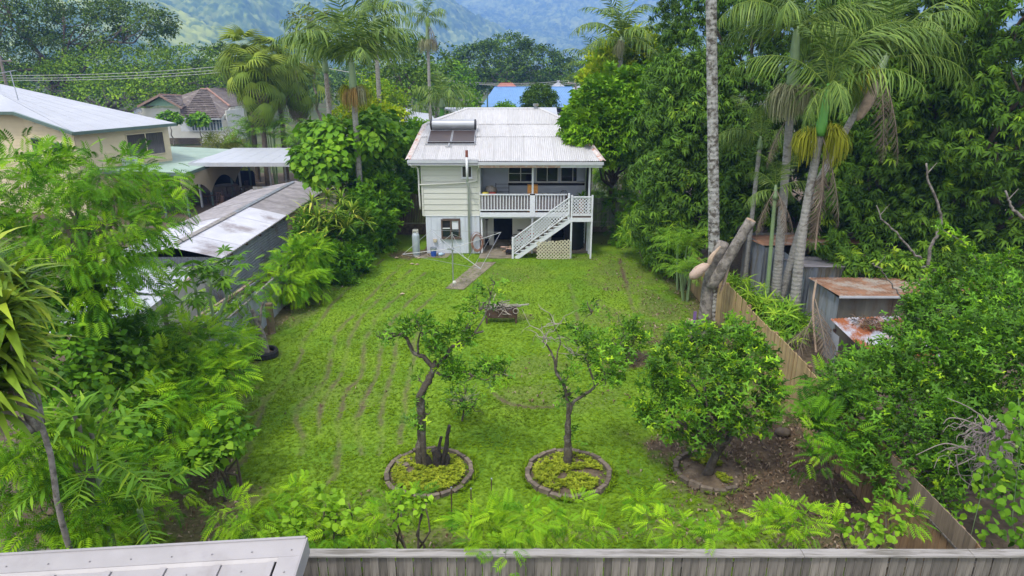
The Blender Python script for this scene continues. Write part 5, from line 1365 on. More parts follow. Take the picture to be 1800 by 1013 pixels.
# three thin stakes by the front fence
for i, (px, py, h) in enumerate(((794, 935, 1.05), (828, 945, 1.15), (863, 895, .75))):
    g_p = G(px, py); s = thing('garden_stake', ('thin dark stake behind the front fence, %s of three' % ('leftmost', 'middle', 'rightmost')[i]), 'stake', (g_p.x, g_p.y, 0))
    a = M(); a.bar((0, 0, -.1), (.02, 0, h), .022); a.build('shaft', m_iron, s); a = M(); a.box((.02, 0, h+.01), (.03, .03, .03)); a.build('top', m_steel, s)
# dropped fruit or bright leaves on grass by the house
for i, (px, py) in enumerate(((736, 456), (724, 466), (733, 467), (697, 455), (707, 519))):
    q = G(px, py); a = M(); a.slab([(q.x-.1, q.y-.06, .07), (q.x+.05, q.y-.08, .08), (q.x+.12, q.y+.04, .06), (q.x-.02, q.y+.1, .08)], .01); tag(a.build('fallen_leaf', m_sheath), 'pale yellow fallen leaf on the grass, number %s counting away from the gas cylinder' % ('one', 'two', 'three', 'four', 'five')[i], 'leaf', 'pale fallen leaves on the lawn')
# ================================================================ far houses
bh_ = thing('tiled_house', 'white cottage with mossy brown tiled roof, mint gable and enclosed verandah', 'house', (0, 0, 0))
Z = lambda px, py, y: Y(px, py, y)
def poly(pts, t, name, mt, parent): m = M(); m.slab(pts, t); return m.build(name, mt, parent)
def tiles(a, b, c, d, rows, cols, mt, parent, nm='roof'):
    """tile courses stepping down a roof plane a,b eave; c,d ridge"""
    a, b, c, d = [Vector(p) for p in (a, b, c, d)]; m = M(); nn = (b-a).cross(d-a).normalized(); nn = nn if nn.z > 0 else -nn
    m.slab([a, b, c, d], .06); r0 = m.build(nm, mt, parent)
    for i in range(rows):
        m = M(); s0, s1 = i/rows, (i+1)/rows
        l0, r_0, l1, r_1 = a.lerp(d, s0), b.lerp(c, s0), a.lerp(d, s1), b.lerp(c, s1)
        for j in range(cols):
            t0, t1 = j/cols, (j+1)/cols; h = .05+.02*(j % 2)
            m.add([l0.lerp(r_0, t0)+nn*(h+.05), l0.lerp(r_0, t1)+nn*(h+.05), l1.lerp(r_1, t1)+nn*(.01), l1.lerp(r_1, t0)+nn*.01, l0.lerp(r_0, t0), l0.lerp(r_0, t1)], [(0, 1, 2, 3), (4, 5, 1, 0)])
        m.build('tile_course', mt, r0)
    return r0
wl_a, wl_b = Z(252, 243, 88), Z(324, 243, 88)
m = M(); m.span(wl_a.x, wl_b.x, 88, 88.15, 0, 4.2); m.build('wall', m_offwhite, bh_)
for xs in (wl_a.x, Z(400, 240, 88).x): m = M(); m.span(xs, xs+.15, 88.16, 94, 0, 3.9); m.build('side_wall', m_offwhite, bh_)
gp = [Z(256, 186, 87.9), Z(308, 186, 87.9), Z(281, 172, 87.9)]; poly(gp, .1, 'gable', m_mint, bh_)
ap_f, ap_b = Z(280, 167, 87), Z(318, 168, 93)
el, er = Z(242, 187, 87), Z(321, 190, 87); elb = el+Vector((1.0, 8, 0)); erb = Z(336, 184, 93)
tiles(er, erb, ap_b, ap_f, 7, 14, m_browntile, bh_); tiles(elb, el, ap_f, ap_b+Vector((-.5, 2, 0)), 7, 14, m_browntile, bh_)
for a_, b_ in ((ap_f, el), (ap_f, er)): m = M(); m.bar(a_-Vector((0, .1, .05)), b_-Vector((0, .1, .05)), .08, .25); m.build('barge_board', mat('pink_brown_barge', (.28, .19, .15), .8, .15, 5) if 'pink_brown_barge' not in MATS else MATS['pink_brown_barge'], bh_)
C1, C2, C3, C4 = Z(317, 207, 86.5), Z(388, 208, 86.5), Z(364, 157, 94.5), Z(352, 156.5, 94.5)
tiles(C1, C2, C3, C4, 16, 22, m_browntile, bh_)
poly([C4, Z(317, 168, 93), Z(317, 190, 88.5), C1], .05, 'roof', m_browntile, bh_)
E2 = Z(404, 188, 92); poly([C2, E2, C3], .06, 'roof', m_browntile, bh_); poly([C3, E2, E2+Vector((0, 8, 0)), C3+Vector((0, 6, 0)), C4+Vector((0, 6, 0)), C4], .06, 'roof', m_browntile, bh_)
m = M(); m.tube([C3+Vector((0, 0, .1)), E2+Vector((0, 0, .1))], .14, 6); m.build('ridge_cap', m_terra, bh_)
m = M(); m.tube([C4, C3], .12, 6); m.tube([ap_f+Vector((0, 0, .05)), ap_b], .1, 6); m.build('ridge_cap', m_terra, bh_)
m = M(); m.bar(C1-Vector((0, .1, .1)), C2-Vector((0, .1, .1)), .12, .16); m.build('gutter', m_gutter, bh_)
v0, v1 = Z(320, 240, 87.2), Z(402, 240, 87.2)
m = M(); m.span(v0.x, v1.x, 87.2, 87.3, 0, 1.45); m.build('verandah_wall', m_offwhite, bh_)
m = M(); m.span(v0.x, v0.x+1.35, 87.19, 87.29, 1.45, 3.0); m.build('door_panel', m_white2, bh_)
k = 0; xx = v0.x+1.4
while xx < v1.x-.6:
    window(bh_, xx, xx+.74, 1.5, 3.0, 87.2, m_white2, mat('pale_blue_window', (.10, .15, .20), .15, .3, 2, spec=.8) if 'pale_blue_window' not in MATS else MATS['pale_blue_window'], 1, .7, .07, depth=.08); xx += .78
window(bh_, Z(275, 240, 88).x, Z(299, 240, 88).x, 2.3, 3.0, 88, m_white2, m_glass, 1)
m = M(); m.span(wl_a.x-.5, wl_b.x+3, 86.0, 86.1, 0, .75); m.build('low_wall', m_brick, bh_)
poly([Z(388, 209, 87.3), Z(404, 190, 90), Z(404, 212, 90), Z(389, 211, 87.3)], .05, 'side_panel', m_offwhite, bh_)
dsh = thing('satellite_dish', 'grey satellite dish on the left wall of the tiled cottage', 'satellite dish', Z(243, 196, 87.5))
a = M(); a.lathe([(0, 0), (.3, .04), (.5, .16)], 16, cap=False); o = a.build('dish', m_galvd, dsh); o.rotation_euler = (PI/2-.3, 0, .3); a = M(); a.bar((0, 0, 0), (.3, .1, -.6), .06); a.build('bracket', m_steel, dsh)
tar = thing('blue_tarp', 'bright blue tarpaulin roof patch just behind the tiled cottage', 'tarpaulin', (0, 0, 0))
poly([Z(386, 166, 104), Z(398, 169, 104), Z(412, 166, 106), Z(400, 158, 108), Z(380, 158, 108)], .05, 'sheet', mat('blue_tarp', (.04, .22, .62), .5, .2, 4), tar); m = M(); q = Z(398, 168, 104); m.span(q.x-1.5, q.x+1, 104.2, 107, 0, q.z-.3); m.build('shed_wall', m_offwhite, tar)
# simple hipped building with details
def far_house(name, lab, cat, x0, x1, y0, y1, ze_, zr_h, roof_m, wall_m, inset=None, wins=3, gut_m=m_gutter, n=10):
    t = thing(name, lab, cat, (0, 0, 0)); ins = inset if inset is not None else (y1-y0)/2
    o = .5; ym = (y0+y1)/2
    a, b, c, d = Vector((x0-o, y0-o, ze_)), Vector((x1+o, y0-o, ze_)), Vector((x1-ins, ym, zr_h)), Vector((x0+ins, ym, zr_h)); e, f = Vector((x1+o, y1+o, ze_)), Vector((x0-o, y1+o, ze_))
    sheets((a, b, c, d), n, roof_m, t, .3, .012); sheets((e, f, d, c), 4, roof_m, t, .3, .012)
    m = M(); m.slab([b, e, c], .04); m.build('roof_sheet', roof_m, t); m = M(); m.slab([f, a, d], .04); m.build('roof_sheet', roof_m, t)
    m = M(); m.bar(a-Vector((0, .05, .05)), b-Vector((0, .05, .05)), .14, .18); m.build('gutter', gut_m, t); m = M(); m.bar(d, c, .25, .1); m.build('ridge_cap', roof_m, t)
    m = M(); m.span(x0, x1, y0, y0+.15, 0, ze_); m.build('wall', wall_m, t); 
    for xs in (x0, x1-.15): m = M(); m.span(xs, xs+.15, y0+.15, y1, 0, ze_); m.build('side_wall', wall_m, t)
    for i in range(wins):
        w = (x1-x0)/wins; window(t, x0+w*(i+.3), x0+w*(i+.72), ze_-1.9, ze_-.7, y0, m_white2, m_glass, 1)
    return t
b0, b1 = Z(846, 187, 95).x, Z(1034, 187, 95).x
far_house('blue_roofed_hall', 'long low building with bright blue iron roof directly behind the white house', 'building', b0+.4, b1-.4, 95.4, 111, 3.95, 6.35, m_blueroof, m_dark, 1.2, 5, m_greenf, 16)
r0 = Z(864, 150, 126).x; far_house('red_roofed_house', 'distant house with orange red roof above the blue roof', 'house', r0, Z(916, 150, 126).x, 126, 134, 4.4, 6.3, m_redroof, m_offwhite, 1.5, 2)
far_house('pale_roofed_house', 'distant house with pale blue white roof near the palms above the blue roof', 'house', Z(968, 145, 132).x, Z(1000, 145, 132).x, 132, 140, 4.8, 6.6, m_silver, m_offwhite, 2, 2)
far_house('white_roofed_shed', 'thin white roofed shed at the end of the blue roof', 'shed', Z(1008, 150, 118).x, Z(1034, 150, 118).x, 118, 123, 5.3, 6.0, m_carport, m_dark, 1, 1)
wh = far_house('white_house', 'white flat looking house with white roof partly hidden between palm and iron roof', 'house', Z(674, 212, 60).x, Z(722, 212, 60).x, 60, 70, 4.65, 5.45, m_carport, m_offwhite, 2, 2, m_dark, 6)
m = M(); a_, b_ = Z(708, 213, 60), Z(764, 209, 62); m.slab([a_, Z(760, 212, 60), b_, Z(760, 204, 68), Z(712, 200, 68)], .12); m.build('carport_roof', m_carport, wh)
m = M(); m.span(Z(722, 230, 60).x+.1, Z(748, 230, 60).x, 64, 64.1, 0, 4.4); m.build('carport_shade_sheet', m_dark, wh)  # near-black sheet added in place of the shade under the carport roof
for px in (724, 746, 758): q = Z(px, 215, 60.2).x; m = M(); m.span(q, q+.12, 60.2, 60.32, 0, 4.5); m.build('post', m_offwhite, wh)
fh = thing('front_house', 'plain white roof just behind the white house with pipe vent', 'house', (0, 0, 0))
f0, f1 = 2.2, 3.6
poly([Z(905, 199, 48), Z(980, 202, 48), Z(978, 189, 55), Z(776, 189, 55), Z(800, 196, 50)], .1, 'roof', m_carport, fh)
m = M(); m.span(Z(905, 199, 48).x, Z(979, 199, 48).x, 48.1, 54, 0, 6.0); m.build('wall', m_offwhite, fh)
window(fh, 1.4, 2.6, 4.4, 5.4, 48.1, m_white2, m_glass, 1)
q = Z(986, 205, 47.5); m = M(); m.span(q.x-.25, q.x+.3, 47.4, 47.9, 5.0, 5.9); tag(m.build('roof_box', m_galvd), 'small grey box vent beside the plain white roof behind the house', 'vent')
fp = thing('flag_pole', 'thin dark green pole standing in front of the blue roof', 'pole', (*Z(857, 195, 90).xy, 0)); a = M(); a.tube([(0, 0, 0), (0, 0, 6.2)], .09, 6); a.build('shaft', m_greenf, fp); a = M(); a.lathe([(.16, 6.2), (.16, 6.4), (0, 6.5)], 8); a.build('cap', m_greenf, fp)
# ---------------------------------------------------------------- power poles and lines
def ppole(lab, base, top, y):
    b = Z(*base, y); t_ = Z(*top, y); p = thing('power_pole', lab, 'power pole', (b.x, b.y, 0))
    a = M(); a.tube([(0, 0, 0), (t_.x-b.x, 0, t_.z)], [.19, .13], 8); a.build('shaft', m_pole, p)
    a = M(); a.bar((t_.x-b.x-1.1, 0, t_.z-.5), (t_.x-b.x+1.1, 0, t_.z-.5), .12); a.build('crossarm', m_pole, p)
    for k in range(3): a = M(); a.lathe([(.04, 0), (.07, .05), (.05, .12), (.07, .16), (0, .2)], 8); o = a.build('insulator', m_offwhite, p); o.location = (t_.x-b.x-.95+k*.95, 0, t_.z-.44)
    return Vector((t_.x, y, t_.z-.3))
w1 = ppole('leaning timber power pole behind the silver roof at the far left', (14, 150), (-1, 98), 72)
w2 = ppole('timber power pole hidden among the fan palms left of centre', (520, 200), (520, 103), 84)
w3 = ppole('dark power pole between the two slender palms behind the white house roof', (766, 200), (766, 112), 88)
w4 = ppole('far power pole behind the yellow green trees', (1012, 200), (1012, 140), 96)
pl_ = M()
def wire(a, b, sag, dz, dx):
    pts = [a.lerp(b, i/14)+Vector((dx, 0, dz-sag*4*(i/14)*(1-i/14))) for i in range(15)]; pl_.tube(pts, .028, 4, cap=False)
w0 = Z(-300, 150, 66)
for dz, dx in ((0, -.9), (0, 0), (0.05, .9)):
    wire(w0, Z(-30, 137, 72), .3, dz-dx*.3, dx); wire(Z(-30, 137, 72), w2, .6, dz-dx*.3, dx); wire(w2, w3-Vector((0, 0, 1.6)), .5, dz-dx*.2, dx); wire(w3-Vector((0, 0, 1.6)), w4, .5, dz-dx*.2, dx)
o = pl_.build('power_lines', m_wire); tag(o, 'three pale power lines sagging between the poles across the far trees', 'power lines', kind='stuff')
# ================================================================ vegetation
def Bp(px, py, y, r, rz=None, ry=None):
    c = Y(px, py, y); return ((c.x, c.y, c.z), (r, ry or r, rz or r*.8))
# ---- templates
T1 = leaf1(1, .42, .12, .2)
T1n = leaf1(1, .26, .1, .35)
def whorl(n, tpl, tilt=.5, sc=(1, .8)):
    return merge_t([(tpl, (0, tilt+.25*((k*7) % 3-1), 2*PI*k/n), (0, 0, 0), sc[k % len(sc)]) for k in range(n)])
W_mango = whorl(8, leaf1(1, .30, .1, .5), .38)        # +X..., leaves radiate round local Z, drooping
W_mango2 = whorl(7, quads(*leaf2(1, .23, .45, .15)), .3)
W_citrus = merge_t([(leaf1(1, .46, .12, .12), (0, -.35+.2*(k % 3), k*1.9), (.28*k, 0, 0), (1, .85, .95)[k % 3]) for k in range(6)])
W_citrus2 = merge_t([(quads(*leaf2(1, .45, .15, .14)), (0, -.35+.2*(k % 3), k*2.2), (.28*k, 0, 0), (1, .85, .95)[k % 3]) for k in range(5)])
def feather(npin=7, seg=1, droop=.35, pw=.05):
    parts = []
    V = []; F = []
    for i in range(npin):
        s = .18+.82*i/(npin-1); x = s*.72; z = -droop*s*s*.7
        l = .40*(1-.30*abs(s-.55)*1.6)
        for sg in (-1, 1):
            a = sg*(1.12-.35*s)
            parts.append((leaf1(l, pw/ l*l*1.0, .05, .28), (0, 0, a), (x, 0, z), 1))
    parts.append((leaf1(.78, .012, 0, droop*.6), (0, 0, 0), (0, 0, 0), 1))
    return merge_t(parts)
T_feather = feather(7, 1, .4, .075)
def feather2(npin=7, droop=.40):
    """close-up: each pinna is a comb of small leaflets"""
    V = []; F = []
    def q(a, b, c, d): n = len(V); V.extend([a, b, c, d]); F.append((n, n+1, n+2, n+3))
    for i in range(npin):
        s = .16+.84*i/(npin-1); x0 = s*.72; z0 = -droop*s*s*.7; l = .40*(1-.45*abs(s-.5))
        for sg in (-1, 1):
            a = sg*(1.15-.4*s); ca, sa = math.cos(a), math.sin(a)
            nl = 7
            for j in range(nl):
                t = (j+.5)/nl; cx, cy, cz = x0+ca*l*t, sa*l*t, z0-.28*l*t*t
                w = .027*(1-.6*abs(t-.35)); h = l/nl*.36
                # one leaflet pair: thin quad across the pinna axis
                nx, ny = -sa, ca
                q((cx-ca*h-nx*w+ca*.012, cy-sa*h-ny*w+sa*.012, cz-.006), (cx+ca*h-nx*w+ca*.012, cy+sa*h-ny*w+sa*.012, cz-.006), (cx+ca*h+nx*w+ca*.012, cy+sa*h+ny*w+sa*.012, cz-.006), (cx-ca*h+nx*w+ca*.012, cy-sa*h+ny*w+sa*.012, cz-.006))
    n = len(V); V += [(0, -.005, 0), (.72, -.003, -droop*.7), (.72, .003, -droop*.7), (0, .005, 0)]; F.append((n, n+1, n+2, n+3))
    return np.array(V, float), np.array(F)
T_feather2 = T_feather
def round_leaf():
    V = [(0, 0, 0), (.15, -.38, .02), (.6, -.42, -.05), (1, 0, -.28), (.6, .42, -.05), (.15, .38, .02), (.45, 0, .03)]
    return np.array(V, float), np.array([(0, 1, 2, 6), (6, 2, 3, 4), (0, 6, 4, 5)])
T_round = round_leaf()
T_heart = round_leaf()
def palmate(n=7):
    return merge_t([(leaf1(1-.25*abs(k-(n-1)/2)/(n/2), .24, .05, .25), (0, 0, (k-(n-1)/2)*.62), (.0, 0, 0), 1) for k in range(n)])
T_palmate = palmate()
T_strap = strap(1, .10, 4, .55, .2, .4, .1)
T_strap2 = strap(1, .075, 3, .6, .2, .35, .1)

def trunk_to(m, base, blobs, r0, top=None, fork=.45, jit=.05, r1f=.25, n=8, twigs=0):
    base = Vector(base); cs = [Vector(b[0]) for b in blobs]
    cen = sum(cs, Vector())/len(cs); lowz = min(c.z for c in cs)
    fk = top if top is not None else base.lerp(Vector((cen.x, cen.y, lowz)), fork+.2)
    fk = Vector(fk)
    limb(m, base, fk, r0, r0*.65, jit, n)
    for c, b in zip(cs, blobs):
        pts = limb(m, fk, c, r0*.5, r0*.12, .07, 6, 5)
        for k in range(twigs):
            e = c+Vector([random.uniform(-.75, .75)*b[1][i] for i in range(3)]); limb(m, pts[-4], e, r0*.16, r0*.04, .08, 5, 4)
def tree(name, label, cat, base, blobs, tpl, n_clump, per, cr, size, fm, r0=.2, bark=None, tint=(.5, .2), group=None, fork=.4, twigs=1, top=None, core=True, **k):
    t = thing(name, label, cat, (base[0], base[1], 0), 0, group)
    off = Vector((base[0], base[1], 0))
    bl = [((b[0][0]-base[0], b[0][1]-base[1], b[0][2]), b[1]) for b in blobs]
    m = M(); trunk_to(m, (0, 0, -.1), bl, r0, (Vector(top)-off) if top is not None else None, fork, twigs=twigs); m.build('trunk', bark or m_barkd, t, smooth=True)
    f = Fol(); crown(f, tpl, bl, n_clump, per, cr, size, tint, **k)
    f.build('crown', fm, t)
    return t
def bush(name, label, cat, blobs, tpl, n_clump, per, cr, size, fm, tint=(.5, .2), group=None, stems=4, bark=None, **k):
    b0 = blobs[0][0]; t = thing(name, label, cat, (b0[0], b0[1], 0), 0, group)
    bl = [((b[0][0]-b0[0], b[0][1]-b0[1], b[0][2]), b[1]) for b in blobs]
    m = M()
    for b in bl:
        for q in range(max(1, stems//len(bl)+1)):
            limb(m, (random.uniform(-.2, .2)+b[0][0]*.6, random.uniform(-.2, .2)+b[0][1]*.6, -.05), (b[0][0]+random.uniform(-.4, .4)*b[1][0], b[0][1]+random.uniform(-.4, .4)*b[1][1], b[0][2]+.3*b[1][2]), .035, .012, .08, 5, 4)
    m.build('stem', bark or m_barkd, t, smooth=True)
    f = Fol(); crown(f, tpl, bl, n_clump, per, cr, size, tint, low=-.95, **k); f.build('leaves', fm, t); return t

# ---- palms
def frond_mesh(L, npair, ll, lw, e0, bend, hang, vee=.35, name='frond', fm=None, seg=2, curl=0.0):
    """a feather frond that starts along +X rising at e0 and bends over; leaflets hang"""
    n = 24; pts = []; p = np.zeros(3); d = e0
    for i in range(n+1):
        pts.append(p.copy()); p = p+np.array([math.cos(d), curl*i/n, math.sin(d)])*L/n; d = e0-bend*((i+1)/n)**1.3
    pts = np.array(pts); f = Fol()
    s = np.linspace(.14, .995, npair); ii = s*n; i0 = np.clip(ii.astype(int), 0, n-1); fr = (ii-i0)[:, None]
    P = pts[i0]*(1-fr)+pts[i0+1]*fr; Tn = norm(pts[i0+1]-pts[i0])
    side = norm(np.cross(Tn, np.array([0, 0, 1.0]))); upv = np.cross(side, Tn)
    ln = ll*np.clip(np.sin((s*.86+.12)*PI)**.55, .25, 1)
    tpl = strap(1, lw/ll, seg, .5*hang, .25, .25)
    for sg in (-1, 1):
        dr = norm(side*sg*(1-.15*hang)+Tn*(.35+.5*s[:, None])+upv*(vee-.2*s[:, None])+np.array([0, 0, -1.0])*hang*(.55+.25*s[:, None])+rng.normal(0, .15, (npair, 3)))
        f.put(tpl, P, dr, norm(upv+side*sg*.3+rng.normal(0, .15, (npair, 3))), ln*rng.uniform(.7, 1.12, npair)*np.where(rng.random(npair) < .06, .35, 1), np.clip(.5+rng.normal(0, .24, npair), 0, 1))
    # rachis
    m = M(); m.tube([tuple(q) for q in pts[::3]], list(np.linspace(.028, .006, len(pts[::3]))*L/3), 4)
    rv = np.array(m.v); fq = []
    for q in m.f:
        if len(q) == 4: fq.append(q)
    f.V.append(rv); f.F.append(np.array(fq)+f.n); f.T.append(np.full(len(rv), .85)); f.n += len(rv)
    V = np.concatenate(f.V); F = np.concatenate(f.F); T = np.concatenate(f.T)
    o = npmesh(name, V, F, fm, None, T); me = o.data; bpy.data.objects.remove(o); return me
FR = {}
def fronds(kind):
    if kind in FR: return FR[kind]
    if kind == 'bang': P = [(3.0, 46, .85, .052, 1.15, 2.0, 1.0), (3.1, 46, .9, .052, .75, 1.7, 1.1), (2.9, 44, .85, .05, .3, 1.35, 1.2), (2.6, 42, .75, .05, 1.4, 1.3, .5)]; fm = f_palm
    elif kind == 'king': P = [(3.3, 27, .95, .10, 1.3, 1.45, .8), (3.4, 27, 1.0, .10, 1.0, 1.45, .9), (3.2, 25, .95, .10, .55, 1.2, 1.0), (2.8, 24, .8, .095, 1.45, .6, .45)]; fm = f_palm
    elif kind == 'bangfar': P = [(3.0, 24, .85, .10, 1.15, 2.0, 1.0), (3.1, 24, .9, .10, .75, 1.7, 1.1), (2.9, 22, .85, .10, .3, 1.35, 1.2), (2.6, 22, .75, .095, 1.4, 1.3, .5)]; fm = f_palm
    elif kind == 'coco': P = [(3.6, 26, .75, .095, 1.1, 1.7, .7), (3.6, 26, .8, .095, .6, 1.5, .8), (3.4, 24, .75, .09, .15, 1.1, .9), (3.0, 24, .7, .09, 1.4, 1.0, .35)]; fm = f_palm
    elif kind == 'areca': P = [(2.1, 26, .55, .05, 1.2, 1.7, .45), (2.2, 26, .55, .05, .85, 1.5, .5), (1.9, 24, .5, .05, .5, 1.2, .6)]; fm = f_palmb
    elif kind == 'broad': P = [(1.7, 15, .50, .085, 1.15, 1.2, .30), (1.6, 14, .48, .085, .8, 1.1, .4), (1.5, 14, .45, .08, .5, .9, .4)]; fm = f_palmb
    elif kind == 'dead': P = [(2.6, 40, .55, .03, -1.1, .35, .8), (2.4, 36, .5, .03, -.9, .6, .9)]; fm = f_deadleaf
    FR[kind] = [frond_mesh(*p, fm=fm) for p in P]; return FR[kind]
f_deadleaf = leafmat('dead_palm_leaflet', [(0, (.10, .08, .058)), (.5, (.17, .135, .10)), (1, (.26, .215, .165))], .9, .1, .2, .2, 1, 1, True)
def fruit_mass(kind, L=.75, n=110, spread=.45, base_r=.05):
    """drooping mop of thin strands"""
    f = Fol(); tpl = strap(1, .018, 4, .0, .1, .5)
    # every strand leaves sideways and falls
    V = []; F = []; T = []
    for i in range(n):
        a = random.uniform(-PI, PI); r = spread*random.uniform(.15, 1.15)**.8; l = L*random.uniform(.35, 1.05)*(1.15-.4*r/spread); w = .0085
        x0 = .05+.25*random.random(); y0 = 0; x1, y1 = .36+.8*r*math.cos(a), .8*r*math.sin(a); zt = random.uniform(-.15, .16)*(.4+r)
        P = [(x0, y0, .1), (x0+(x1-x0)*.55, y0+(y1-y0)*.55, zt+.12), (x1, y1, zt-.10), (x1+.04*math.cos(a), y1+.04*math.sin(a), zt-.12-l*.45), (x1+.02*math.cos(a), y1+.02*math.sin(a), zt-.12-l)]
        wx, wy = -math.sin(a)*w, math.cos(a)*w
        b = len(V)
        for p in P: V += [(p[0]-wx, p[1]-wy, p[2]), (p[0]+wx, p[1]+wy, p[2])]
        for k in range(4): F.append((b+2*k, b+2*k+2, b+2*k+3, b+2*k+1))
        T += [min(1, max(0, random.gauss(.5, .25)))]*10
    fm = {'green': f_fruitg, 'straw': f_fruitc, 'orange': f_fruito}[kind]
    o = npmesh('fruit', np.array(V, float), np.array(F), fm, None, np.array(T)); me = o.data; bpy.data.objects.remove(o); return me
FM = {}
def palm(label, base, top, r0, r1, kind, n, scale, bark, shaft_h=.9, shaft_m=None, fruits=(), deads=(), extra=(), cat='palm tree', az0=0.0, name='palm_tree', curve=0.0, shaft_r=None, group=None, ring=.12):
    base = Vector(base); top = Vector(top); t = thing(name, label, cat, base, 0, group)
    tp = top-base; mid = tp*.5+Vector((curve, 0, 0))
    pts = bez([(0, 0, -.1), mid, tp], 14); L = tp.length; rr = []; k_ = max(12, int(L/ring)); P = []
    for i in range(k_*2+1):
        s = i/(k_*2); q = s*(len(pts)-1); a = int(min(q, len(pts)-2)); p = pts[a].lerp(pts[a+1], q-a); P.append(p); rr.append((r0*(1+.5*math.exp(-s*12))+(r1-r0)*s)*(1.0 if i % 2 else 1.055))
    m = M(); m.tube(P, rr, 12); m.build('trunk', bark, t, smooth=False)
    d = (pts[-1]-pts[-3]).normalized(); cr = tp+d*shaft_h; sr = shaft_r or r1*1.25
    if shaft_h > .1:
        m = M(); m.tube([tp-d*.02, tp+d*.12, tp+d*shaft_h*.5, tp+d*shaft_h*.9, cr+d*.12], [sr*1.15, sr*1.25, sr, sr*.75, sr*.4], 12); m.build('crownshaft', shaft_m or m_shaft, t, smooth=True)
    ms = fronds(kind); ga = 2.39996
    for i in range(n):
        s = i/max(1, n-1); az = az0+i*ga+random.uniform(-.25, .25); mi = (3 if len(ms) > 3 and i >= n-3 else (0 if s > .6 else (1 if s > .28 else min(2, len(ms)-1))))
        inst('frond', ms[mi], t, cr+Vector((0, 0, -.12+.2*s)), (random.uniform(-.25, .25), random.uniform(-.15, .15), az), scale*random.uniform(.88, 1.08))
    for az, tilt, mi, sc in extra: inst('frond', ms[mi], t, cr, (0, -tilt, az), sc*scale)
    for kind_, az, dz, sc in fruits:
        if kind_ not in FM: FM[kind_] = fruit_mass(kind_)
        inst('flower_strands', FM[kind_], t, tp+d*dz+Vector((math.cos(az)*r1, math.sin(az)*r1, 0)), (0, 0, az), sc)
    for az, dz, sc in deads: inst('dead_frond', fronds('dead')[0 if sc > 1 else 1], t, tp+Vector((math.cos(az)*r1, math.sin(az)*r1, dz)), (0, 0, az), sc)
    return t
P1t = Y(621, 158, 36)
palm('tall palm with orange fruit mop and wide arching fronds left of the white house', (P1t.x, 36, 0), P1t, .17, .135, 'king', 23, 1.22, m_palmt, 1.4, m_shaft, [('orange', -1.2, -.1, 1.05), ('orange', -2.0, -.15, .95), ('green', .2, 0, 1.1), ('green', 2.8, 0, 1.1), ('straw', -.5, .0, 1.0)], [], [(-2.9, -.15, 1, 1.0), (-.1, -.1, 1, 1.05)], az0=.4)
q = Y(573, 128, 40)
palm('palm with dark drooping fronds just behind the orange fruited palm', (q.x, 40, 0), q, .15, .12, 'bangfar', 13, 1.0, m_palmt, 1.0, m_shaft, [], [(-1.2, 0, .9)], az0=2.3)
q = Y(660, 60, 43)
palm('palm whose crown rises over the top edge behind the orange fruited palm', (q.x, 43, 0), q, .15, .12, 'bangfar', 13, 1.0, m_palmt, 1.0, m_shaft, [('straw', -1, -.1, .7)], az0=1.1)
q = Y(752, 74, 60)
palm('slender tall grey palm standing alone against the hills behind the house', (q.x, 60, 0), q, .15, .12, 'bangfar', 11, .82, m_palmt, 1.9, m_shaft, [('straw', -2.6, 0, 1.15), ('straw', -.5, 0, 1.15), ('straw', -1.5, 0, 1.0)], [(-.6, 1.4, 1.0), (-.9, 1.2, .8)], az0=0)
q = Y(777, 190, 52)
palm('short palm with yellow green stem and spreading crown behind the roof corner', (q.x, 52, 0), q, .17, .16, 'bangfar', 14, 1.0, m_shaftb, .6, m_shaft, az0=.9)
q = Y(1092, 75, 46)
palm('big coconut like palm with long grey green fronds right of the far hills', (q.x, 46, 0), q, .18, .15, 'coco', 19, 1.15, m_palmt, .3, m_shaft, [('straw', -1.9, -.1, 1.1)], az0=.7)
q = Y(1050, 128, 53)
palm('lower palm crown half hidden beneath the big coconut like palm', (q.x, 53, 0), q, .15, .13, 'coco', 13, .95, m_palmt, .3, m_shaft, [], [(-1.9, -.1, .8)], az0=.2)
q = Y(1180, 85, 50)
palm('palm with yellowing drooping fronds above the yellow green tree', (q.x, 50, 0), q, .16, .13, 'coco', 15, .85, m_palmt, .4, m_shaft, [('straw', -1.4, -.1, .9)], [(-1.8, -.1, .9), (-1.2, 0, .8)], az0=1.7)
# the palms on the right
b = G(1257, 560)
palm('very tall thick palm with mottled grey white trunk reaching past the top edge', (b.x, b.y, 0), (Y(1251, 0, b.y).x-(b.x-Y(1251, 0, b.y).x)*.22, b.y, 13.6), .20, .17, 'bang', 13, 1.05, m_palmw, 1.3, m_shaft, [('straw', -1, 0, 1)], az0=.5, ring=.16)
b = G(1361, 555); q = Y(1392, 160, b.y)
palm('palm with grey ringed trunk and straw coloured flower mops behind the timber fence', (b.x, b.y, 0), q, .17, .125, 'bang', 15, 1.12, m_palmt, 2.0, m_shaft, [('straw', -2.6, 0, 1.25), ('straw', -2.0, -.05, 1.3), ('straw', -1.2, 0, 1.0), ('straw', -.3, .0, 1.15), ('straw', .5, 0, 1.0)], [(-2.6, -1.0, .75)], [(-2.75, .0, 1, 1.1), (3.0, .1, 0, 1.1), (-.3, -.1, 1, 1.0)], az0=.2, shaft_r=.17)
b = G(1393, 580); q = Y(1441, 238, b.y)
palm('leaning palm with bright green crownshaft and lime yellow flower mops', (b.x, b.y, 0), q, .18, .13, 'bang', 9, 1.12, m_palmt, 1.55, m_shaftb, [('green', -2.8, .0, 1.2), ('green', 2.7, .05, 1.0), ('green', -.7, .05, 1.2), ('green', .1, .1, 1.25)], [(-.9, -.1, 1.15)], [(-2.3, -.35, 2, .75), (-.15, .25, 0, 1.15), (-.3, .05, 0, 1.3)], az0=2.2, curve=-.12, ring=.15, shaft_r=.15)
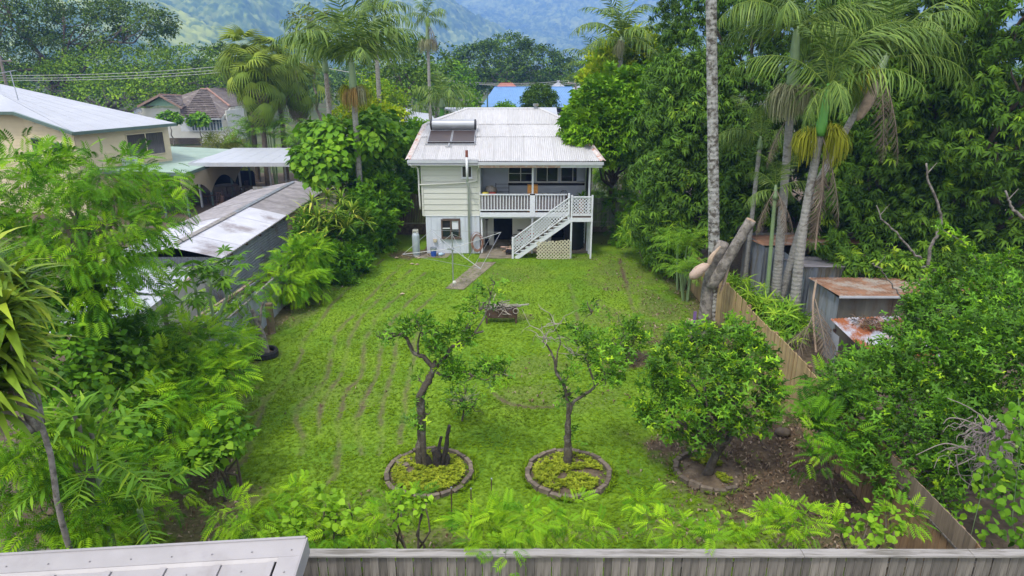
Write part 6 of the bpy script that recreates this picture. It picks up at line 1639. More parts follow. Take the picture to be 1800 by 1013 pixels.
b = G(1380, 566); q = Y(1543, 128, b.y+1.2)
palm('farther leaning palm with dead brown fronds hanging below a broad crown', (b.x, b.y+.9, 0), q, .13, .12, 'bang', 11, 1.2, m_palmt, .6, m_shaft, [('green', -2.6, -.05, 1.3), ('straw', -2.2, -.1, 1.0)], [(-.9, .1, 1.3), (-1.5, .0, 1.2)], [(-.05, .05, 0, 1.25), (.15, -.1, 1, 1.2)], az0=1.2, curve=-.5)
b = G(1345, 560); q = Y(1362, 350, b.y)
palm('thin young palm with green stem and a skirt of brown dead fronds', (b.x, b.y, 0), q, .075, .065, 'bang', 7, .6, m_shaft, .4, m_shaft, [], [(-2.6, .3, .75), (-1.2, .3, .8), (-.4, .2, .75), (.8, .2, .7)], az0=1.0)
q = Y(1335, 262, 28)
palm('small dark leaved palm crown between the thick grey trunk and the ringed palms', (q.x, 28, 0), q, .1, .08, 'bang', 8, .8, m_palmt, .4, m_shaft, [], [], [(3.05, -.2, 1, .95)], az0=.3)
# hanging sheath pod
hp = thing('palm_sheath', 'brown boat shaped palm sheath hanging high beside the dead brown fronds', 'palm sheath', Y(1543, 140, 24.0))
a = M(); a.tube([(0, 0, 0), (-.05, 0, -.25), (-.22, 0, -.75), (-.40, 0, -1.2), (-.5, 0, -1.35)], [.05, .15, .19, .12, .02], 10); a.build('sheath', m_deadf, hp, smooth=True); a = M(); a.tube([(0, 0, 0), (.05, 0, .3)], .03, 5); a.build('stalk', m_deadf, hp)
# fallen dry fronds by the leaning palm
b = G(1425, 600, .4)
df = thing('dead_frond_heap', 'dry tan palm fronds draped down between the leaning palm and the lean-to', 'dead fronds', (b.x-.2, b.y-.3, 0))
for az, z, sc in ((-1.6, 2.0, .9), (-1.1, 1.5, .75), (-2.4, 1.4, .8), (-.5, 1.7, .7), (-2.9, 1.1, .7)): inst('dead_frond', fronds('dead')[0], df, (0, 0, z), (0, random.uniform(-.6, -.1), az), sc)
a = M(); a.tube(bez([(0, .1, 2.6), (-.05, 0, 1.9), (.02, -.1, 1.2), (.1, -.4, .3)], 4), .035, 6); a.build('stalk', m_sheath, df)
hd = thing('hanging_dead_frond', 'long grey brown dead frond hanging down alongside the leaning palm trunk', 'dead frond', Y(1447, 285, 23.2))
for az, sc in ((-1.4, 1.35), (-1.7, 1.2), (-.9, 1.1)): inst('dead_frond', fronds('dead')[1], hd, (0, 0, 0), (0, .45, az), sc)
a = M(); a.tube([(0, 0, .2), (.02, -.1, -1.2), (.06, -.2, -3.0)], .03, 6); a.build('stalk', m_deadf, hd)

# ---- fan palms and areca clumps, left
def fan(n=12, L=1.0):
    return merge_t([(strap(L, .085, 3, 1.0, .1, .3), (0, 0, (k-(n-1)/2)*.23), (.0, 0, 0), 1-.15*abs(k-(n-1)/2)/(n/2)) for k in range(n)])
fan_me = None
def fan_palm(lab, x, y, z, r, n, s):
    t = thing('fan_palm', lab, 'palm tree', (x, y, 0)); m = M(); m.tube([(0, 0, -.1), (.1, 0, z*.5), (0, 0, z)], [.24, .2, .2], 10); m.build('trunk', m_barkd, t)
    f = Fol(); n = int(n*1.7); a = rng.uniform(0, 2*PI, n); e = rng.uniform(-1.1, 1.35, n); d = np.stack([np.cos(a)*np.cos(e), np.sin(a)*np.cos(e), np.sin(e)*1.35], -1)
    pos = d*r*rng.uniform(.35, .85, (n, 1))+np.array([0, 0, z]); dd = norm(d+np.array([0, 0, -.45])+rng.normal(0, .2, (n, 3))); f.put(fan(), pos, dd, norm(np.array([0, 0, 1.0])+d*.2), s*rng.uniform(.8, 1.1, n), np.clip(rng.normal(.5, .2, n)+d[:, 2]*.15, 0, 1)); f.build('crown', mat_fan, t)
    f = Fol(); k = int(n*.2); a = rng.uniform(0, 2*PI, k); d = np.stack([np.cos(a)*.5, np.sin(a)*.5, -np.ones(k)], -1); f.put(fan(), np.stack([np.cos(a)*r*.35, np.sin(a)*r*.35, z-rng.uniform(0, r*.9, k)], -1), norm(d), norm(np.stack([np.cos(a), np.sin(a), np.ones(k)*.2], -1)), s*rng.uniform(.7, 1.0, k), rng.random(k)); f.build('dead_skirt', f_deadleaf, t)
    return t
mat_fan = leafmat('fan_palm_leaf', [(0, (.05, .10, .02)), (.5, (.11, .20, .035)), (1, (.24, .34, .07))], .45, .25, .5, .2, .5)
for (px, py, yy, n, lab) in ((430, 112, 57, 46, 'shaggy fan palm at the outer left of the palm cluster beyond the carport'), (484, 118, 58, 46, 'shaggy fan palm in the middle of the palm cluster beyond the carport'), (452, 150, 55.5, 36, 'lower shaggy fan palm in front of its two taller neighbours beyond the carport'), (520, 150, 60, 30, 'fan palm at the dark edge of the cluster next to the orange fruited palm')):
    c = Y(px, py, yy); fan_palm(lab, c.x, c.y, c.z, 2.2, n, 1.55)
def areca(lab, x, y, n, hs, s, kind='areca', cat='palm', group=None, lean=.3, stem_m=None):
    t = thing('cane_palm', lab, cat, (x, y, 0), 0, group); ms = fronds(kind)
    st = M()
    for i in range(n):
        a = i*2.4; h = hs*random.uniform(.55, 1); bx, by = math.cos(a)*lean*random.uniform(.3, 1.3), math.sin(a)*lean*random.uniform(.3, 1.3)
        st.tube([(bx*.4, by*.4, 0), (bx, by, h)], [.05, .03], 6)
        for k in range(5): inst('frond', ms[k % len(ms)], t, (bx, by, h), (random.uniform(-.3, .3), random.uniform(-.2, .3), a+k*2*PI/5+random.uniform(-.4, .4)), s*random.uniform(.8, 1.1))
    st.build('canes', m_shaft, t); return t
for (px, py, yy, n, h, s, lab) in ((440, 250, 57, 6, 4.4, 1.1, 'cane palm clump in front of the fan palms behind the carport roof'), (478, 250, 56, 6, 4.9, 1.1, 'taller cane palm clump in the middle behind the carport roof'), (520, 250, 55.5, 6, 4.3, 1.1, 'cane palm clump nearest the big leafed tree behind the carport roof'), (550, 240, 55, 5, 4.2, 1.1, 'cane palm fronds showing above the big leafed tree')):
    c = Y(px, py, yy); areca(lab, c.x, c.y, n, h, s)
# ---- dense hedge plants behind the patio
for i, (px, yy, lab) in enumerate(((380, 60, 'spiky olive green pandanus like clump beside the tiled cottage wall'), (410, 58, 'spiky olive green clump below the outer fan palm'), (350, 62, 'low dark green hedge shrub in front of the tiled cottage'), (318, 62, 'low dark green hedge shrub at the patio roof corner'))):
    c = Y(px, 255, yy); spiky = i < 2
    if spiky: bush('spiky_shrub', lab, 'shrub', [((c.x, yy, 1.9), (1.4, 1.2, 1.9)), ((c.x+1, yy, 1.4), (1.1, 1, 1.5))], whorl(9, strap(1, .07, 2, .4), -.5), 70, 3, .4, .7, f_yucca)
    else: bush('hedge_shrub', lab, 'hedge', [((c.x, yy, .9), (1.9, 1, 1.1))], W_mango, 120, 6, .35, .28, f_broad)
for px, lab in ((302, 'small mop headed tree at the cottage wall near the silver roof tip'), (352, 'small mop headed tree in front of the cottage verandah windows')):
    c = Y(px, 232, 84); tree('small_tree', lab, 'tree', (c.x, 84), [((c.x, 84, 3.0 if px > 330 else 3.2), (1.2, 1.2, .75))], T_round, 60, 7, .3, .38, f_broad, .09, m_barkg, twigs=3)

# ---- big trees, background
def far_tree(lab, spec, cat='tree', fm=None, size=.6, dens=1.0, tint=(.5, .2), bark=None, name='tree', clump=1.2, group=None, **k):
    blobs = [Bp(*s) for s in spec]; vol = sum(b[1][0]*b[1][2] for b in blobs)
    c = blobs[0][0]; n = int(vol*5.5*dens/clump**1.4); return tree(name, lab, cat, (c[0], c[1]), blobs, leaf1(1, .7, .1, .2), n, 26, clump*.8, size*.62, fm or f_far, max(.18, blobs[0][1][0]*.07), bark or m_barkd, tint, group, shell=(.7, 1.0), flat=1, **k)
far_tree('huge spreading dark rain tree at the top left corner with sky gaps between its limbs', [(40, 35, 104, 8, 3.5), (130, 55, 106, 8, 3.5), (215, 45, 104, 7, 3.5), (110, 5, 108, 9, 3.5), (-60, 60, 100, 9, 5), (260, 40, 103, 4, 1.8), (0, 0, 100, 8, 4), (70, 95, 110, 8, 3.5)], fm=leafmat('rain_tree_leaf', [(0, (.03, .075, .02)), (.5, (.06, .13, .028)), (1, (.12, .20, .045))], .6, .2, .3, .3, .1), size=.62, dens=1.35, name='rain_tree', clump=1.5, twigs=4)
far_tree('wide umbrella topped tree with pale branches in front of the huge rain tree', [(90, 150, 100, 6, 3), (170, 128, 102, 7, 3.4), (250, 122, 102, 7, 3.2), (330, 118, 102, 5.5, 3.0), (60, 140, 104, 5, 3), (200, 165, 98, 6, 3.0), (290, 150, 98, 5, 2.6), (355, 140, 102, 4.5, 3.0), (390, 150, 104, 3.5, 3)], fm=leafmat('umbrella_tree_leaf', [(0, (.035, .09, .018)), (.5, (.085, .18, .026)), (1, (.17, .30, .04))], .6, .2, .3, .3, .12, 1.6), size=.55, dens=1.5, name='umbrella_tree', bark=m_barkg, clump=1.4, twigs=6)
far_tree('olive crown poking up against the hills left of the big fruiting palm', [(548, 42, 85, 2.6, 1.8), (540, 30, 85, 1.8, 1.2)], fm=f_olive, size=.5, name='tree', twigs=2)
far_tree('dark broad fig tree with visible grey limbs above the blue roof', [(850, 110, 150, 7.0, 4.2), (895, 100, 150, 6.8, 4.6), (935, 112, 150, 6.5, 4.4), (975, 125, 152, 6, 3.5), (880, 125, 148, 6, 3.2), (1000, 130, 152, 4, 3), (825, 120, 152, 4, 3)], size=.75, dens=1.25, name='fig_tree', bark=m_barkg, twigs=5, tint=(.45, .25))
far_tree('mid green tree behind the slender palm and power pole', [(700, 130, 80, 4, 3.2), (680, 105, 84, 4, 3), (735, 120, 82, 4, 3.2), (715, 160, 76, 3.6, 3)], size=.55, dens=1.2, twigs=3)
far_tree('leafy tree between the power pole and the blue roof', [(805, 172, 84, 2.6, 2.4), (795, 142, 88, 3.2, 2.6), (770, 150, 86, 3.2, 2.6), (822, 180, 82, 1.4, 1.3)], size=.5, dens=1.2, fm=f_broad)
far_tree('yellow green bushy tree behind the big leafed tree and white house', [(668, 175, 58, 1.9, 1.7), (690, 190, 60, 1.5, 1.2), (652, 195, 57, 1.8, 1.5), (640, 165, 60, 1.7, 1.4)], fm=f_bright, size=.35, dens=2.2, clump=.7)
far_tree('neat round dome shaped shrub standing before the blue roof', [(949, 178, 62, 1.55, 1.35)], cat='shrub', name='dome_shrub', size=.22, dens=9, clump=.4, tint=(.35, .15), fm=f_far)
far_tree('low shrub poking over the house ridge near the dark green pole', [(888, 192, 66, .9, .55)], cat='shrub', name='shrub', size=.3, dens=6, clump=.4, fm=f_broad)
bush('garden_bush', 'glossy green bush with white flowers left of the iron roof corner', 'shrub', [Bp(732, 234, 50, 1.2, .7), Bp(705, 245, 50, 1.0, .7)], W_citrus, 120, 6, .3, .24, f_broad)
far_tree('tree mass behind the left umbrella tree beside the cottage roof', [(395, 120, 120, 6, 4), (420, 140, 115, 5, 4), (340, 150, 118, 6, 3.5)], size=.7, tint=(.35, .2))
# wooded suburb beyond: one far mass
def treeline():
    f = Fol(); n = 400; blobs = []
    for i in range(n):
        yy = random.uniform(128, 330); px = random.uniform(-120, 1950); x = (px-900)/1200*yy*1.0; h = random.uniform(5, 9.5)*(1 if yy < 200 else 1.05)
        if 780 < px < 1080: yy = max(yy, 160); h = min(h, 7.5)
        r = random.uniform(3.2, 6.5); blobs.append(((x, yy, h*.55), (r, r, h*.5)))
    crown(f, leaf1(1, .75, .1, .2), blobs, 9000, 18, 1.5, .62, (.45, .22), shell=(.8, 1), low=-.3)
    o = f.build('far_treeline', f_far); tag(o, 'mass of distant green trees filling the suburb below the hills', kind='stuff')
treeline()
# ---- trees right of the house 
def cl_tree(lab, spec, fm, tpl, n, per, cr, size, base, r0=.16, tint=(.5, .2), cat='tree', name='tree', bark=None, **k):
    return tree(name, lab, cat, base, [Bp(*s) for s in spec], tpl, n, per, cr, size, fm, r0, bark or m_barkd, tint, **k)
q = Y(1088, 330, 38.5)
cl_tree('rounded bright green tree with clustered leaf balls overhanging the right end of the iron roof', [(1074, 200, 38.8, 1.86, 1.58), (1037, 235, 37.1, 1.40, 1.02), (1087, 225, 37.3, 1.95, 1.58), (1122, 195, 38.8, 1.77, 1.49), (1082, 165, 39.8, 1.67, 1.40), (1132, 240, 37.8, 1.58, 1.30), (1072, 262, 36.3, 1.21, 0.84), (1112, 270, 36.8, 1.30, 0.84), (1046, 200, 38.6, 1.02, 0.84), (1147, 165, 39.8, 1.40, 1.21), (1030, 258, 36.7, 0.74, 0.56), (1024, 222, 36.1, 0.93, 0.74), (1030, 190, 37.1, 0.84, 0.74), (1054, 175, 38.1, 1.30, 1.02), (1020, 245, 35.7, 0.65, 0.47)], f_broad, whorl(7, leaf1(1, .5, .1, .35), .25), 820, 8, .40, .33, (q.x, 38.5), .15, tint=(.68, .2), out=1.3, droop=.05)
cl_tree('yellow green tree glowing above the rounded green tree', [(1105, 110, 49, 2.2, 1.9), (1075, 120, 48, 1.7, 1.3), (1140, 118, 49, 1.9, 1.6), (1060, 145, 47, 1.5, 1.1), (1120, 90, 50, 1.5, 1.1), (1155, 140, 48, 1.5, 1.4)], f_bright, W_citrus, 330, 9, .55, .34, (Y(1110, 200, 49).x, 49), .2, tint=(.72, .2))
cl_tree('soft light green feathery tree squeezed between the rounded tree and the mango wall', [(1148, 165, 44, 1.4, 1.5), (1160, 200, 43, 1.3, 1.5), (1130, 145, 45, 1.2, 1.0)], f_feather, T_feather, 130, 8, .5, .6, (Y(1150, 300, 44).x, 44), .12)
bush('bright_bush', 'bright light green bush growing behind the old paling gate', 'shrub', [Bp(1085, 300, 43, 1.6, 1.7), Bp(1112, 330, 42, 1.4, 1.4), Bp(1062, 330, 43, 1.2, 1.2), Bp(1085, 350, 42, 1.3, 1.0), Bp(1125, 290, 43, 1.2, 1.4)], T_feather, 330, 7, .45, .42, f_feather, (.6, .2))
# ---- the mango wall
MG = dict(droop=.6, out=.9, top_bias=.45, shell=(.5, 1.03))
def mango(lab, spec, base, n, r0=.3, tint=(.45, .2), size=.30, per=8, cr=.5, **k):
    kk = dict(MG); kk.update(k); return tree('mango_tree', lab, 'tree', base, [Bp(*s) for s in spec], W_mango, n, per, cr, size, f_mango, r0, m_barkd, tint, twigs=2, **kk)
mango('dense mango tree overhanging the lawn edge left of the thick grey palm trunk', [(1195, 320, 31, 2.0, 2.0), (1165, 390, 30.5, 1.3, 1.3), (1230, 240, 32, 2.2, 2.2), (1225, 380, 30, 1.7, 1.8), (1175, 240, 34, 1.7, 1.8), (1215, 160, 33.5, 2.1, 2.0), (1290, 330, 30, 1.7, 2.2), (1180, 445, 30, 1.0, .9), (1150, 310, 33, 1.1, 1.3)], (8.9, 31.5), 1150, .28, tint=(.42, .2))
mango('tall mango tree filling the top behind the ringed palms', [(1240, 90, 37, 2.6, 2.5), (1300, 60, 37, 3, 2.8), (1370, 110, 37, 3, 2.8), (1310, 170, 35, 2.4, 2.4), (1240, 20, 39, 3, 2.6), (1340, -10, 38, 3.2, 2.6), (1430, 40, 38, 3.2, 3), (1400, 210, 36, 2.4, 2.2), (1300, 250, 33, 2, 1.6)], (13.5, 37), 1100, .35, tint=(.33, .2))
mango('wide mango tree whose leafy skirts hang down onto the rusty shed roof', [(1530, 300, 29, 2.2, 2.4), (1500, 400, 28, 1.7, 1.7), (1590, 390, 27.5, 1.9, 1.9), (1600, 250, 29, 2.4, 2.3), (1680, 350, 27.5, 2.0, 2.2), (1560, 440, 27, 1.5, 1.1), (1650, 450, 26.5, 1.5, .9), (1720, 430, 27, 1.6, 1.3), (1540, 180, 31, 2.4, 2.4), (1640, 170, 29, 2.4, 2.2), (1480, 455, 28, 1.0, .9), (1475, 440, 25.4, .75, .55), (1450, 470, 26.6, .6, .5), (1520, 468, 24.6, .9, .45), (1590, 478, 24.3, 1.0, .45), (1670, 470, 24.2, 1.1, .5), (1750, 480, 24, 1.2, .5)], (17, 29), 1450, .4, tint=(.52, .2))
mango('towering mango tree crowding the top right corner', [(1750, 250, 26, 2.4, 2.6), (1800, 120, 26, 2.6, 2.6), (1700, 100, 28, 2.6, 2.4), (1780, 380, 25.5, 2.0, 2.0), (1730, 10, 28, 2.8, 2.6), (1620, 60, 31, 2.8, 2.6), (1560, 10, 33, 3, 2.6), (1840, 20, 26, 2.8, 2.6), (1860, 260, 25, 2.4, 2.4), (1820, 430, 25, 1.6, 1.3)], (20.5, 27.5), 1350, .42, tint=(.48, .2))
mango('deep shaded mango tree far back closing the gap behind the sheds', [(1450, 250, 42, 3.4, 3.2), (1400, 320, 42, 3.0, 2.4), (1330, 350, 40, 2.6, 1.6), (1520, 320, 41, 3.2, 2.8), (1500, 120, 41, 3.4, 3.2), (1290, 390, 38, 2.2, 1.4), (1440, 380, 40, 2.8, 1.6), (1620, 380, 38, 3, 2), (1720, 300, 38, 3.4, 3)], (19, 42), 800, .35, tint=(.12, .12), size=.4, per=9)  # very low leaf tint paints deep shade into this backdrop
ug = M(); ug.quad((7.95, 9, .004), (34, 9, .004), (34, 60, .004), (7.95, 60, .004)); struct(ug.build('understory_soil_ground', m_soil))
ug = M(); ug.quad((-34, 9, .002), (-9.55, 9, .002), (-9.55, 62, .002), (-34, 62, .002)); struct(ug.build('side_yard_ground', m_soil))
# pale bare limbs in front of the mango wall
for pts, r, y0, lab in ((((1632, 470), (1634, 440), (1645, 415), (1655, 385), (1645, 350), (1632, 315), (1628, 288)), .075, 21.2, 'bare grey limb standing upright before the mango leaves'),
                        (((1620, 455), (1600, 440), (1575, 410), (1550, 385), (1540, 360)), .05, 21.3, 'thin bare grey limb slanting left over the shed roof'),
                        (((1608, 510), (1590, 525), (1575, 510), (1560, 490), (1545, 470), (1532, 463)), .04, 20.6, 'short curled bare branch before the dull shed wall'),
                        (((1800, 385), (1785, 372), (1775, 355), (1768, 335)), .07, 21, 'stubby bare limb at the right edge of the view')):
    p = [Y(a, b_, y0) for a, b_ in pts]; t = thing('bare_branch', lab, 'branch', p[0]); m = M(); bz = [v+Vector([random.uniform(-.035, .035) for _ in range(3)]) for v in bez([v-p[0] for v in p], 4)]; r *= .75; m.tube(bz, list(np.linspace(r, r*.5, len(bz))), 7, wob=.08); m.build('limb', m_barkg, t, smooth=True); m = M(); m.tube([bz[-4], bz[-4]+Vector((.25, 0, .35))], [r*.4, r*.15], 5); m.build('twig', m_barkg, t)
# ---- lawn edge shrubs on the right
bush('bamboo_shrub', 'narrow leaved light green bamboo like shrub at the lawn edge below the mango tree', 'shrub', [((6.9, 31.3, 1.5), (.9, 1.2, 1.3)), ((7.3, 29.5, 1.5), (.8, 1.2, 1.5)), ((7.1, 30.2, 2.6), (.9, 1.0, 1.0)), ((6.3, 33.2, 1.3), (.9, 1, 1.1))], whorl(7, strap(1, .11, 2, .5), .3), 210, 4, .35, .42, f_palmb, (.6, .2))
bush('feather_shrub', 'soft feathery green shrub drooping over the old paling gate', 'shrub', [((5.9, 36.8, 1.5), (.9, .8, 1.3)), ((6.9, 35.6, 1.4), (1.1, 1, 1.4)), ((6.1, 35.9, .7), (.8, .7, .7)), ((7.4, 34.2, 2.0), (1, 1, 1.5))], T_feather, 190, 6, .4, .42, f_feather, (.4, .2))
areca('clump of tall cane palms with yellowed lower leaves at the lawn edge', 7.25, 28.1, 8, 2.3, .7, lean=.45)
areca('lower cane palm clump nearer the leaning log stump', 7.2, 26.6, 5, 1.5, .6, lean=.35)
bush('strappy_ginger', 'strappy bright green ginger plant behind the golden fence by the ringed palms', 'plant', [((8.7, 25.2, .8), (.8, .8, .8)), ((9.1, 23.8, .7), (.8, .8, .7)), ((9.6, 22.4, .6), (.8, .8, .6))], whorl(7, strap(1, .12, 3, .5), -.2), 120, 4, .3, .42, f_palmb, (.6, .25))
# ---- cut stump with leaning log
b = G(1238, 592)
sp = thing('stump_log', 'leaning sawn log and stump tied beside the thick grey palm trunk', 'tree stump', (b.x, b.y, 0))
o3 = Vector((b.x, b.y, 0)); ly = b.y-.25
m = M(); p0 = Y(1236, 600, ly)-o3; p1 = Y(1247, 490, ly)-o3; p2 = Y(1272, 425, ly)-o3; m.tube(bez([(p0.x, p0.y, -.1), p1, p2], 5), [.27, .25, .23, .21, .20, .19, .19, .19, .20, .21, .19][:11], 16, wob=.12); m.build('trunk', m_barkg, sp, smooth=True)
m = M(); a0 = Y(1250, 505, ly-.25)-o3; a1 = Y(1320, 387, ly-.55)-o3; m.tube([a0.lerp(a1, k/12)+Vector((random.uniform(-.012, .012), 0, random.uniform(-.012, .012))) for k in range(13)], [.20-.035*k/12+random.uniform(-.008, .008) for k in range(13)], 16, wob=.07); m.build('log', m_barkg, sp, smooth=True)
dl = (a1-a0).normalized(); m = M(); m.tube([a1-dl*.01, a1+dl*.015], [.155, .15], 14, wob=.06); m.build('sawn_end', m_cut, sp)
m = M(); s0 = Y(1213, 570, ly-.4)-o3; m.tube([(s0.x, s0.y, -.1), (s0.x, s0.y, .45), (s0.x+.03, s0.y, .75)], [.26, .24, .20], 10, wob=.1); m.build('stump', m_barkd, sp)
for dx, dz, rz in ((-.1, .9, .5), (.06, .85, -.3), (.16, .8, .9)): m = M(); m.box((s0.x+dx, s0.y, dz-.1), (.09, .12, .28), (.2, rz*.6, rz)); m.build('splintered_wood', m_cut, sp)
m = M(); u0 = Y(1222, 548, ly-.55)-o3; u1 = Y(1217, 600, ly-.55)-o3; m.bar(u0, u1, .10, .03, up=(0, 1, 0)); m.build('purple_strap', m_purple, sp)
m = M(); m.tube([(.0, 0, 0), (.01, 0, .16)], .23, 14); pb = m.build('trunk_band', m_purple, sp); c_ = Y(1254, 503, 24.4)-o3; pb.location = c_
hk = thing('pink_husk', 'smooth pale pink palm sheath stuck beside the leaning log', 'palm sheath', Y(1231, 476, ly-.35))
m = M(); m.tube([(-.30, 0, -.30), (-.24, 0, -.20), (-.05, 0, 0), (.12, 0, .14), (.28, 0, .22)], [.07, .15, .19, .15, .05], 14, wob=.05); m.build('sheath', m_husk, hk, smooth=True); m = M(); m.tube(bez([(.28, 0, .22), (.35, 0, .5), (.6, 0, .85)], 4), [.06, .08, .09, .09, .08, .07, .05, .04, .02], 6); m.build('torn_strip', m_sheath, hk)
h2 = thing('torn_sheath', 'torn red brown palm sheath hanging on the far side of the leaning log', 'palm sheath', Y(1277, 468, ly-.2))
m = M(); m.tube(bez([(.05, 0, .2), (.0, 0, -.1), (-.02, 0, -.5), (-.15, 0, -1.0)], 4), [.02, .05, .08, .10, .10, .09, .08, .07, .06, .05, .04, .03, .01], 6); m.build('sheath', m_husk, h2, smooth=True); m = M(); m.tube([(.1, 0, .1), (.02, .02, -.4), (-.1, 0, -.8)], [.02, .05, .01], 5); m.build('torn_strip', mat('red_brown_sheath', (.20, .07, .03), .8, .2, 5), h2)
# ---- citrus trees in the rings
def branchy(m, pts, r0, r1, n=9, wob=.15):
    bz = [p+Vector([random.uniform(-.12, .12)*r0 for _ in range(3)]) for p in bez(pts, 6)]; m.tube(bz, list(np.linspace(r0, r1, len(bz))), n, wob=wob); return bz
def citrus(lab, R_, dy, limbs, foliage, n_per, size, bark=None, tint=(.5, .2), name='citrus_tree', twig=None, twn=0, cr=.18):
    t = thing(name, lab, 'tree', (R_.x, R_.y, .06)); o_ = Vector((R_.x, R_.y, .06)); m = M()
    for pts, r0, r1 in limbs: branchy(m, [Y(px, py, R_.y+dd)-o_ for px, py, dd in pts], r0, r1)
    for k in range(len(m.v)): pass
    m.build('trunk', bark or m_bark, t, smooth=True)
    m = M(); ff_ = []
    for px, py, dd, r, dens in foliage:
        c = Y(px, py, R_.y+dd)-o_; ff_.append(((c.x, c.y, c.z), (r, r, r*.8), dens))
        for k in range(5): e = c+Vector([random.uniform(-1, 1)*r*.9 for _ in range(3)]); limb(m, c-Vector((0, 0, r*.4)), e, .014, .005, .1, 5, 4)
    m.build('twigs', bark or m_bark, t)['kind'] = 'stuff'
    if twn:
        m = M()
        for px, py, dd, r, _ in twig:
            c = Y(px, py, R_.y+dd)-o_
            for k in range(twn): e = c+Vector((random.uniform(-1, 1)*r, random.uniform(-.6, .6)*r, random.uniform(-.3, 1)*r)); pts = limb(m, c, e, .012, .003, .12, 4, 4); limb(m, pts[4], pts[4]+Vector([random.uniform(-.4, .4)*r for _ in range(3)]), .006, .002, .1, 4, 3)
        m.build('bare_twigs', m_twig, t)['kind'] = 'stuff'
    f = Fol()
    for c, rr, dens in ff_: crown(f, W_citrus, [(c, rr)], max(3, int(26*dens*(rr[0]/.35)**1.6)), n_per, cr, size, tint, shell=(.25, 1.0), top_bias=.2, low=-.9)
    f.build('leaves', f_citrus, t); return t
TW1 = G(752, 822)
citrus('twisted dark citrus tree with sparse foliage in the first brick ring', TW1, 0,
    [([(738, 826, 0), (738, 790, 0), (742, 740, .05), (738, 700, 0), (755, 665, 0), (764, 640, 0)], .105, .075),
     ([(748, 826, -.05), (744, 780, -.1), (741, 720, 0), (744, 690, .05), (758, 660, .05), (765, 635, .0)], .07, .045),
     ([(762, 648, 0), (745, 628, 0), (727, 620, .1), (715, 595, .1), (700, 588, .1), (680, 596, 0), (662, 590, 0)], .06, .018),
     ([(764, 648, 0), (780, 632, .1), (795, 610, .1), (815, 605, .1), (832, 588, .2), (850, 583, .3)], .05, .02),
     ([(767, 655, 0), (785, 662, -.1), (815, 655, -.2), (850, 668, -.2), (870, 660, -.2)], .035, .012),
     ([(735, 622, 0), (735, 600, 0), (742, 575, -.1)], .03, .012), ([(832, 588, .2), (850, 560, .5), (860, 530, .8), (868, 500, 1.0)], .022, .008)],
    [(742, 578, -.1, .36, 1.2), (755, 598, 0, .32, 1.1), (720, 572, 0, .28, 1), (690, 580, 0, .20, .9), (668, 590, 0, .14, .8), (732, 562, 0, .24, .8), (765, 612, 0, .22, .8), (808, 588, .1, .32, 1.3), (818, 575, .1, .26, 1.1), (785, 640, 0, .3, 1.3), (800, 650, -.1, .28, 1.1), (830, 655, -.2, .25, .9), (865, 655, -.2, .34, .8), (885, 650, -.2, .28, .6), (860, 635, 0, .26, .5),
     (845, 535, .6, .34, .7), (862, 515, .9, .3, .6), (835, 545, .6, .22, .6), (870, 495, 1, .16, .6), (738, 665, 0, .14, .6), (740, 735, 0, .20, .9), (730, 745, 0, .16, .7), (752, 725, 0, .16, .6), (736, 700, 0, .12, .5)], 5, .095, tint=(.5, .2))
citrus('thin olive twiggy citrus sapling behind the twisted tree', G(812, 742), 0, [([(812, 742, 0), (815, 720, 0), (808, 700, 0)], .03, .015), ([(812, 735, 0), (830, 715, 0), (838, 700, 0)], .02, .01)],
    [(812, 702, 0, .4, .6), (830, 708, 0, .35, .5), (795, 698, 0, .3, .5), (818, 685, 0, .3, .4)], 5, .08, tint=(.5, .25), twig=[(815, 705, 0, .5, 1)], twn=18)
bst = thing('burnt_stump', 'charred black broken stump with upright spikes beside the twisted citrus trunk', 'tree stump', (*G(772, 824).xy, .05)); o_ = Vector((*G(772, 824).xy, .05)); yb = o_.y
for pts, r0, r1 in (([(770, 826), (768, 800), (764, 790)], .13, .10), ([(776, 824), (784, 790), (786, 768), (790, 748)], .07, .04), ([(768, 824), (772, 785), (776, 768)], .05, .035), ([(760, 826), (750, 805), (742, 800)], .09, .06), ([(782, 826), (788, 806), (780, 796)], .07, .05)):
    m = M(); m.tube(bez([Y(a, b_, yb)-o_ for a, b_ in pts], 3), list(np.linspace(r0, r1, 3*(len(pts)-1)+1)), 8, wob=.2); m.build('spike', mat('charred_wood', (.03, .026, .022), .95, .4, 9) if 'charred_wood' not in MATS else MATS['charred_wood'], bst)
TW2 = G(997, 820)
citrus('slim forked citrus tree with bare left branches in the middle brick ring', TW2, 0,
    [([(998, 826, 0), (998, 795, 0), (998, 760, 0), (1000, 725, 0)], .13, .055),
     ([(1000, 735, 0), (997, 700, 0), (990, 675, 0), (978, 655, 0), (975, 635, 0), (965, 612, 0), (955, 600, -.1)], .05, .018),
     ([(1000, 728, 0), (1008, 708, 0), (1025, 695, 0), (1045, 680, 0), (1040, 660, 0), (1033, 640, 0)], .045, .018), ([(978, 645, 0), (980, 620, 0), (985, 600, .1), (975, 575, .2), (965, 550, .2)], .02, .006), ([(1045, 680, 0), (1055, 672, 0), (1075, 655, .1)], .02, .008)],
    [(1005, 590, .1, .3, .5), (1030, 620, .1, .4, .9), (1060, 640, .1, .42, 1.3), (1075, 650, .1, .34, 1.2), (1045, 600, .2, .34, .7), (1025, 575, .2, .32, .5), (1040, 545, .3, .24, .6), (1065, 660, 0, .3, 1.0), (1000, 690, 0, .24, .9), (995, 665, 0, .2, .7), (1003, 705, 0, .16, .7), (998, 780, 0, .18, .5), (1000, 755, 0, .14, .5), (1090, 600, .6, .3, .5)], 5, .09, tint=(.5, .22),
    twig=[(960, 595, 0, .7, 1), (975, 570, .1, .55, 1), (955, 600, 0, .45, 1), (1010, 625, 0, .5, 1)], twn=6)
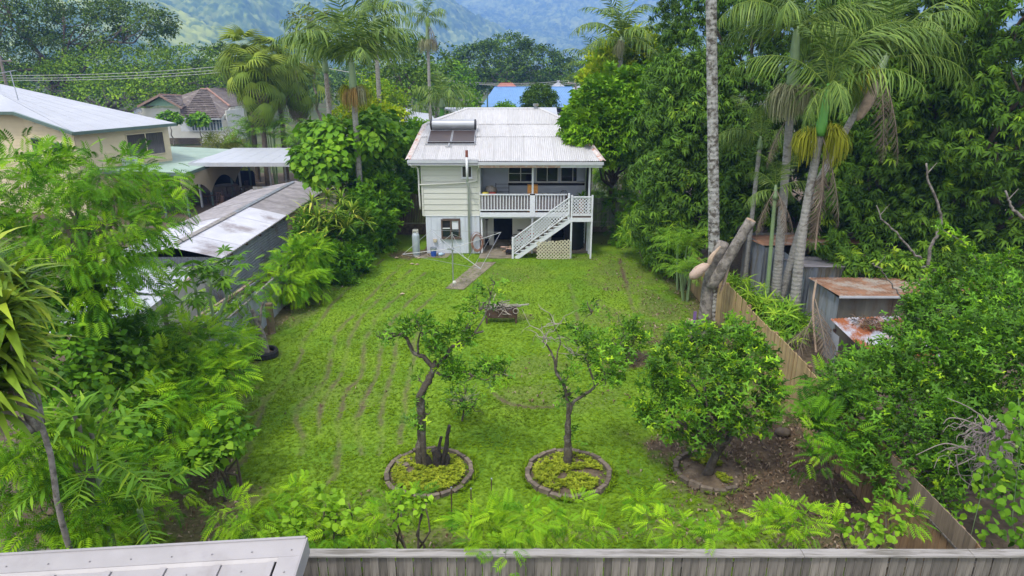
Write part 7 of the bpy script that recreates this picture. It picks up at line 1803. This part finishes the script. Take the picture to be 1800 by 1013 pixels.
citrus('low shrubby citrus regrowth over the patch of dry leaves mid lawn', G(1100, 640), 0, [([(1100, 640, 0), (1098, 615, 0), (1090, 590, 0)], .04, .015), ([(1100, 640, 0), (1115, 610, 0)], .03, .012)],
    [(1090, 585, 0, .5, .8), (1110, 600, 0, .5, .9), (1100, 570, 0, .4, .6), (1120, 585, 0, .4, .7), (1075, 610, 0, .35, .6), (1095, 625, 0, .4, .6)], 5, .11, tint=(.7, .2))
# dense bushy citrus, right
TW3 = G(1245, 838)
def big_citrus(lab, base, limbs, spec, n, size, per=9, tint=(.5, .2), cr=.30, tpl=None, **k):
    t = thing('citrus_tree', lab, 'tree', (base.x, base.y, 0)); o_ = Vector((base.x, base.y, 0)); m = M()
    for pts, r0, r1 in limbs: branchy(m, [Y(px, py, base.y+dd)-o_ for px, py, dd in pts], r0, r1)
    bl = [Bp(*s) for s in spec]; bl = [((c[0]-o_.x, c[1]-o_.y, c[2]), r) for c, r in bl]
    for c, r in bl: limb(m, m.v[len(m.v)//2] if False else Vector((0, 0, .8)), c, .05, .015, .08, 6, 5)
    m.build('trunk', m_bark, t, smooth=True)
    f = Fol(); crown(f, tpl or W_citrus, bl, n, per, cr, size, tint, shell=(.6, 1.04), top_bias=.25, low=-.8, **k); f.build('crown', f_citrus, t); return t, bl, o_
by = TW3.y
big_citrus('dense rounded citrus bush over the broken third ring', TW3, [([(1245, 835, 0), (1258, 800, .1), (1280, 770, .3), (1300, 740, .5)], .11, .06), ([(1238, 835, 0), (1255, 812, 0), (1262, 780, 0), (1250, 740, 0)], .08, .05)],
    [(1240, 680, by, .95, .75), (1180, 720, by-.1, .65, .5), (1300, 690, by+.3, .85, .7), (1200, 650, by+.4, .75, .6), (1270, 625, by+.6, .9, .6), (1320, 640, by+.8, .6, .5), (1150, 700, by+.3, .5, .45), (1250, 740, by, .7, .4), (1310, 730, by+.2, .6, .4), (1225, 600, by+1.0, .7, .45), (1275, 590, by+1.2, .7, .4), (1165, 660, by+.5, .5, .4), (1120, 720, by+.1, .28, .2), (1345, 690, by+.6, .35, .22), (1200, 775, by-.2, .35, .2), (1310, 600, by+1.3, .35, .25), (1190, 615, by+.8, .3, .2)], 480, .105, 8, (.5, .27), .19)
mm = G(1560, 850); yb = 13.2
bt, bl, o_ = big_citrus('huge spreading lime tree loaded with leaves in the lower right corner', Vector((9.3, 12.4, 0)), [([(1650, 830, 0), (1640, 790, 0), (1630, 760, .4)], .12, .05)],
    [(1560, 700, 13.5, 1.3, 1.1), (1650, 650, 13.8, 1.4, 1.2), (1740, 640, 13.5, 1.4, 1.2), (1545, 665, 15.5, .9, .6), (1660, 600, 16, 1.0, .7), (1690, 570, 16, 1.4, .9), (1780, 560, 15.5, 1.4, 1.0), (1500, 740, 13, .9, .8), (1570, 790, 12.5, 1.0, .8), (1660, 760, 12.3, 1.2, .9), (1740, 760, 12.0, 1.2, 1.0), (1800, 700, 12.5, 1.3, 1.2), (1470, 680, 15.8, .7, .45), (1620, 830, 11.8, .8, .5), (1720, 510, 17, 1.0, .7), (1650, 530, 17, .8, .5), (1830, 640, 14, 1.6, 1.4)], 2000, .10, 9, (.42, .23), .27)
for k in range(9):
    c, r = bl[random.choice([0, 1, 2, 9, 10, 8])]; d = Vector((random.uniform(-.6, .3), -1, random.uniform(-.3, .8))).normalized(); m = M(); m.lathe([(0, -.036), (.026, -.026), (.036, 0), (.026, .026), (0, .036)], 10); o = m.build('fruit', m_fruit, bt, smooth=True); o.location = (c[0]+d.x*r[0]*1.03, c[1]+d.y*r[1]*1.03, c[2]+d.z*r[2]*1.03)
cl = thing('citrus_sapling', 'upright leafy shoots standing above the huge lime tree near the bare limb', 'sapling', (*Y(1690, 560, 17.5).xy, 0)); o_ = Vector((*Y(1690, 560, 17.5).xy, 0)); m = M(); f = Fol()
for pts in ([(1725, 520), (1723, 480), (1715, 455), (1690, 425), (1655, 403)], [(1723, 490), (1745, 470), (1790, 450)], [(1700, 560), (1660, 500), (1640, 470)], [(1740, 520), (1765, 480), (1775, 440)]):
    bz = branchy(m, [Y(a, b_, 17.5)-o_ for a, b_ in pts], .03, .01)
    P = np.array([list(p) for p in bz]); P = np.repeat(P, 5, 0)+rng.normal(0, .09, (len(bz)*5, 3)); d = norm(rng.normal(size=P.shape)+np.array([0, 0, .4])); f.put(W_citrus, P, d, np.tile([0, 0, 1.0], (len(P), 1)), .12*rng.uniform(.7, 1.3, len(P)), np.clip(rng.normal(.75, .18, len(P)), 0, 1))
m.build('stem', m_barkg, cl, smooth=True); f.build('leaves', f_citrus, cl)
# scrambling dry twigs
dt = thing('dry_twig_tangle', 'tangle of leafless purple grey twigs hanging over the lime tree at the right edge', 'dead branches', (*Y(1725, 760, 11.0).xy, 0)); o_ = Vector((*Y(1725, 760, 11.0).xy, 0)); m = M()
tips = []
for k in range(130):
    a = Y(1735+random.uniform(-25, 45), 750+random.uniform(-20, 60), 11.0+random.uniform(-.3, .3))-o_
    e = a+Vector((random.uniform(-.95, .6), random.uniform(-.4, .4), random.uniform(-.95, .25)))*random.uniform(.4, 1.0); pts = limb(m, a, e, .011, .004, .14, 4, 5); tips.append(pts[-1])
    if k % 2: limb(m, pts[5], pts[5]+Vector([random.uniform(-.25, .25) for _ in range(3)]), .006, .003, .1, 4, 3)
for pts in ([(1740, 760), (1700, 740), (1670, 735), (1658, 745)], [(1745, 745), (1700, 715), (1665, 700)], [(1680, 800), (1690, 840), (1735, 870)], [(1700, 790), (1660, 780), (1610, 800)]): branchy(m, [Y(a, b_, 10.8)-o_ for a, b_ in pts], .014, .006, 5)
m.build('twigs', mat('mauve_grey_twigs', (.24, .20, .19), .9, .2, 10), dt)['kind'] = 'stuff'
# heart leaved vine
def vine(lab, pts, y, n, size, fm, spread=.12, name='heart_vine', tint=(.75, .15), cat='vine', per=3):
    p = [Y(a, b_, y+d) for a, b_, d in pts]; o_ = Vector((p[0].x, p[0].y, 0)); t = thing(name, lab, cat, o_); m = M(); bz = branchy(m, [v-o_ for v in p], .008, .005, 4); m.build('stem', m_shaft, t)
    P = np.array([list(v) for v in bz]); idx = rng.integers(0, len(P), n); Q = P[idx]+rng.normal(0, spread, (n, 3)); f = Fol(); f.put(T_heart, Q, norm(rng.normal(size=(n, 3))*.6+np.array([0, -.5, -.35])), norm(rng.normal(size=(n, 3))*.35+np.array([0, -.6, 1.0])), size*rng.uniform(.6, 1.2, n), np.clip(rng.normal(*tint, n), 0, 1)); f.build('leaves', fm, t); return t
vine('string of pale heart shaped vine leaves hanging before the dry twigs', [(1735, 790, 0), (1728, 840, 0), (1722, 880, 0), (1712, 920, 0), (1705, 950, 0)], 10.4, 42, .13, f_broad, .10)
vine('heart leaved vine climbing the right edge above the near fence corner', [(1790, 700, 0), (1795, 780, 0), (1785, 860, 0), (1780, 920, 0), (1790, 960, 0)], 10.0, 260, .15, f_broad, .28, tint=(.45, .2))
vine('creeper with light leaves trailing over the golden fence top', [(1330, 560, 0), (1350, 600, -1.2), (1400, 650, -2.8), (1440, 690, -4.0)], 20.5, 130, .13, f_broad, .25, tint=(.7, .2))
# ---- feathery trees and saplings
def feath(lab, spec, base, n, size, per=7, tint=(.55, .22), r0=.1, cr=.35, tpl=None, name='feathery_tree', cat='tree', stems=None, fm=None, **k):
    kk = dict(out=.9, droop=.25, upmix=.75, top_bias=.55, shell=(.55, 1.02)); kk.update(k)
    return tree(name, lab, cat, base, [Bp(*s) for s in spec], tpl or T_feather2, n, per, cr, size, fm or f_feather, r0, m_barkd, tint, twigs=2, **kk)
tb_ = G(212, 745)
feath('big feathery leaved tree with bright layered foliage at the left', [(165, 400, 15.5, 1.9, 1.0), (110, 350, 16, 1.9, .9), (200, 360, 16.2, 1.5, .8), (170, 310, 16.5, 1.7, .55), (90, 440, 15, 1.6, 1.0), (205, 435, 15.3, 1.2, .9), (40, 330, 16, 1.4, 1.0), (190, 500, 14.8, 1.1, .9), (225, 325, 16.5, 1.0, .35), (20, 420, 15, 1.3, 1.1), (130, 500, 14.8, 1.1, .7)], (tb_.x, 15.6), 640, .40, 7, (.45, .25), .15, .42, fork=.9)
feath('leggy feathery shoots arching over the iron fence behind the tyre planter', [(400, 520, 22, .8, .45), (450, 500, 23.5, .7, .4), (350, 480, 22, .6, .3), (430, 555, 21.5, .7, .5)], (Y(430, 600, 21.3).x, 21.3), 28, .5, 4, (.6, .2), .03, .35, name='feathery_sapling', cat='sapling')
feath('bright feathery bush beside the pale round post', [(520, 470, 26.5, .9, .9), (545, 445, 27.5, .7, .6), (500, 500, 25.5, .7, .7), (535, 500, 26.2, .7, .6)], (Y(520, 500, 26.5).x, 26.5), 150, .48, 6, (.65, .22), .06, .35, name='feathery_bush', cat='shrub')
feath('feathery bush in front of the iron fence near the lawn corner', [(340, 620, 16.3, .95, .8), (385, 610, 17, .7, .5), (300, 680, 15.0, .9, .8), (370, 670, 15.6, .8, .7), (255, 590, 17, .7, .5), (335, 730, 14.2, .8, .6), (300, 760, 13.4, .8, .6), (260, 720, 13.6, .8, .6)], (Y(340, 680, 15.6).x, 15.6), 360, .44, 6, (.6, .22), .06, .35, name='feathery_bush', cat='shrub')
feath('dark feathery undergrowth in the shade beneath the big feathery tree', [(230, 640, 15.5, 1.1, .9), (180, 560, 16, 1.0, .8), (250, 700, 14.5, .8, .7)], (Y(220, 680, 15.2).x, 15.2), 170, .44, 6, (.2, .15), .05, .35, name='feathery_bush', cat='shrub')  # leaves tinted dark: the shade under the tree is put into their colour
feath('feathery saplings crowding the corner above the mauve grey roof', [(70, 900, 9.9, .8, .45), (150, 880, 10.2, .7, .5), (200, 920, 9.9, .7, .4), (20, 860, 10.3, .6, .5), (120, 930, 9.7, .7, .3), (240, 850, 11.2, .6, .4), (60, 800, 9.9, .6, .5), (170, 820, 11.3, .7, .5), (10, 770, 9.8, .5, .5), (290, 880, 10.9, .45, .3)], (Y(110, 930, 10.2).x, 10.2), 260, .34, 6, (.55, .22), .03, .28, name='feathery_sapling', cat='sapling')
for i, (lab, spec, n) in enumerate((
    ('feathery saplings behind the front fence beside the mauve grey roof corner', [(440, 920, 10.0, .45, .35), (500, 900, 10.3, .5, .35), (560, 920, 10.1, .5, .35), (480, 940, 9.8, .4, .25), (400, 905, 10.4, .35, .25), (530, 870, 10.8, .3, .2)], 74),
    ('feathery saplings behind the front fence left of the thin dark stakes', [(620, 920, 10.1, .45, .3), (680, 910, 10.2, .4, .3), (650, 940, 9.8, .4, .22), (725, 885, 10.4, .25, .15), (590, 940, 9.8, .35, .2)], 56),
    ('feathery sapling spilling over the front fence below the gap between two rings', [(850, 930, 9.9, .45, .3), (900, 925, 9.7, .42, .28), (880, 965, 9.15, .28, .22), (940, 915, 9.9, .38, .25), (830, 960, 9.3, .2, .15)], 66),
    ('feathery saplings behind the front fence below the middle ring', [(1000, 910, 10.2, .35, .22), (1030, 930, 9.9, .3, .2), (970, 940, 9.7, .3, .2), (1050, 915, 10.1, .2, .12)], 34),
    ('small feathery sapling behind the front fence between middle and third ring', [(1130, 885, 10.6, .2, .12), (1170, 925, 9.8, .35, .2), (1200, 945, 9.6, .35, .18), (1240, 940, 9.5, .25, .22), (1270, 930, 9.9, .3, .18)], 44),
    ('feathery saplings behind the front fence below the leaf mulch', [(1370, 930, 9.9, .4, .25), (1420, 920, 10.0, .4, .28), (1460, 945, 9.7, .35, .2), (1390, 900, 10.4, .28, .18), (1330, 945, 9.7, .25, .15), (1580, 910, 10.0, .28, .22)], 60))):
    feath(lab, spec, (Y(spec[0][0], 960, 10.1).x, 10.1), int(n*.85), .27, 5, (.7, .22), .02, .2, name='feathery_sapling', cat='sapling', stems=5)
feath('soft green feathery shrub leaning against the near fence left of the lime tree', [(1430, 700, 13.4, .5, .35), (1470, 690, 13.2, .5, .35), (1440, 760, 12.7, .5, .4), (1490, 780, 12.4, .5, .4), (1400, 740, 13.0, .35, .25), (1440, 820, 12.0, .4, .35)], (Y(1480, 860, 12.6).x, 12.6), 56, .36, 5, (.35, .2), .03, .3, name='feathery_bush', cat='shrub')
# broad leaved weeds between the saplings
for lab, spec, n in (('broad leaved light green vine mounded among the saplings near the roof corner', [(560, 890, 10.2, .45, .3), (520, 930, 9.9, .35, .25), (600, 900, 10.2, .35, .25)], 60), ('broad leaved vine shoots before the stakes', [(700, 890, 10.3, .28, .18), (745, 890, 10.3, .2, .15)], 22),
                     ('light green broad leaved weed behind the fence next to the near brown palings', [(1555, 910, 9.9, .3, .25), (1530, 940, 9.6, .28, .2), (1575, 940, 9.6, .2, .2), (1500, 920, 10.0, .3, .18)], 44)):
    bush('broadleaf_weed', lab, 'weed', [Bp(*s) for s in spec], T_heart, n, 7, .16, .115, f_broad, (.85, .15), top_bias=.4, shell=(.3, 1))
# broadleaf thicket, left
bush('leafy_thicket', 'thicket of broad glossy leaves below the big feathery tree', 'shrub', [Bp(130, 560, 15, 1.1, .9), Bp(90, 620, 13.5, 1.0, .9), Bp(170, 640, 14, .9, .8), Bp(110, 690, 12.5, .8, .6), Bp(60, 540, 15, .9, .8), Bp(200, 750, 12.5, .8, .6)], T_heart, 420, 8, .3, .15, f_broad, (.35, .22))
bush('leafy_thicket', 'broad leaved bush bulging onto the lawn below the feathery bush', 'shrub', [Bp(405, 755, 13.6, .36, .3), Bp(380, 785, 13.2, .4, .3), Bp(350, 800, 12.8, .35, .22)], T_heart, 90, 8, .24, .17, f_broad, (.45, .25))
bush('leafy_thicket', 'dense dark green shrubbery along the lawn below the striped strap plant', 'shrub', [Bp(590, 430, 31, 1.2, 1.2), Bp(610, 470, 30, 1.0, .9), Bp(570, 470, 29.5, 1.0, .9), Bp(560, 420, 31, 1.0, 1.2), Bp(630, 400, 33, 1.0, 1.3), Bp(600, 500, 29, .6, .5)], W_citrus, 420, 7, .35, .22, f_broad, (.35, .22))
bush('leafy_thicket', 'loose leafy shrub between the striped strap plant and the slat fence', 'shrub', [Bp(660, 390, 35, 1.0, 1.2), Bp(675, 345, 36.5, 1.0, 1.0), Bp(650, 340, 37, 1.1, 1.2), Bp(690, 360, 36, .5, .6), Bp(665, 420, 34.5, .7, .7), Bp(640, 370, 35, .9, 1.2)], W_citrus, 330, 7, .35, .26, f_broad, (.4, .25))
bush('leafy_thicket', 'dark leaved shrubs behind the trunk of the orange fruited palm', 'shrub', [Bp(690, 290, 44, 1.6, 2.4), Bp(660, 300, 43, 1.5, 2.2), Bp(700, 255, 46, 1.3, 1.3), Bp(640, 300, 41, 1.4, 2.2), Bp(712, 320, 45, 1.1, 1.4)], W_mango, 420, 7, .5, .3, f_broad, (.3, .25))
# big round leafed tree
c = Y(600, 320, 36.5)
tree('big_leaf_tree', 'bright green tree with big round drooping leaves beside the orange fruited palm', 'tree', (c.x-.4, 37), [Bp(560, 280, 35.5, 1.45, .95), Bp(545, 285, 35, .8, .6), Bp(590, 235, 36.5, 1.2, .8), Bp(650, 240, 37, 1.3, .95), Bp(565, 235, 37.5, 1.0, .7), Bp(690, 250, 38, 1.1, .7), Bp(570, 305, 35, 1.1, .7), Bp(665, 215, 38, 1.0, .6), Bp(620, 270, 37.5, 1.2, 1.0), Bp(590, 260, 35.8, 1.0, .7)], T_round, 480, 7, .36, .34, f_broad, .16, m_barkd, (.55, .2), droop=.7, out=.8, top=(c.x-.3, 36.8, 2.6))
far_tree('yellow green fern leafed tree peeping behind the big round leaves', [(680, 205, 42, 1.2, .6), (650, 190, 43, .8, .5), (610, 205, 41, .9, .5)], fm=f_bright, size=.3, dens=5, clump=.5, tint=(.75, .2))
# striped dracaena clump
def rosette(name, lab, cat, heads, n, L, w, fm, stem_m, base, tint=(.55, .25), dead=0, tpl=None):
    t = thing(name, lab, cat, (base[0], base[1], 0)); o_ = Vector((base[0], base[1], 0)); m = M(); f = Fol(); g2 = Fol()
    for h in heads:
        c = Vector(h)-o_; zj = max(.3, min(v[2] for v in heads)-.9); limb(m, (c.x*.25, c.y*.25, zj), c, .045, .035, .03, 7, 5)
        e = rng.uniform(-.35, 1.45, n); a = rng.uniform(0, 2*PI, n); d = np.stack([np.cos(a)*np.cos(e), np.sin(a)*np.cos(e), np.sin(e)], -1)
        f.put(tpl or T_strap, np.tile([c.x, c.y, c.z], (n, 1))+d*.04+np.stack([np.zeros(n), np.zeros(n), rng.uniform(-.35, .1, n)], -1), d, norm(np.array([0, 0, 1.0])+rng.normal(0, .12, (n, 3))), L*rng.uniform(.7, 1.1, n), np.clip(rng.normal(*tint, n)*.88, 0, .9))
        if dead: k = dead; a = rng.uniform(0, 2*PI, k); d = np.stack([np.cos(a)*.35, np.sin(a)*.35, -np.ones(k)], -1); g2.put(strap(1, .07, 3, .2), np.tile([c.x, c.y, c.z-.3], (k, 1)), norm(d), norm(np.stack([np.cos(a), np.sin(a), np.zeros(k)+.3], -1)), L*rng.uniform(.5, .8, k), rng.random(k))
    limb(m, (0, 0, -.05), (0, 0, zj+.15), .05, .04, .008, 8, 6)
    m.build('stem', stem_m, t, smooth=True); f.build('leaves', fm, t)
    if dead: g2.build('dead_leaves', f_deadleaf, t)
    return t
heads = [Y(px, py, yy) for px, py, yy in ((548, 355, 31), (575, 345, 32), (600, 350, 32), (620, 370, 31.5), (560, 380, 30.5), (590, 375, 30.5), (535, 380, 31), (610, 395, 30.5), (575, 400, 30), (640, 385, 32), (545, 405, 30.2))]
rosette('strap_plant', 'large clump of yellow striped strap leaved plants between shed and lawn', 'plant', heads, 48, .78, .08, leafmat('striped_strap_leaf', [(0, (.05, .13, .018)), (.5, (.12, .24, .03)), (.75, (.33, .44, .10)), (1, (.50, .55, .20))], .38, .28, .5, .15, 1), m_barkg, (heads[4].x, 31), (.5, .3), tpl=strap(1, .12, 3, .5, .2, .4, .1))
heads = [Y(px, py, yy) for px, py, yy in ((-35, 510, 8.8), (5, 545, 8.6), (-40, 590, 8.4), (8, 640, 8.5), (28, 505, 9.3), (-50, 660, 8.2), (25, 590, 9.0), (-20, 470, 9.2), (-20, 690, 8.3))]
rosette('strap_plant', 'tall dracaena with wide drooping yellow green leaves at the left edge', 'plant', heads, 58, .70, .1, f_strap, m_barkg, (heads[3].x-.1, 9.0), (.5, .22), 7, tpl=strap(1, .17, 5, .7, .12, .4, .12))
heads = [Y(px, py, yy) for px, py, yy in ((130, 730, 10.2), (100, 760, 10.0), (160, 760, 10.4))]
rosette('strap_plant', 'broad leaved cordyline spraying outward beside the tall dracaena', 'plant', heads, 24, .68, .1, f_palmb, m_barkg, (heads[0].x, 10.3), (.65, .2), tpl=strap(1, .14, 5, .45, .25, .45, .1))
# broad pinnate palm lower left
pp = G(150, 880); areca('dark green broad leafleted palm in the lower left corner', pp.x, pp.y, 5, 1.3, .95, 'broad', lean=.35)
def single_fronds(lab, base, specs, kind='broad'):
    t = thing('palm_frond_plant', lab, 'palm', base); ms = fronds(kind); m = M()
    for loc, az, tilt, mi, sc in specs: inst('frond', ms[mi], t, loc, (0, tilt, az), sc)
    m.tube([(0, 0, 0), (0, 0, max(s[0][2] for s in specs))], .05, 6); m.build('cane', m_shaft, t)
c1_ = Y(165, 800, 10.2); c2_ = Y(245, 895, 10.0)
single_fronds('young palm holding one bright upright frond over the lawn corner', (c1_.x, c1_.y, 0), [((0, 0, c1_.z), .25, -.15, 0, 1.25), ((0, 0, c1_.z-.2), 2.6, 0, 1, 1.1), ((0, 0, c1_.z-.4), -1.2, .1, 1, 1.0), ((0, 0, c1_.z-.1), -.5, .25, 2, 1.1), ((0, 0, c1_.z-.1), 1.2, .0, 1, 1.0), ((0, 0, c1_.z-.3), -2.0, .1, 2, 1.0)])
single_fronds('low young palm with one bright frond reaching toward the lawn', (c2_.x, c2_.y, 0), [((0, 0, c2_.z), .3, -.1, 1, .95), ((0, 0, c2_.z-.1), -.9, .2, 2, .8), ((0, 0, c2_.z), 2.4, 0, 1, .8), ((0, 0, c2_.z), 1.4, 0, 1, .7)])
# papaya
heads = [Y(px, py, yy) for px, py, yy in ((335, 480, 19.5), (372, 500, 19.8), (320, 530, 19), (400, 470, 21))]
pb_ = thing('papaya_plant', 'papaya plant with deeply cut dark leaves before the small shed', 'plant', (heads[0].x, 19.5, 0)); o_ = Vector((heads[0].x, 19.5, 0)); m = M(); f = Fol()
for h in heads:
    c = h-o_; limb(m, (c.x*.3, c.y*.3, 0), c, .06, .04, .03, 7); n = 16; a = rng.uniform(0, 2*PI, n); e = rng.uniform(-.4, .9, n); d = np.stack([np.cos(a)*np.cos(e), np.sin(a)*np.cos(e), np.sin(e)], -1)
    L = rng.uniform(.35, .65, n); P = np.array(c)+d*L[:, None]
    for k in range(n): m.tube([c, tuple(P[k])], [.012, .007], 4)
    f.put(T_palmate, P, norm(d+np.array([0, 0, -.35])), norm(rng.normal(0, .2, (n, 3))+np.array([0, 0, 1.0])), rng.uniform(.34, .46, n), np.clip(rng.normal(.35, .2, n), 0, 1))
m.build('stem', m_shaft, pb_); f.build('leaves', f_broad, pb_)
# grey leaned lattice scrap by the tyre
lg = thing('lattice_scrap', 'scrap of grey slatted lattice leaning on the iron fence by the tyre planter', 'lattice panel', (*Y(447, 590, 21.2).xy, .35), -.9)
for i in range(6): m = M(); m.bar((-.3, -.02*i*0, i*.13), (.3, 0, i*.13+.28), .03, .012); m.build('slat', m_palgrey, lg)
for i in range(5): m = M(); m.bar((-.28+i*.13, .015, -.02), (-.28+i*.13-.12, .015, .85), .03, .012); m.build('slat', m_palgrey, lg)
# rocks and logs in the mulch
for i, (px, py, r, lab) in enumerate(((1375, 765, .16, 'brown log end lying in the mulch farthest from the third ring'), (1342, 735, .12, 'rounded brown stone in the mulch nearest the golden fence'), (1020, 838, .08, 'small brown stone inside the middle ring'))):
    q = G(px, py); m = M(); m = blob(m, (0, 0, r*.5), (r*1.3, r, r*.8), 10, .15); o = m.build('stone', m_brick, None, smooth=True); o.location = (q.x, q.y, 0); tag(o, lab, 'stone')
